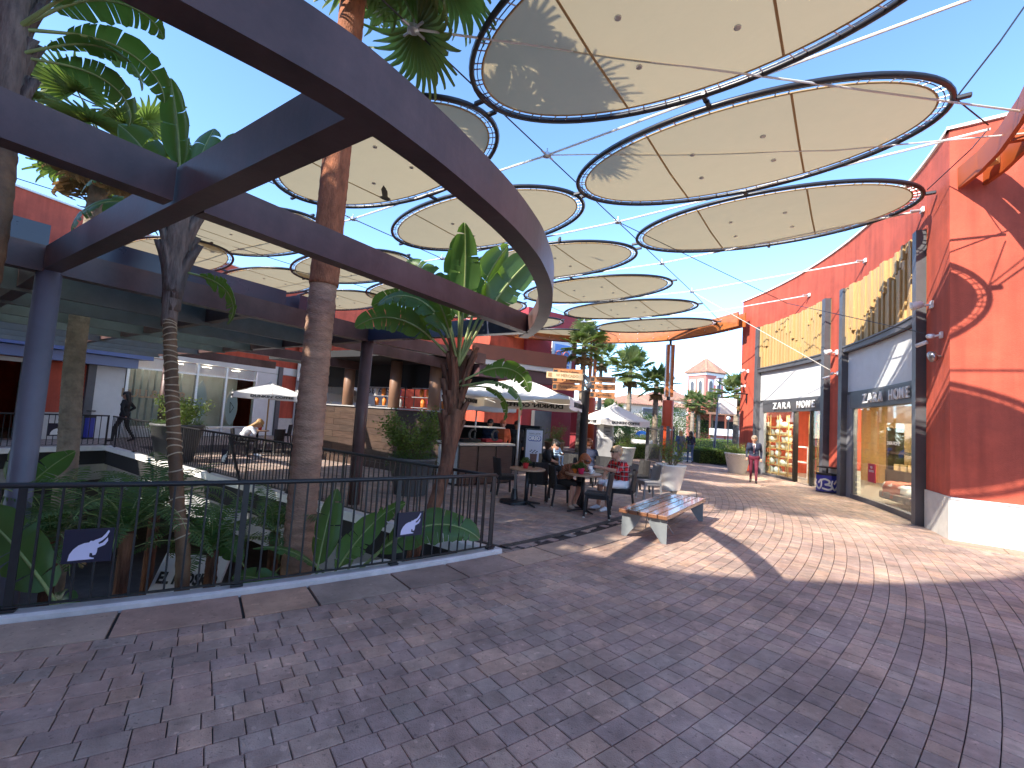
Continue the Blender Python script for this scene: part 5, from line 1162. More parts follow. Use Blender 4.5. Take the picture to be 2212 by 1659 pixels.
# front counter with dark panels
a0 = P(940, 1048); a1 = P(985, 1052); a2 = D(1105, 1000, 12.6); a2 = Vector((a2.x, a2.y, 0))
t = thing('cafe_counter', 'cafe counter of dark wood panels with pale end, beside the sign post', 'counter', tuple(a1))
cd = (a2 - a1).normalized(); cn = Vector((-cd.y, cd.x, 0)); Lc = (a2 - a1).length; m_dpan = mat('wenge', (.085, .05, .04), .4, var=.3, vscale=4, streak=(1, 1, 10))
for i in range(3):
    s0, s1 = i * Lc / 3 + .02, (i + 1) * Lc / 3 - .02; c = a1 + cd * ((s0 + s1) / 2) + Vector((0, 0, .52)); wb(MB().cbox(c, (s1 - s0, .05, .92), math.atan2(cd.y, cd.x), .008), 'panel', m_dpan, t)
wb(MB().beam(a1 + cn * .45 + Vector((0, 0, .06)), a2 + cn * .45 + Vector((0, 0, .06)), .8, .9, 'bot'), 'carcass', mat('counter_side', (.42, .42, .42), .5), t)
wb(MB().beam(a1 + cn * .4 + Vector((0, 0, 1.0)) - cd * .05, a2 + cn * .4 + Vector((0, 0, 1.0)), 1.0, .05, 'bot'), 'worktop', mat('worktop', (.55, .5, .42), .35), t)
wb(MB().beam(a1 + cn * .4 + Vector((0, 0, .02)) , a2 + cn * .4 + Vector((0, 0, .02)), .7, .05, 'bot'), 'base', m_black, t)
for i in range(2):
    c = a1 + cn * .35 + cd * (Lc * (.3 + .42 * i)) + Vector((0, 0, 1.05)); g = thing('display_case', ('glass pastry case on the counter with dark rings on its panel', 'right glass case on the counter with red pastry bags')[i], 'display case', tuple(c), math.atan2(cd.y, cd.x))
    MB().box((0, 0, .2), (.62, .4, .38)).build('glass', m_win2, g); MB().cbox((0, 0, .4), (.66, .44, .03), 0, .006).build('lid', m_galv, g); MB().cbox((0, 0, .05), (.58, .36, .08), 0, .01).build('tray', m_black if not i else m_redpot, g)
    MB().tube([(-.02 + .11 * math.cos(a), -.208, .2 + .13 * math.sin(a)) for a in np.linspace(.6, 5.6, 14)], .03, 6).build('letter_c', m_dprint, g)
# small sign slat fence etc. of the far street
t = thing('info_pillar', 'grey and white notice pillar beside the sign post with a printed sheet', 'pillar', tuple(P(1303, 990))); MB().cbox((0, 0, .5), (.75, .6, 1.0), 0, .02).build('base', m_grey, t); MB().cbox((0, 0, 1.65), (.7, .55, 1.3), 0, .02).build('shaft', m_coping, t)
MB().box((.1, -.29, 1.65), (.42, .02, 1.1)).build('notice', m_grey, t)
for i in range(6): MB().box((.1 - .04 * (i % 2), -.315, 2.05 - i * .17), (.3 - .08 * (i % 3), .006, .05)).build('notice_line', m_frame, t)
# ================================================================== furniture
def chair_proto():
    t = thing('cafe_chair', 'x', 'chair')
    m = m_wicker
    MB().cbox((0, 0, .43), (.44, .44, .05), 0, .015).build('seat', m, t)
    rs = []
    for k in range(7):
        u = k / 6; z = .36 + .47 * u; y = -.21 - .055 * u; wd = .225 - .01 * u
        rs.append([Vector((-wd, y + .035, z)), Vector((-wd * .5, y - .015, z)), Vector((0, y - .03, z)), Vector((wd * .5, y - .015, z)), Vector((wd, y + .035, z)), Vector((wd, y + .065, z)), Vector((wd * .5, y + .012, z)), Vector((0, y, z)), Vector((-wd * .5, y + .012, z)), Vector((-wd, y + .065, z))])
    MB().rings(rs).build('backrest', m, t)
    MB().cbox((0, 0, .38), (.40, .40, .06), 0, .01).build('apron', m, t)
    for sx in (-1, 1):
        for sy in (-1, 1):
            l = MB().beam((sx * .19, sy * .19, .40), (sx * .205, sy * .215 if sy > 0 else sy * .24, .02), .038, .038, 'mid').build('leg', m, t); MB().lathe([(.022, 0), (.022, .03)], (sx * .205, sy * .215 if sy > 0 else sy * .24, 0), 8).build('foot_cap', m_alu, l)
    return t
CH = chair_proto(); index_children()
used = [0]
def chair(px, py, face_deg, label, grey=False, z=0, loc=None):      # face_deg: direction the sitter looks, in world degrees
    c = loc or P(px, py)
    o = CH if not used[0] else copy_tree(CH); used[0] = 1
    o.location = (c.x, c.y, .012); o.rotation_euler = (0, 0, R(face_deg - 90)); tag(o, label, 'chair', 'wicker cafe chairs')
    if grey:
        for k in [q for q in bpy.data.objects if q.parent == o]:
            k.data = k.data.copy(); k.data.materials[0] = m_gwicker
    return o
chair(1162, 1081, 75, 'black wicker chair with its back to us left of the leaning woman')
chair(1210, 1094, 10, 'black wicker chair under the woman with red hair')
chair(1288, 1118, 165, 'empty black wicker chair nearest the camera, beside the bench')
chair(1342, 1103, 165, 'black wicker chair under the man in the checked shirt')
chair(1400, 1080, 190, 'sunlit grey wicker chair between bench and white planter', True)
chair(1376, 1064, 200, 'black wicker chair behind the sunlit grey chair')
chair(1299, 1055, 250, 'black wicker chair across the table behind the small green plant')
chair(1262, 1050, 265, 'black wicker chair behind the leaning woman by the sign post')
chair(1176, 1052, 260, 'black wicker chair under the woman with a baby')
chair(1088, 1070, 20, 'black wicker chair left of the parasol pole by the railing')
chair(1225, 1048, 240, 'black wicker chair under the person in a dark jacket')
chair(515, 985, 25, 'black wicker chair of the long haired woman by the far railing')
chair(590, 980, 160, 'black wicker chair right of the left parasol pole')
chair(612, 960, 190, 'far black wicker chair by the plank screen')
def table(c, label, top_m=m_table, r=.36, pot=None):
    t = thing('cafe_table', label, 'table', (c.x, c.y, .012)); MB().lathe([(r - .01, .70), (r, .705), (r, .735), (r - .01, .74)], (0, 0, 0), 32).build('table_top', top_m, t, False); MB().lathe([(.04, .03), (.035, .7)], (0, 0, 0), 14).build('stem', m_black, t, True)
    for k in range(4):
        a = k * math.pi / 2 + .5; MB().tube([(0, 0, .06), (.18 * math.cos(a), .18 * math.sin(a), .04), (.34 * math.cos(a), .34 * math.sin(a), .02)], [.03, .022, .016], 8).build('foot', m_black, t)
    return t
T1 = P(1256, 1106); table(T1, 'round cafe table between the leaning woman and the man in checks')
T2 = P(1140, 1012, .74); table(T2, 'round cafe table left of the black chairs near the parasol pole')
T3 = P(552, 976); table(Vector((T3.x, T3.y, 0)), 'round cafe table under the left parasol beyond the railing')
T4 = P(634, 975); table(Vector((T4.x + .3, T4.y + .6, 0)), 'small table half hidden by the fan palm trunk')
def table_pot(x, y, z, label, m, seed, s=1.0):
    t = thing('flower_pot', label, 'flower pot', (x, y, z)); MB().lathe([(.045 * s, 0), (.065 * s, .11 * s), (.07 * s, .115 * s), (.06 * s, .115 * s)], (0, 0, 0), 16).build('pot', m, t, True)
    def bush(rd):
        a, b2 = rd.uniform(0, 6.28), rd.uniform(0, 1.45); q = .10 * s * rd.random() ** .4; return (q * math.cos(a) * math.cos(b2), q * math.sin(a) * math.cos(b2), .11 * s + q * math.sin(b2) * 1.1)
    o = bpy.data.objects.new('foliage', foliage_mesh('foliage', m_shrub2, 420, bush, seed, (.02 * s, .04 * s))); COL.objects.link(o); o.parent = t; tag(o, kind='stuff')
table_pot(T1.x - .08, T1.y - .2, .752, 'pink pot of green plant on the near cafe table', mat('pink_pot', (.70, .03, .12), .5), 1)
table_pot(T1.x - .19, T1.y - .09, .752, 'small orange pot beside the pink pot on the near table', m_orpot, 2, .75)
table_pot(T2.x - .05, T2.y - .1, .752, 'red pot of green plant on the table by the parasol pole', m_redpot, 3)
table_pot(T3.x + .1, T3.y - .05, .752, 'red pot of plant on the table under the left parasol', m_redpot, 4)
table_pot(T4.x + .3, T4.y + .6, .752, 'red pot of plant on the table beside the palm trunk', m_redpot, 5)
t = thing('mug', 'white mug held by the man in the checked shirt', 'mug', (T1.x + .13, T1.y - .12, .752)); MB().lathe([(.03, 0), (.04, .01), (.042, .095), (.036, .095), (.034, .02)], (0, 0, 0), 16).build('cup', m_pot, t, True); MB().tube([(.04, 0, .08), (.065, 0, .065), (.065, 0, .035), (.04, 0, .02)], .007, 6).build('handle', m_pot, t)
for k_, (dx_, dy_) in enumerate(((.12, .08), (-.16, .12))):
    t = thing('drinking_glass', ('clear glass on the table by the parasol pole, right side', 'clear glass on the table by the parasol pole, left side')[k_], 'glass', (T2.x + dx_, T2.y + dy_, .752)); MB().lathe([(.025, 0), (.033, .005), (.036, .12), (.033, .12), (.03, .01)], (0, 0, 0), 14).build('tumbler', m_win2, t, True)
t = thing('menu_card', 'small white menu card standing on the near cafe table', 'menu', (T1.x + .16, T1.y + .14, .752), .6); MB().prism([(-.05, -.02, 0), (.05, -.02, 0), (.05, 0, .13), (-.05, 0, .13)], (0, .004, 0)).build('front_leaf', m_pot, t); MB().prism([(-.05, .03, 0), (.05, .03, 0), (.05, .006, .13), (-.05, .006, .13)], (0, .004, 0)).build('back_leaf', m_pot, t)
t = thing('plate', 'white plate on the near cafe table', 'plate', (T1.x + .02, T1.y + .08, .752)); MB().lathe([(.06, 0), (.11, .012), (.11, .016), (.05, .008)], (0, 0, 0), 20).build('dish', m_pot, t, True)
# parasols
def parasol(c, label, hw, z_rim, z_top, val, rz, txt=True, pole_m=m_alu, base=True, flip=()):
    t = thing('parasol', label, 'parasol', (c.x, c.y, 0), rz)
    MB().tube([(0, 0, .05), (0, 0, z_top - .03)], .026, 12).build('pole', pole_m, t, True)
    N = 8; cor = []
    for k in range(N):                                        # eight ribs to the edge of a square
        a = 2 * math.pi * k / N + math.pi / 4; q = hw / max(abs(math.cos(a)), abs(math.sin(a))); cor.append((q * math.cos(a), q * math.sin(a)))
    mb = MB(); K = 7; M_ = 6; rows = []
    for k in range(N):
        x0, y0 = cor[k]; x1, y1 = cor[(k + 1) % N]
        for i in range(M_ + 1):
            u = i / M_
            for j in range(K + 1):
                v = j / K; x, y = (x0 + (x1 - x0) * u) * v, (y0 + (y1 - y0) * u) * v; sag = -.10 * math.sin(math.pi * u) * v * v * hw * .5
                mb.v.append((x * (1 + .03 * sag), y * (1 + .03 * sag), z_top - (z_top - z_rim) * (v ** .92) + sag * .6 + .012 * math.sin(9 * v + 5 * u + k)))
        o = k * (M_ + 1) * (K + 1)
        for i in range(M_):
            for j in range(K): a = o + i * (K + 1) + j; mb.f.append((a, a + 1, a + K + 2, a + K + 1))
    mb.build('canopy', m_canvas, t, True)
    # hanging valance, one flap on each side
    for s in range(4):
        rot = Matrix.Rotation(s * math.pi / 2, 4, 'Z'); vm = MB(); W_ = 20; vl = val * (.3 if s in flip else 1)
        for i in range(W_ + 1):
            u = -1 + 2 * i / W_; sg = -.05 * hw * abs(math.sin(math.pi * u)) * .6; corner = .35 * val if abs(u) > .93 else 0
            for j in range(4):
                q = j / 3; vm.v.append(tuple(rot @ Vector((u * hw * (1 - .0 * q), -hw - .004 + .015 * math.sin(7 * u + s) * q, z_rim + sg + .01 - vl * q * (1 + (.5 * math.sin(5 * u + 1) if s in flip else 0))))))
        for i in range(W_):
            for j in range(3): a = i * 4 + j; vm.f.append((a, a + 1, a + 5, a + 4))
        fl = vm.build('valance', m_canvas, t, True)
        if txt and s not in flip: text("DUNKIN' COFFEE", val * .62, m_dprint, t, rot @ Matrix.Translation((0, -hw - .004, z_rim - val * .56)), ext=.019, width=hw * 1.15, bold=.004)
    for k in range(N): x, y = cor[k]; MB().tube([(0, 0, z_rim - .02), (x * .5, y * .5, (z_top + z_rim) / 2 - .01)], .008, 5).build('strut', mat('strut_wood', (.30, .17, .08), .5), t); MB().tube([(0, 0, z_top - .05), (x * .97, y * .97, z_rim + .0)], .009, 5).build('rib', MATS['strut_wood'], t)
    MB().lathe([(.03, z_top - .06), (.06, z_top - .02), (.05, z_top + .03), (.02, z_top + .05)], (0, 0, 0), 12).build('finial', m_canvas, t, True)
    if base: MB().lathe([(.30, 0), (.30, .06), (.08, .09), (.05, .3), (.035, .3)], (0, 0, 0), 24).build('base', m_black, t)
    return t
PC = P(1110, 1087); parasol(PC, 'white coffee parasol nearest the camera beside the railing corner', 1.22, 2.17, 2.60, .20, R(-16), flip=(0,))
parasol(P(1322, 990), 'white coffee parasol behind the sign post with lettered edge', 1.3, 1.98, 2.8, .28, R(14))
PL_ = P(560, 976); parasol(Vector((PL_.x, PL_.y + .3, 0)), 'sunlit white parasol on the left beyond the railing', 1.13, 2.0, 2.42, .17, R(32), True, mat('pole_wood', (.42, .28, .14), .5))
q = D(718, 830, 18.5); parasol(Vector((q.x, q.y, 0)), 'white parasol behind the plank wall right of the palm trunk', 1.2, 2.2, 2.9, .25, R(20), False)
q = D(1030, 880, 15.2); parasol(Vector((q.x, q.y, 0)), 'white parasol behind the banana tree, mostly hidden', 1.1, 2.1, 2.6, .2, R(10), False)
# sign post with finger boards
sp = D(1257, 1000, 9.9); sp = Vector((sp.x, sp.y, 0)); t = thing('sign_post', 'black street sign post with wooden finger boards and curled finial', 'sign post', (sp.x, sp.y, 0))
zt = zat(1262, 842, sp.x, sp.y)
MB().lathe([(.16, 0), (.16, .08), (.10, .12), (.085, .5), (.085, zt - .05), (.1, zt - .04), (.1, zt)], (0, 0, 0), 20).build('pole', m_black, t, True)
MB().tube([(.0 + .12 * math.sin(a) * (1 - a / 9), 0, zt + .05 + .30 * (a / 4.6) + .0) for a in np.linspace(0, 4.6, 14)], [.09 - .005 * k for k in range(14)], 8).build('finial', mat('finial_grey', (.10, .10, .105), .4, metal=.4), t, True)
def finger(zc, w_, h_, side, body, m, az, tm=m_dprint, parent=t):
    mwx = Matrix.Rotation(az, 4, 'Z') @ Matrix.Translation((side * (w_ / 2 + .09), -.02, zc)); bd = MB().box((0, 0, 0), (w_, .045, h_)); bd.v = [tuple(mwx @ Vector(p)) for p in bd.v]; bo = bd.build('finger_board', m, parent)
    sq = MB().box((-side * 0 - w_ * .42, -.026, 0), (h_ * .55, .006, h_ * .62)); sq.v = [tuple(mwx @ Vector(p)) for p in sq.v]; sq.build('pictogram', tm, bo)
    text(body, h_ * .62, tm, bo, mwx @ Matrix.Translation((w_ * .06, -.027, 0)), ext=.001, width=w_ * .62)
z_s = [zat(1225, y, sp.x, sp.y) for y in (805, 826, 838)]
h_ = .14
finger(zat(1225, 804, sp.x, sp.y), .62, h_, -1, 'Parking Cubierto', m_sign, R(-12)); finger(zat(1225, 820, sp.x, sp.y), .62, h_, -1, 'Tren', m_sign, R(-12)); finger(zat(1225, 836, sp.x, sp.y), .62, h_, -1, 'Parking Exterior', m_sign, R(-12))
finger(zat(1200, 812, sp.x, sp.y), .78, h_ * .95, -1, 'W MERCADO', m_signl, R(8), mat('pale_print', (.45, .25, .1), .6))
finger(zat(1292, 820, sp.x, sp.y), .52, h_ * .9, 1, 'Restaurantes', m_sign, R(-12)); finger(zat(1292, 836, sp.x, sp.y), .52, h_ * .9, 1, 'Patio Gourmet', m_sign, R(-12)); finger(zat(1288, 853, sp.x, sp.y), .52, h_ * .9, 1, 'Jardines', m_sign, R(-12))
# poster stand
q = P(1150, 1012); t = thing('poster_stand', 'black framed cafe latte poster stand beside the counter', 'poster', (q.x, q.y, 0), R(8))
MB().box((0, 0, .72), (.66, .05, 1.36)).build('frame', m_black, t); MB().box((0, -.03, .72), (.58, .012, 1.26)).build('poster', mat('poster_pale', (.62, .64, .74), .5), t)
text('CAFE LATTE', .08, m_dprint, t, Matrix.Translation((0, -.042, 1.22)), ext=.001, width=.42); text('OREO', .19, m_wprint, t, Matrix.Translation((0, -.044, 1.06)), ext=.002, width=.44, bold=.012); text('OREO', .20, mat('oreo_blue', (.03, .08, .38), .5), t, Matrix.Translation((.008, -.039, 1.05)), ext=.001, width=.48, bold=.03)
MB().lathe([(.10, .12), (.13, .5), (.135, .52)], (0, 0, 0), 16, Matrix.Translation((0, -.038, 0)) @ Matrix.Scale(.05, 4, (0, 1, 0))).build('printed_cup', mat('choc', (.16, .07, .05), .6), t)
for i in range(7): MB().box((-.12 + .04 * i, -.041, .60 + .05 * math.sin(i * 2.1)), (.05, .006, .03), .0).build('printed_topping', m_dprint, t)
# bench
ba0, ba1, ba2 = P(1345, 1096, .44), P(1434, 1118, .44), P(1520, 1078, .44)
bl = (ba2 - ba1).length; bw = (ba1 - ba0).length; bdx = (ba2 - ba1).normalized(); bdy = (ba0 - ba1).normalized(); brz = math.atan2(bdx.y, bdx.x)
cb = ba1 + bdx * (bl / 2) + bdy * (bw / 2); t = thing('park_bench', 'backless bench with varnished plank seat and grey steel legs', 'bench', (cb.x, cb.y, 0), brz)
bw = min(bw, .85); n_ = 5; pw = bw / n_
for k in range(n_): MB().cbox((0, -bw / 2 + pw * (k + .5), .41), (bl, pw - .012, .06), 0, .008).build('plank', m_bwood, t)
m_bl = mat('bench_steel', (.20, .22, .23), .45, var=.1, stain=.15)
for sx in (-1, 1):
    x = sx * (bl / 2 - .10)
    for sy in (-1, 1):
        MB().prism([(x, sy * .04, .378), (x, sy * bw * .46, .378), (x, sy * bw * .46, 0.012), (x, sy * bw * .36, 0.012), (x, sy * .10, .24)], (.012 * sx, 0, 0)).build('leg_plate', m_bl, t)
    MB().beam((x - sx * .05, -bw * .4, .37), (x - sx * .05, bw * .4, .37), .08, .03, 'mid').build('cross_bar', m_bl, t)
for sy in (-1, 1): MB().tube([(-bl * .28, sy * .1, .36), (-bl * .15, sy * bw * .3, .02)], .009, 6).build('brace', m_alu, t)
# litter bins with letter panels
def bin_(c, rz, label, w_=.62, h_=.66):
    t = thing('litter_bin', label, 'bin', (c.x, c.y, 0), rz)
    hexa = [(w_ / 2 * math.cos(a) * 1.05, w_ / 2 * math.sin(a) * .95) for a in np.linspace(R(22.5), R(337.5 + 0), 8)]
    MB().prism([(x, y, .02) for x, y in hexa], (0, 0, h_)).build('body', m_blue, t)
    MB().prism([(x * 1.03, y * 1.03, 0) for x, y in hexa], (0, 0, .05)).build('base_rim', m_black, t); MB().prism([(x * 1.03, y * 1.03, h_ + .0) for x, y in hexa], (0, 0, .06)).build('top_rim', m_black, t)
    MB().lathe([(.03, h_ + .05), (.03, h_ + .24)], (0, 0, 0), 10).build('stem', m_black, t); MB().prism([(x * .95, y * .95, h_ + .23) for x, y in hexa], (0, 0, .035)).build('lid', m_black, t)
    ap = w_ / 2 * .965
    def swirl(rot, kind):
        pts = {0: [(-.17, .12), (-.05, .16), (.08, .10), (.04, .02), (-.04, -.01), (.10, -.03), (.15, -.10), (.05, -.16), (-.12, -.13)], 1: [(-.10, .12), (-.12, -.02), (0, -.16), (.1, -.03), (.08, .13), (-.02, .03)]}[kind]
        m4 = Matrix.Rotation(rot, 4, 'Z') @ Matrix.Translation((0, -ap, h_ * .5)); pp = smooth([Vector((x * .95, 0, z)) for x, z in pts], 4); mb = MB()
        for a, b2 in zip(pp, pp[1:]): mb.beam(a, b2, .006, .055, 'mid', ext=.012)
        mb.v = [tuple(m4 @ Vector(p)) for p in mb.v]; mb.build('letter_panel', m_wprint, t)
    swirl(0, 0); swirl(-math.pi / 4 - .02, 1); swirl(math.pi / 4 + .02, 1)
    return t
c = P(1786, 1064); bin_(c, R(-35), 'blue litter bin with white swirl letters beside the shop door', .60, .56)
q = onseg(150, 950, tuple(LA[:2]), tuple(LB[:2])); q = P(140, 950); bin_(Vector((q.x - .2, q.y + .9, 0)), R(-55), 'blue litter bin behind the far left railing', .62, .75)
# ringed box sign on the left red panel
q = onseg(150, 775, tuple(LA[:2]), tuple(LB[:2])); t = thing('box_sign', 'small white box sign on the left red wall panel', 'sign', (q.x + .1, q.y - .05, q.z), lrz); MB().cbox((0, -.08, 0), (.5, .12, .26), 0, .01).build('box', mat('sign_white', (.85, .85, .84), .5), t); MB().beam((-.2, -.06, .17), (.1, -.06, .15), .02, .03, 'mid').build('bracket', m_black, t)
# kiosk sign in the lower floor
q = D(410, 1245, 6.4); t = thing('kiosk_sign', 'white lower floor sign reading EL KIOSKO seen below the railing', 'sign', tuple(q), R(8))
MB().box((.0, 0, .0), (.85, .05, .55)).build('board', mat('sign_white', (.85, .85, .84), .5), t).rotation_euler = (R(-35), 0, R(-6)); t.children
o = text('EL KIOSKO', .2, m_dprint, t, Matrix.Rotation(R(-6), 4, 'Z') @ Matrix.Rotation(R(-35), 4, 'X') @ Matrix.Translation((0, -.03, -.05)), ext=.002, width=.76, bold=.008)
t = thing('planter_box', 'long brown plank planter on the lower floor under the palms', 'planter', (-3.2, 5.0, LZ), R(-25))
for k in range(5): MB().cbox((0, -.5, .2 + k * .26 + 1.2), (3.4, .05, .24), 0, .008).build('plank', m_brwood, t)
MB().box((0, .1, 1.2), (3.4, 1.1, 2.4)).build('core', m_dark, t); MB().tube([(-1.7, -.6, 2.65), (1.7, -.6, 2.65)], .02, 8).build('rail', m_alu, t); MB().tube([(-1.7, -.6, 2.2), (1.7, -.6, 2.2)], .015, 8).build('rail', m_alu, t)
o = MB().lathe([(1.2, .0), (1.15, .12), (.05, .5), (.02, .5)], (0, 0, 0), 16).build('lower_parasol', m_canvas); q = D(830, 1210, 6.0); o.location = (q.x, q.y, q.z - .5); tag(o, 'white parasol top down in the lower floor near the railing corner', 'parasol')
MB().tube([(0, 0, -1.9), (0, 0, .45)], .03, 8).build('pole', m_alu, o)
# ================================================================== beyond the street: houses, tower, palms, trees
def tiled_roof(t, corners, apex, name='roof', sub=None):      # hipped roof: corners counter-clockwise, apex list
    pass
def hip_planes(par, base, ridge, z0, z1, m, rowsz=.32):
    """rows of half-round tiles on the slopes between the eaves (4 corners) and a ridge (2 points)"""
    b0, b1, b2, b3 = [Vector((*p, z0)) for p in base]; r0, r1 = Vector((*ridge[0], z1)), Vector((*ridge[1], z1))
    deck = MB()
    for q in ([b0, b1, r1, r0], [b1, b2, r1], [b2, b3, r0, r1], [b3, b0, r0]): deck.face(q)
    wb(deck, 'roof', m, par)
    tl = MB()
    for (a, b, c, d) in ((b0, b1, r1, r0), (b1, b2, r1, r1), (b3, b0, r0, r0)):
        L = (b - a).length; n = max(3, int(L / rowsz))
        for i in range(n + 1):
            u = i / n; p = a.lerp(b, u)
            # run straight up the slope until the hip or ridge
            e_ = (b - a).normalized(); nrm = ((b - a).cross(d - a)).normalized(); up = nrm.cross(e_).normalized(); up = up if up.z > 0 else -up
            hd = (d - a); hc = (c - b); la = hd.dot(up); xa = hd.dot(e_); xc = L + hc.dot(e_)
            x = u * L
            if x < xa: s = la * x / max(xa, 1e-3)
            elif x > xc: s = la * (L - x) / max(L - xc, 1e-3)
            else: s = la
            if s > .15: tl.tube([p + nrm * .03, p + up * s + nrm * .03], rowsz * .28, 5, cap=False)
    tag(wb(tl, 'tile_rows', m, par), kind='stuff')
# pink tower
tw = D(1520, 930, 52); TX, TY = tw.x, tw.y
tower = thing('pink_tower', 'pink bell tower with a tiled pyramid roof beyond the palms', 'tower', (TX, TY, 0))
zt_ = zat(1520, 808, TX, TY); za = zat(1524, 776, TX, TY); hw = 1.3; ta = R(24)
def tbox(x0, x1, y0, y1, z0, z1, name, m, par=tower):
    o = MB().box(((x0 + x1) / 2, (y0 + y1) / 2, (z0 + z1) / 2), (x1 - x0, y1 - y0, z1 - z0)).build(name, m, par); return o
tower.rotation_euler = (0, 0, ta)
tbox(-hw, hw, -hw, hw, 0, zt_, 'wall', m_pink); tbox(-hw - .12, hw + .12, -hw - .12, hw + .12, zt_ - .28, zt_ - .02, 'cornice', m_coping); tbox(-hw - .08, hw + .08, -hw - .08, hw + .08, zt_ - 4.6, zt_ - 4.35, 'string_course', m_coping)
cor = [(-hw - .3, -hw - .3), (hw + .3, -hw - .3), (hw + .3, hw + .3), (-hw - .3, hw + .3)]
apx = Vector((0, 0, za)); dk = MB()
for i in range(4): dk.face([Vector((*cor[i], zt_)), Vector((*cor[(i + 1) % 4], zt_)), apx])
dk.face([Vector((*c, zt_)) for c in reversed(cor)]); dk.build('roof', m_tile, tower)
tl = MB()
for i in range(4):
    a, b = Vector((*cor[i], zt_)), Vector((*cor[(i + 1) % 4], zt_)); n = 14
    for k in range(1, n):
        u = k / n; p = a.lerp(b, u); mid = a.lerp(b, .5); s = 1 - abs(2 * u - 1); e_ = p + (apx - mid) * s; tl.tube([p + Vector((0, 0, .05)), e_ + Vector((0, 0, .05))], .085, 5)
tag(tl.build('tile_rows', m_tile, tower), kind='stuff')
for i in range(4): tlr = MB().tube([Vector((*cor[i], zt_ + .05)), apx + Vector((0, 0, .05))], .11, 6).build('hip_ridge', m_tile, tower)
for side in (0, 1):
    rot = Matrix.Rotation(-side * math.pi / 2 * 1.0, 4, 'Z')
    for sx in (-.58, .58):
        poly = [(sx - .24, -hw - .03, zt_ - 2.5), (sx + .24, -hw - .03, zt_ - 2.5)] + [(sx + .24 * math.cos(a), -hw - .03, zt_ - 1.25 + .36 * math.sin(a)) for a in np.linspace(0, math.pi, 8)]
        big = [(sx - .40, -hw - .02, zt_ - 2.7), (sx + .40, -hw - .02, zt_ - 2.7), (sx + .40, -hw - .02, zt_ - .7), (sx - .40, -hw - .02, zt_ - .7)]
        f = MB().prism([rot @ Vector(p) for p in big], rot.to_3x3() @ Vector((0, .03, 0))).build('window_surround', m_coping, tower)
        MB().prism([rot @ Vector(p) for p in poly], rot.to_3x3() @ Vector((0, -.03, 0))).build('window_opening', m_frame, tower)
    pl = [(-.7, -hw - .03, .6), (.7, -hw - .03, .6)] + [(.7 * math.cos(a), -hw - .03, zt_ - 6.2 + 1.0 * math.sin(a)) for a in np.linspace(0, math.pi, 10)]
    MB().prism([rot @ Vector(p) for p in pl], rot.to_3x3() @ Vector((0, .03, 0))).build('blind_arch', m_coping, tower)
# cream houses
def house(name, label, px0, px1, ey, ry, depth, wins, ddep=9):
    a = D(px0, ey, depth); b = D(px1, ey, depth * 1.06); z0 = (a.z + b.z) / 2; t = thing('cream_house', label, 'house', (a.x, a.y, 0)); zr = D((px0 + px1) / 2, ry, depth * 1.1).z
    dv = Vector((b.x - a.x, b.y - a.y, 0)); L = dv.length; dv.normalize(); nv = Vector((-dv.y, dv.x, 0))
    base = [a, b, b + nv * ddep, a + nv * ddep]; base = [Vector((p.x, p.y, 0)) for p in base]
    wb(MB().prism(base, (0, 0, z0)), 'wall', m_cream, t)
    ev = [(p - (sum(base, Vector()) / 4)).normalized() * .7 + p for p in base]; r0 = base[0].lerp(base[3], .5) + dv * ddep * .42; r1 = base[1].lerp(base[2], .5) - dv * ddep * .42
    hip_planes(t, [(p.x, p.y) for p in ev], [(r0.x, r0.y), (r1.x, r1.y)], z0, zr, m_tile)
    for wx_, wy_, ww, wh in wins:
        c = D(wx_, wy_, depth); u = (Vector((c.x, c.y, 0)) - base[0]).dot(dv); c = base[0] + dv * u
        fr_ = wb(MB().beam(Vector((c.x, c.y, c_z := zat(wx_, wy_, c.x, c.y))) - dv * (ww / 2 + .12) - nv * .03, Vector((c.x, c.y, c_z)) + dv * (ww / 2 + .12) - nv * .03, .08, wh + .24, 'mid'), 'window_frame', m_coping, t)
        wb(MB().beam(Vector((c.x, c.y, c_z)) - dv * ww / 2 - nv * .08, Vector((c.x, c.y, c_z)) + dv * ww / 2 - nv * .08, .04, wh, 'mid'), 'window_pane', m_frame, t)
    return t
house('a', 'long cream house with brown tiled roof behind the fan palms', 1352, 1500, 878, 856, 58, [(1414, 890, 1.8, .8), (1440, 883, .6, .6), (1475, 886, .7, .7), (1490, 886, .7, .7)])
house('b', 'taller cream house roof between orange column and tower', 1470, 1505, 868, 843, 74, [(1480, 884, .8, .8)], 8)
house('c', 'pale far house seen right of the tower behind the palms', 1560, 1640, 905, 885, 66, [(1575, 925, 1, 1), (1595, 925, 1, 1)])
# restaurant terrace right of the tower
q = P(1582, 975); rt = thing('terrace_restaurant', 'small red and white restaurant terrace between the tower and the red wall', 'restaurant', (q.x, q.y, 0))
for nm, m_, c_, d_2 in (('back_wall', m_pink, (0, 4, 2.2), (5, .3, 4.4)), ('roof', m_brown, (0, 2, 3.3), (4.6, 4, .2)), ('awning', m_white, (0, -.3, 1.65), (4.4, .3, .6)), ('counter', m_grey, (0, .2, .55), (4, .4, 1.1)), ('dark_opening', m_dark, (0, 3.7, 2.1), (3.8, .2, 1.2))): MB().box(c_, d_2).build(nm, m_, rt)
for x in (-2.1, -.7, .8, 2.1): MB().box((x, 0, 1.6), (.12, .12, 3.2)).build('post', m_fascia, rt)
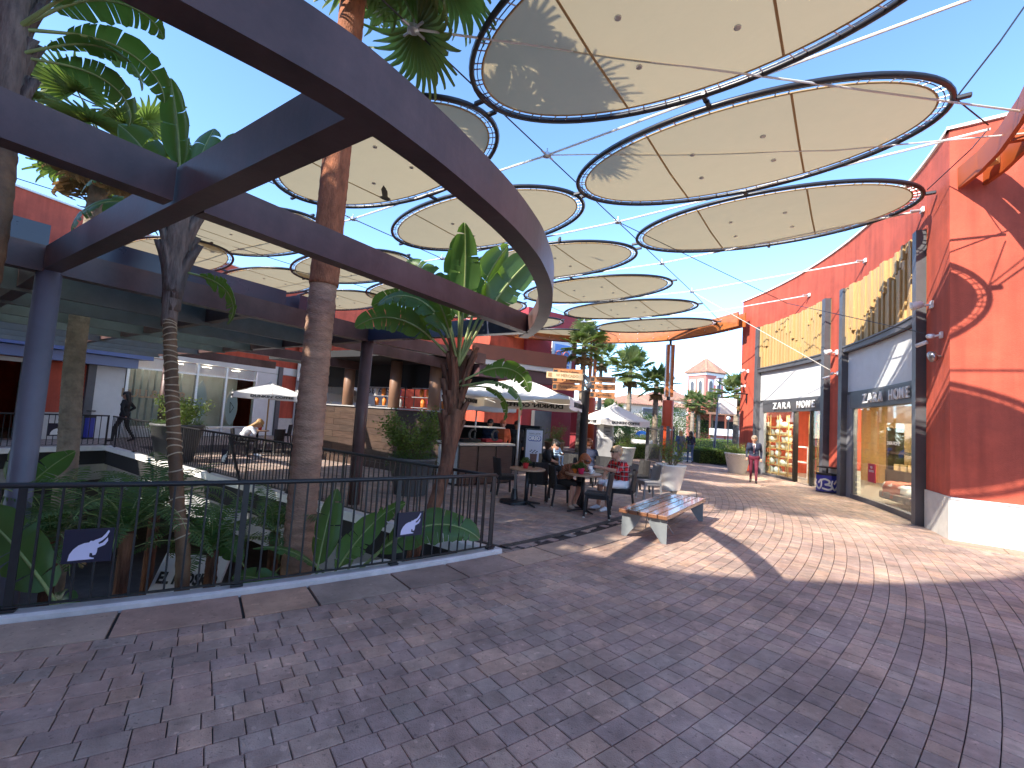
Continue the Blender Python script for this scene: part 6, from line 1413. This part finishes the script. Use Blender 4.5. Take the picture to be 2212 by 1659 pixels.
# background fan palms
def bg_palm(label, px, base_py, top_py, depth, sc, n=26, seed=0, dead=6, lean=0):
    rd = random.Random(seed); b = D(px + lean, base_py, depth); zt = D(px, top_py, depth).z; xt = D(px, top_py, depth).x
    b = Vector((xt - .02 * lean, depth, 0)); t = thing('fan_palm', label, 'palm', (b.x, b.y, 0)); 
    MB().tube([(0, 0, 0), (0, 0, zt * .5), (xt - b.x, 0, zt)], [.22, .17, .14], 12).build('trunk', m_ptrunk, t, True)
    for k in range(26): MB().lathe([(.205 - k * .0018, 0), (.225 - k * .0018, .07), (.2 - k * .0018, .09)], (0, 0, zt * (.05 + .9 * k / 26)), 10).build('trunk_ring', m_ptrunk, t) if k % 2 else None
    for i in range(n):
        pr = FL[i % 4]; e = (Matrix.Rotation(R(i * 137.5 + seed * 31), 3, 'Z') @ Matrix.Rotation(-R(4 + 126 * (i / n) ** 1.1), 3, 'X')).to_euler(); s_ = sc * .82 * rd.uniform(.85, 1.15)
        inst(pr[1], 'leaf_stalk', t, (xt - b.x, 0, zt), e, s_); inst(pr[0], 'fan_blade', t, (xt - b.x, 0, zt), e, s_)
    for i in range(dead):
        pr = FD[i % 2]; e = (Matrix.Rotation(R(i * 360 / dead), 3, 'Z') @ Matrix.Rotation(-R(150), 3, 'X')).to_euler(); inst(pr[0], 'dry_fan', t, (xt - b.x, 0, zt - .1), e, sc)
bg_palm('fan palm left of the timber column, crown touching the beam', 1262, 960, 745, 27, 1.35, 30, 1, 6)
bg_palm('tall fan palm between the two timber columns', 1362, 960, 800, 34, 1.5, 34, 2, 5)
bg_palm('fan palm left of the right timber column with dark crown', 1418, 970, 830, 29, 1.15, 28, 3, 5)
bg_palm('left one of the two fan palms in front of the tower', 1497, 960, 866, 43, 1.0, 30, 4, 14)
bg_palm('fan palm with dry skirt standing right before the tower wall', 1538, 960, 870, 45, .95, 28, 5, 14)
bg_palm('second trunk of the palm pair in front of the tower', 1510, 960, 876, 43.5, .9, 22, 6, 12)
bg_palm('fan palm half hidden behind the far end of the red wall', 1592, 960, 850, 30, 1.3, 30, 7, 8)
bg_palm('grey green palm low behind the second parasol', 1322, 960, 905, 40, 1.5, 22, 8, 0)
bg_palm('fan palm at the upper edge behind the sails near the blue window', 1300, 960, 770, 40, 1.6, 26, 9, 4)
# round trees
def crown_tree(label, px, py, depth, rx, rz_, seed, m=m_shrub2, trunk=True, n=5200, ls=(.10, .18)):
    c = D(px, py, depth); t = thing('round_tree', label, 'tree', (c.x, c.y, 0)); rd0 = random.Random(seed); cl = []
    for i in range(26):
        a = rd0.uniform(0, 6.28); b = math.asin(rd0.uniform(-.8, 1)); q = rd0.uniform(.45, .85); cl.append((Vector((rx * q * math.cos(a) * math.cos(b), rx * q * math.sin(a) * math.cos(b), c.z + rz_ * q * math.sin(b))), rd0.uniform(.22, .4) * rx))
    def shp(rd):
        ce, r_ = rd.choice(cl); v = Vector((rd.gauss(0, 1), rd.gauss(0, 1), rd.gauss(0, 1))).normalized() * r_ * rd.random() ** .35; return ce + Vector((v.x, v.y, v.z * .8))
    o = bpy.data.objects.new('crown', foliage_mesh('crown', m, n, shp, seed, ls)); COL.objects.link(o); o.parent = t; tag(o, kind='stuff')
    MB().tube([(0, 0, 0), (.05, 0, max(.5, c.z * .5)), (0, 0, c.z)], [.16, .12, .06], 8).build('trunk', m_ptrunk, t, True)
    for k in range(5): a = k * 1.3; MB().tube([(0, 0, c.z - rz_ * .6), (rx * .5 * math.cos(a), rx * .5 * math.sin(a), c.z + rz_ * .1)], [.06, .02], 6).build('limb', m_ptrunk, t)
crown_tree('big round leafy tree left of the right timber column', 1400, 928, 44, 2.9, 1.7, 1)
crown_tree('big round leafy tree right of the timber column', 1462, 920, 46, 3.3, 2.2, 2)
crown_tree('round leafy tree right of the palm pair', 1540, 940, 50, 1.9, 1.7, 3)
crown_tree('small clipped round tree behind the notice pillar', 1338, 940, 31, 1.15, .95, 4, n=3600, ls=(.06, .11))
crown_tree('dark leafy tree behind the second parasol edge', 1300, 925, 48, 2.4, 1.6, 5)
crown_tree('far leafy tree beside the red wall end', 1590, 935, 56, 2.2, 1.8, 6)
# hedges
def hedge(label, p0, p1, h, w_, seed, n=5200):
    t = thing('hedge', label, 'hedge', (p0.x, p0.y, 0)); dv = p1 - p0; L = dv.length; dv.normalize(); nv = Vector((-dv.y, dv.x, 0))
    def shp(rd):
        u, v, z = rd.random() * L, rd.uniform(-w_ / 2, w_ / 2), rd.uniform(.05, h)
        k = rd.random()
        if k < .45: z = h + rd.gauss(0, .03)
        elif k < .8: v = -w_ / 2 + rd.gauss(0, .03)
        return dv * u + nv * v + Vector((0, 0, z))
    o = bpy.data.objects.new('foliage', foliage_mesh('foliage', m_shrub, n, shp, seed, (.05, .09))); COL.objects.link(o); o.parent = t; tag(o, kind='stuff')
    MB().beam(nv * 0, dv * L, w_ * .85, h * .9, 'bot').build('hedge_core', mat('hedge_core', (.02, .04, .012), .9), t)
hedge('clipped green hedge behind the white planter by the red wall', P(1504, 1000), P(1592, 1004), .75, .7, 1)
hedge('low green hedge beside the iron gate and white pots', P(1325, 990), P(1420, 990), .7, .8, 2)
hedge('far green hedge along the street beyond the gate', P(1450, 975), P(1580, 978), 1.0, .8, 3)
# iron gate and fence by the orange column
def fence(label, a, b, h=1.75, n=14):
    t = thing('iron_fence', label, 'fence', (a.x, a.y, 0)); dv = b - a; rz = math.atan2(dv.y, dv.x); me = mdata(MB().box((0, 0, h / 2), (.022, .022, h)), 'bar', m_frame)
    for i in range(n + 1): p = a.lerp(b, i / n); inst(me, 'bar', t, p - a)
    for z in (.15, h - .12): MB().beam(Vector((0, 0, z)), dv + Vector((0, 0, z)), .05, .05, 'mid').build('rail', m_frame, t)
    for q in (Vector(), dv): MB().box((q.x, q.y, h * .52), (.12, .12, h * 1.04)).build('post', m_frame, t)
fence('grey iron gate left of the red column base', P(1396, 996), P(1426, 1006)); fence('grey iron fence right of the red column base', P(1440, 1000), P(1452, 990), 1.75, 8); fence('iron fence before the wine red building', P(1278, 975), P(1292, 978), 1.7, 8)
# lamp posts and mast
t = thing('street_lamp', 'slim dark lamp post standing before the tower', 'street lamp', tuple(P(1541, 985))); q = P(1541, 985); hz = zat(1560, 815, q.x, q.y); MB().tube([(0, 0, 0), (.3, 0, hz)], [.09, .06], 8).build('pole', m_slate, t); MB().cbox((.3, 0, hz), (.5, .2, .1), 0, .02).build('lamp_head', m_galv, t)
for sx in (-.25, .25): MB().box((.3 + sx, 0, hz - .35), (.2, .2, .45)).build('spot', m_lamp, t)
t = thing('bollard_lamp', 'short dark bollard lamp between hedge and restaurant', 'lamp', tuple(P(1571, 985))); MB().tube([(0, 0, 0), (0, 0, 2.6)], .05, 8).build('pole', m_black, t); MB().sphere((0, 0, 2.7), .14).build('globe', m_lamp, t)
t = thing('white_mast', 'slender white mast rising behind the left palms', 'mast', tuple(Vector((D(222, 420, 45).x, 45, 0)))); zm = D(262, 165, 45).z; xm = D(262, 165, 45).x - D(222, 420, 45).x; MB().tube([(-.3, 0, 0), (xm * .55, 0, zm * .68), (xm, 0, zm)], [.8, .45, .04], 10).build('shaft', m_lamp, t, True)
t = thing('parking_sign', 'round blue parking sign above the white pot', 'sign', tuple(P(1384, 972))); zz = zat(1384, 945, t.location.x, t.location.y); MB().tube([(0, 0, 0), (0, 0, zz)], .04, 8).build('pole', m_galv, t)
MB().lathe([(.02, -.02), (.5, -.02), (.5, .02), (.02, .02)], (0, 0, 0), 20, Matrix.Translation((0, -.05, zz)) @ Matrix.Rotation(R(90), 4, 'X')).build('disc', mat('sign_blue', (.05, .25, .75), .4), t); text('P', .7, m_wprint, t, Matrix.Translation((0, -.09, zz)), ext=.002)
# ================================================================== unseen block added behind the viewer, front shaped to the near paving's shade edge
zb_ = 12.0
edge_px = [(1.0, 6.5), (1.38, 6.26), (2.36, 5.84), (3.55, 5.84), (4.68, 5.92), (6.2, 6.3), (7.47, 6.81), (9.2, 7.9)]
front = [Vector((x - SHX * zb_, y - SHY * zb_, 0)) for x, y in edge_px]
front = [front[0] + Vector((-9, 2.2, 0)), front[0] + Vector((-4, 1.2, 0))] + smooth(front, 3)
bh = thing('red_shop_building', 'unseen tall red block added behind the viewpoint to shade the paving', 'building', tuple(front[3]))
poly = [Vector((p.x, p.y, 0)) for p in front] + [Vector((front[-1].x + 6, front[-1].y - 7, 0)), Vector((front[-1].x - 2, front[-1].y - 16, 0)), Vector((front[0].x, front[0].y - 14, 0))]
wb(MB().prism(poly, (0, 0, zb_)), 'wall', m_red, bh); wb(MB().prism([p + Vector((0, 0, 0)) for p in poly], (0, 0, .8)), 'plinth_core', m_plinth, bh)
# ================================================================== people
def capsule(p, q, r0, r1, n=10, m=4):
    p, q = Vector(p), Vector(q); d = q - p; L = d.length; d = d.normalized() if L > 1e-5 else Vector((0, 0, 1)); ref = Vector((0, 0, 1)) if abs(d.z) < .9 else Vector((1, 0, 0)); a = d.cross(ref).normalized(); b = d.cross(a); rs = []
    for i in range(1, m + 1): t = math.pi / 2 * i / m; rs.append((p - d * (r0 * math.cos(t)), r0 * math.sin(t)))
    for i in range(0, m): t = math.pi / 2 * i / m; rs.append((q + d * (r1 * math.sin(t)), r1 * math.cos(t)))
    return MB().rings([[c + (a * math.cos(2 * math.pi * k / n) + b * math.sin(2 * math.pi * k / n)) * r for k in range(n)] for c, r in rs])
def person(label, loc, face, J, cols, hair=None, voxel=.014, scale=1.0, extras=None, z=0.0):
    """J: joints in metres, the person looking along +y. cols: materials for torso, arms, hands, legs, shins, shoes, head"""
    t = thing('person', label, 'person', (loc[0], loc[1], z), R(face - 90)); t.scale = (scale,) * 3
    prims = []
    def cap(a, b, r0, r1, k): prims.append((Vector(a), Vector(b), r0, r1, k))
    g = lambda n: Vector(J[n])
    pel, che, nk, hd = g('pelvis'), g('chest'), g('neck'), g('head'); fw = Vector(J.get('look', (0, 1, 0))).normalized()
    rt = Vector(J.get('right', (1, 0, 0)))
    cap(pel - rt * .07, pel + rt * .07, .125, .125, 'legs'); mid = pel.lerp(che, .5)
    cap(pel + (che - pel) * .15 - rt * .05, pel + (che - pel) * .15 + rt * .05, .12, .12, 'torso'); cap(mid - rt * .06, mid + rt * .06, .115, .115, 'torso'); cap(che - rt * .08, che + rt * .08, .125, .125, 'torso')
    cap(che + (nk - che) * .55 - rt * .10, che + (nk - che) * .55 + rt * .10, .08, .08, 'torso'); cap(nk, hd - fw * .02, .055, .05, 'head')
    for s, e_ in (('L', -1), ('R', 1)):
        sh, el, wr, hp, kn, an, to = g('sh' + s), g('el' + s), g('wr' + s), g('hip' + s), g('kn' + s), g('an' + s), g('to' + s)
        cap(sh, el, .062, .046, 'arms'); cap(el, wr, .044, .030, 'fore')
        hdv = Vector(J.get('hd' + s, tuple((wr - el).normalized()))).normalized(); pl = wr + hdv * .07; cap(wr, pl, .027, .032, 'hands')
        sdv = hdv.cross(Vector((0, 0, 1))); sdv = sdv.normalized() if sdv.length > .1 else Vector((1, 0, 0)); dn = sdv.cross(hdv).normalized(); dn = dn if dn.z < 0 else -dn
        for k in range(4): o_ = sdv * ((k - 1.5) * .017); m1 = pl + o_ + hdv * .035; cap(pl + o_, m1, .0095, .009, 'hands'); cap(m1, m1 + (hdv * .6 + dn * .8) * (.03 - .004 * abs(k - 1.3)), .009, .0075, 'hands')
        cap(wr + hdv * .03 - sdv * e_ * .02, wr + hdv * .075 - sdv * e_ * .045, .011, .009, 'hands')
        cap(hp, kn, .088, .062, 'legs'); cap(kn, an, .058, .038, 'shins'); cap(an + Vector((0, 0, -.02)), to, .042, .032, 'shoes')
    up = (hd - nk).normalized(); up = (up - fw * up.dot(fw)).normalized()
    c_ = hd + up * .03; cap(c_ - up * .03 - fw * .015, c_ + up * .045 - fw * .02, .086, .092, 'head'); cap(c_ - up * .075 + fw * .035, c_ + fw * .02, .05, .07, 'head')
    cap(c_ + fw * .085 - up * .005, c_ + fw * .105 - up * .03, .012, .015, 'head'); cap(c_ - up * .092 + fw * .06, c_ - up * .09 + fw * .07, .022, .02, 'head')
    sd2 = fw.cross(up).normalized()
    for s in (-1, 1): cap(c_ + sd2 * s * .088 - up * .02, c_ + sd2 * s * .093 + up * .012, .013, .015, 'head')
    for q in (extras or []): cap(*q)
    mb = MB()
    for a, b, r0, r1, k in prims: c = capsule(a, b, r0, r1); mb.add(c.v, c.f)
    me = mb.mesh('body'); tmp = bpy.data.objects.new('tmp', me); COL.objects.link(tmp)
    md = tmp.modifiers.new('r', 'REMESH'); md.mode = 'VOXEL'; md.voxel_size = voxel; sm = tmp.modifiers.new('s', 'SMOOTH'); sm.iterations = 4; sm.factor = .5
    dg = bpy.context.evaluated_depsgraph_get(); out_ = bpy.data.meshes.new_from_object(tmp.evaluated_get(dg)); bpy.data.objects.remove(tmp)
    keys = ['torso', 'arms', 'fore', 'hands', 'legs', 'shins', 'shoes', 'head']
    for k in keys: out_.materials.append(cols.get(k) or cols[{'arms': 'torso', 'fore': 'arms', 'hands': 'head', 'shins': 'legs'}.get(k, k)])  if (cols.get(k) or {'arms': 1, 'fore': 1, 'hands': 1, 'shins': 1}.get(k)) and (k in cols or {'arms': 'torso', 'fore': 'arms', 'hands': 'head', 'shins': 'legs'}[k] in cols) else out_.materials.append(cols['torso'])
    F = np.array([p.center[:] for p in out_.polygons]); best = np.full(len(F), 1e9); idx = np.zeros(len(F), int)
    for a, b, r0, r1, k in prims:
        A = np.array(a); d = np.array(b) - A; L2 = max(1e-9, d @ d); u = np.clip(((F - A) @ d) / L2, 0, 1); ds = np.linalg.norm(F - A - u[:, None] * d, axis=1) - (r0 + (r1 - r0) * u); w_ = ds < best; best[w_] = ds[w_]; idx[w_] = keys.index(k)
    out_.polygons.foreach_set('material_index', idx.astype(np.int32)); out_.shade_smooth(); out_.name = 'body'
    o = bpy.data.objects.new('body', out_); COL.objects.link(o); o.parent = t
    # face
    for s in (-1, 1): MB().sphere(c_ + sd2 * s * .033 + fw * .082 + up * .012, .011, 8, 6).build('eye', m_dprint, t, True)
    MB().sphere(c_ + fw * .098 - up * .062, (.024, .008, .007)).build('mouth', mat('lips', (.42, .13, .11), .5), t, True)
    if hair:
        hm = MB(); kind, hmat = hair
        def hc(a, b, r0, r1): c2 = capsule(a, b, r0, r1, 12, 5); hm.add(c2.v, c2.f)
        hc(c_ + up * .05 - fw * .045, c_ + up * .045 + fw * .015, .094, .086); hc(c_ - fw * .06 - up * .01, c_ - fw * .05 + up * .03, .075, .085)
        for s in (-1, 1): hc(c_ + sd2 * s * .05 - fw * .035 - up * .01, c_ + sd2 * s * .05 - fw * .02 + up * .05, .052, .05)
        if kind == 'long':
            bk_ = nk - fw * .09 - up * .12
            for s in (-1, 0, 1): hc(c_ - fw * .06 + sd2 * s * .05, bk_ + sd2 * s * .06, .06, .04)
        if kind == 'bun': hc(c_ - fw * .10 + up * .10, c_ - fw * .115 + up * .105, .045, .045)
        if kind == 'bob':
            for s in (-1, 1): hc(c_ + sd2 * s * .07 - fw * .02, c_ + sd2 * s * .075 - fw * .005 - up * .08, .045, .03)
            hc(c_ - fw * .07, c_ - fw * .07 - up * .08, .07, .05)
        if kind == 'tail': hc(c_ - fw * .10 + up * .06, c_ - fw * .14 + up * .10, .04, .035)
        hm.build('hair', hmat, t, True)
    return t, c_, fw, up, sd2
def stand(walk=.0, arm=0, lean=0):
    return dict(pelvis=(0, 0, .92), chest=(0, lean, 1.26), neck=(0, lean, 1.43), head=(0, lean + .02, 1.55), shL=(-.18, lean, 1.38), shR=(.18, lean, 1.38), elL=(-.235, -.05 - walk * .5 + lean, 1.12), elR=(.235, -.03 + walk * .4 + lean, 1.12), wrL=(-.23, .05 - walk * .5, .88), wrR=(.23, .1 + walk * .45, .90),
                hipL=(-.09, 0, .88), hipR=(.09, 0, .88), knL=(-.09, .03 + walk * .55, .49), knR=(.09, .04 - walk * .45, .48), anL=(-.09, walk * .75, .08), anR=(.09, -.03 - walk * .9, .10 + abs(walk) * .12), toL=(-.10, .17 + walk * .75, .035), toR=(.10, .13 - walk * .9, .045))
def sit(lean=.05, hands=None, headdrop=0, look=(0, 1, 0)):
    h = hands or ((-.14, .38, .68), (.14, .38, .68)); ch = (0, -.02 + lean, .80 - lean * .25); nk = (0, .02 + lean * 1.6, .97 - lean * .45)
    return dict(pelvis=(0, 0, .50), chest=ch, neck=nk, head=(0, .05 + lean * 1.9 + headdrop * .06, 1.09 - lean * .5 - headdrop * .05), look=look, shL=(-.18, nk[1] - .02, nk[2] - .05), shR=(.18, nk[1] - .02, nk[2] - .05), elL=(-.25, nk[1] + .08, .70), elR=(.25, nk[1] + .08, .70), wrL=h[0], wrR=h[1],
                hipL=(-.09, .02, .50), hipR=(.09, .02, .50), knL=(-.11, .42, .50), knR=(.11, .42, .50), anL=(-.11, .40, .09), anR=(.11, .44, .09), toL=(-.12, .54, .035), toR=(.12, .58, .035))
navy = mat('navy_cloth', (.022, .028, .06), .85, var=.15, vscale=30); blackc = mat('black_cloth', (.012, .012, .014), .85); maroon = mat('maroon_cloth', (.13, .012, .035), .8); shoe = mat('shoe_dark', (.03, .02, .018), .5); wshoe = mat('shoe_white', (.62, .66, .72), .6); jeans = mat('denim', (.06, .10, .20), .85, var=.2, vscale=40); wcloth = mat('white_cloth', (.72, .72, .74), .85)
h_dk = mat('hair_dark', (.014, .010, .008), .5, streak=(4, 4, 1), var=.3); h_red = mat('hair_red', (.26, .075, .025), .5, var=.35, vscale=30, streak=(6, 6, 1)); h_bl = mat('hair_blond', (.42, .24, .09), .5, var=.3, vscale=20); h_gr = mat('hair_grey', (.30, .24, .18), .6, var=.3, vscale=30)
knit = bpy.data.materials.new('brown_pattern_knit'); knit.use_nodes = True; nt_ = knit.node_tree; ck = node(nt_, 'ShaderNodeTexChecker'); ck.inputs['Scale'].default_value = 55; ck.inputs['Color1'].default_value = (.32, .12, .06, 1); ck.inputs['Color2'].default_value = (.07, .035, .025, 1); tc = node(nt_, 'ShaderNodeTexCoord'); nt_.links.new(tc.outputs['Object'], ck.inputs['Vector']); nt_.links.new(ck.outputs[0], nt_.nodes['Principled BSDF'].inputs['Base Color']); nt_.nodes['Principled BSDF'].inputs['Roughness'].default_value = .9
plaid = bpy.data.materials.new('red_plaid'); plaid.use_nodes = True; nt_ = plaid.node_tree; tc = node(nt_, 'ShaderNodeTexCoord'); sx_ = node(nt_, 'ShaderNodeSeparateXYZ'); nt_.links.new(tc.outputs['Object'], sx_.inputs[0])
def stripe(src, freq, wd, off=0):
    m1 = node(nt_, 'ShaderNodeMath', operation='MULTIPLY_ADD'); m1.inputs[1].default_value = freq; m1.inputs[2].default_value = off; nt_.links.new(src, m1.inputs[0]); f = node(nt_, 'ShaderNodeMath', operation='FRACT'); nt_.links.new(m1.outputs[0], f.inputs[0]); l = node(nt_, 'ShaderNodeMath', operation='LESS_THAN'); l.inputs[1].default_value = wd; nt_.links.new(f.outputs[0], l.inputs[0]); return l.outputs[0]
dsum = node(nt_, 'ShaderNodeMath', operation='ADD'); nt_.links.new(sx_.outputs[0], dsum.inputs[0]); nt_.links.new(sx_.outputs[1], dsum.inputs[1])
colr = None
for fr_, col in ((stripe(sx_.outputs[2], 11, .38), (.03, .01, .015, 1)), (stripe(dsum.outputs[0], 10, .36), (.03, .01, .015, 1)), (stripe(sx_.outputs[2], 11, .07, .75), (.75, .72, .68, 1)), (stripe(dsum.outputs[0], 10, .07, .7), (.75, .72, .68, 1))):
    mx = node(nt_, 'ShaderNodeMix', data_type='RGBA'); mx.inputs[7].default_value = col
    mul_ = node(nt_, 'ShaderNodeMath', operation='MULTIPLY'); mul_.inputs[1].default_value = .72; nt_.links.new(fr_, mul_.inputs[0]); nt_.links.new(mul_.outputs[0], mx.inputs[0])
    if colr: nt_.links.new(colr, mx.inputs[6])
    else: mx.inputs[6].default_value = (.56, .012, .02, 1)
    colr = mx.outputs[2]
nt_.links.new(colr, nt_.nodes['Principled BSDF'].inputs['Base Color']); nt_.nodes['Principled BSDF'].inputs['Roughness'].default_value = .85
# man in a blazer walking out of the shop side
q = P(1627, 1043); t, c_, fw, up, sd2 = person('person in navy blazer, white shirt and maroon trousers walking beside the shop door', q, -118, stand(.16), dict(torso=navy, arms=navy, fore=navy, legs=maroon, shins=maroon, shoes=shoe, head=m_skin), ('short', h_gr), .013, .98)
MB().prism([(-.055, .118, 1.40), (.055, .118, 1.40), (.012, .14, 1.05), (-.012, .14, 1.05)], (0, .02, 0)).build('shirt_front', wcloth, t); MB().prism([(-.018, .142, 1.36), (.018, .142, 1.36), (.022, .165, 1.10), (0, .168, 1.06), (-.022, .165, 1.10)], (0, .006, 0)).build('tie', maroon, t)
# walker behind the far railing
q = P(262, 955); person('person in black coat and dark head scarf walking behind the far left railing', q, 200, dict(stand(.30), elR=(.30, -.16, 1.16), wrR=(.16, .04, .98), elL=(-.26, .0, 1.12)), dict(torso=blackc, arms=blackc, fore=blackc, legs=blackc, shins=blackc, shoes=shoe, head=m_skind), ('long', h_dk), .014, 1.04)
MB().prism([(-.05, .115, 1.38), (.05, .115, 1.38), (.03, .13, 1.0), (-.03, .13, 1.0)], (0, .02, 0)).build('blouse', wcloth, bpy.data.objects['body.001'].parent if 'body.001' in bpy.data.objects else t)
# leaning woman with red hair
q = P(1210, 1094); ca = math.degrees(math.atan2(T1.y - q.y, T1.x - q.x)); J = sit(.24, ((-.06, .52, .82), (.08, .50, .80)), 1.0, (0, .85, -.55)); J.update(anL=(-.06, .30, .10), knL=(-.06, .44, .49), anR=(.12, .36, .10), toL=(-.06, .44, .04), toR=(.12, .50, .04))
t, c_, fw, up, sd2 = person('person with red hair in a brown patterned jumper leaning over the table', q, ca, J, dict(torso=knit, arms=knit, fore=knit, legs=blackc, shins=m_skin, shoes=mat('sandal', (.45, .36, .28), .6), head=m_skin), ('bob', h_red), .011, 1.04)
MB().tube([c_ + sd2 * (.085 * math.cos(a)) + up * .07 + fw * (.055 + .03 * math.sin(a)) for a in np.linspace(0, math.pi, 8)], .012, 6).build('sunglasses', m_black, t)
# man in checked shirt
q = P(1342, 1103); ca = math.degrees(math.atan2(T1.y - q.y, T1.x - q.x)) - 4; J = sit(.07, ((-.02, .54, .80), (.16, .30, .64)), 0); J['elL'] = (-.24, .30, .76)
t, c_, fw, up, sd2 = person('person in red checked shirt and sunglasses holding a mug at the table', q, ca, J, dict(torso=plaid, arms=plaid, fore=m_skin, legs=wcloth, shins=m_skin, shoes=wshoe, head=m_skin), ('short', mat('hair_sandy', (.36, .24, .14), .6, var=.3, vscale=40)), .011, 1.08)
for s in (-1, 1): MB().sphere(c_ + sd2 * s * .036 + fw * .088 + up * .014, (.03, .012, .022)).build('sunglass_lens', m_black, t, True)
MB().tube([c_ + sd2 * .09 - fw * .0 + up * .02, c_ + sd2 * .075 + fw * .08 + up * .02], .006, 5).build('sunglass_arm', m_black, t); MB().tube([c_ - sd2 * .09 - fw * .0 + up * .02, c_ - sd2 * .075 + fw * .08 + up * .02], .006, 5).build('sunglass_arm', m_black, t)
# dark jacket across, woman with baby
q = P(1225, 1048); person('person in dark jacket seated behind the sign post with back turned', Vector((q.x + .55, q.y + .1, 0)), 80, sit(.10), dict(torso=navy, arms=navy, fore=navy, legs=navy, shins=navy, shoes=shoe, head=m_skin), ('bun', h_red), .014, 1.08)
q = P(1176, 1052); t, c_, fw, up, sd2 = person('person with black bun in black top holding a baby at the cafe', Vector((q.x, q.y, 0)), -25, dict(sit(.06, ((-.05, .30, .72), (.10, .28, .66)), 1), look=(.25, .85, -.3)), dict(torso=blackc, arms=blackc, fore=m_skin, legs=blackc, shins=blackc, shoes=shoe, head=m_skin), ('bun', h_dk), .012, 1.05)
person('baby in pale top held by the person with the black bun', Vector((q.x + .26, q.y - .10, 0)), -60, dict(sit(.0, None, 0)), dict(torso=mat('pale_blue_cloth', (.34, .45, .56), .85), head=m_skin, legs=mat('pale_blue_cloth', (.34, .45, .56), .85), shoes=wshoe), None, .022, .46, None, .60)
# long haired woman at the left parasol
q = P(515, 985); person('person with long blond hair seated under the left parasol', q, 25, dict(sit(.18, None, 1), look=(0, .8, -.55)), dict(torso=wcloth, arms=wcloth, fore=m_skin, legs=blackc, shins=blackc, shoes=wshoe, head=m_skin), ('long', h_bl), .014, 1.05)
# staff behind the counter
for i, (px, py, lb_, cl_) in enumerate(((1058, 930, 'person with dark hair behind the counter, nearest the banana tree', navy), (1085, 945, 'person in orange top and cap behind the counter display', mat('orange_cloth', (.65, .12, .04), .8)), (1116, 935, 'person in black behind the counter by the parasol pole', blackc))):
    v = D(px, py, 14.2 + .3 * i); person(lb_, Vector((v.x, v.y, 0)), 250 + 10 * i, stand(0), dict(torso=cl_, legs=blackc, shoes=shoe, head=m_skind if i != 1 else m_skin), ('short', h_dk if i != 1 else mat('cap_orange', (.55, .14, .06), .8)), .018, .97)
# distant strollers
for i, (px, py, lb_, f_, cl_, hr) in enumerate(((1490, 1000, 'person with long dark hair in navy top and jeans walking away beyond the planters', 85, navy, ('long', h_dk)), (1468, 999, 'person with fair hair and backpack walking beside the dark haired one', 95, jeans, ('long', h_bl)))):
    q = P(px, py); t = person(lb_, q, f_, stand(.14 - .26 * i), dict(torso=cl_, legs=jeans, shoes=shoe, head=m_skin, fore=m_skin), hr, .016, .96)[0]
    if i: MB().cbox((0, -.2, 1.22), (.28, .16, .38), 0, .04).build('backpack', mat('pack_grey', (.12, .13, .16), .8), t)
# ------------------------------------------------------------------ tidy up
for o in bpy.data.objects:
    if '_wi' in o: del o['_wi']
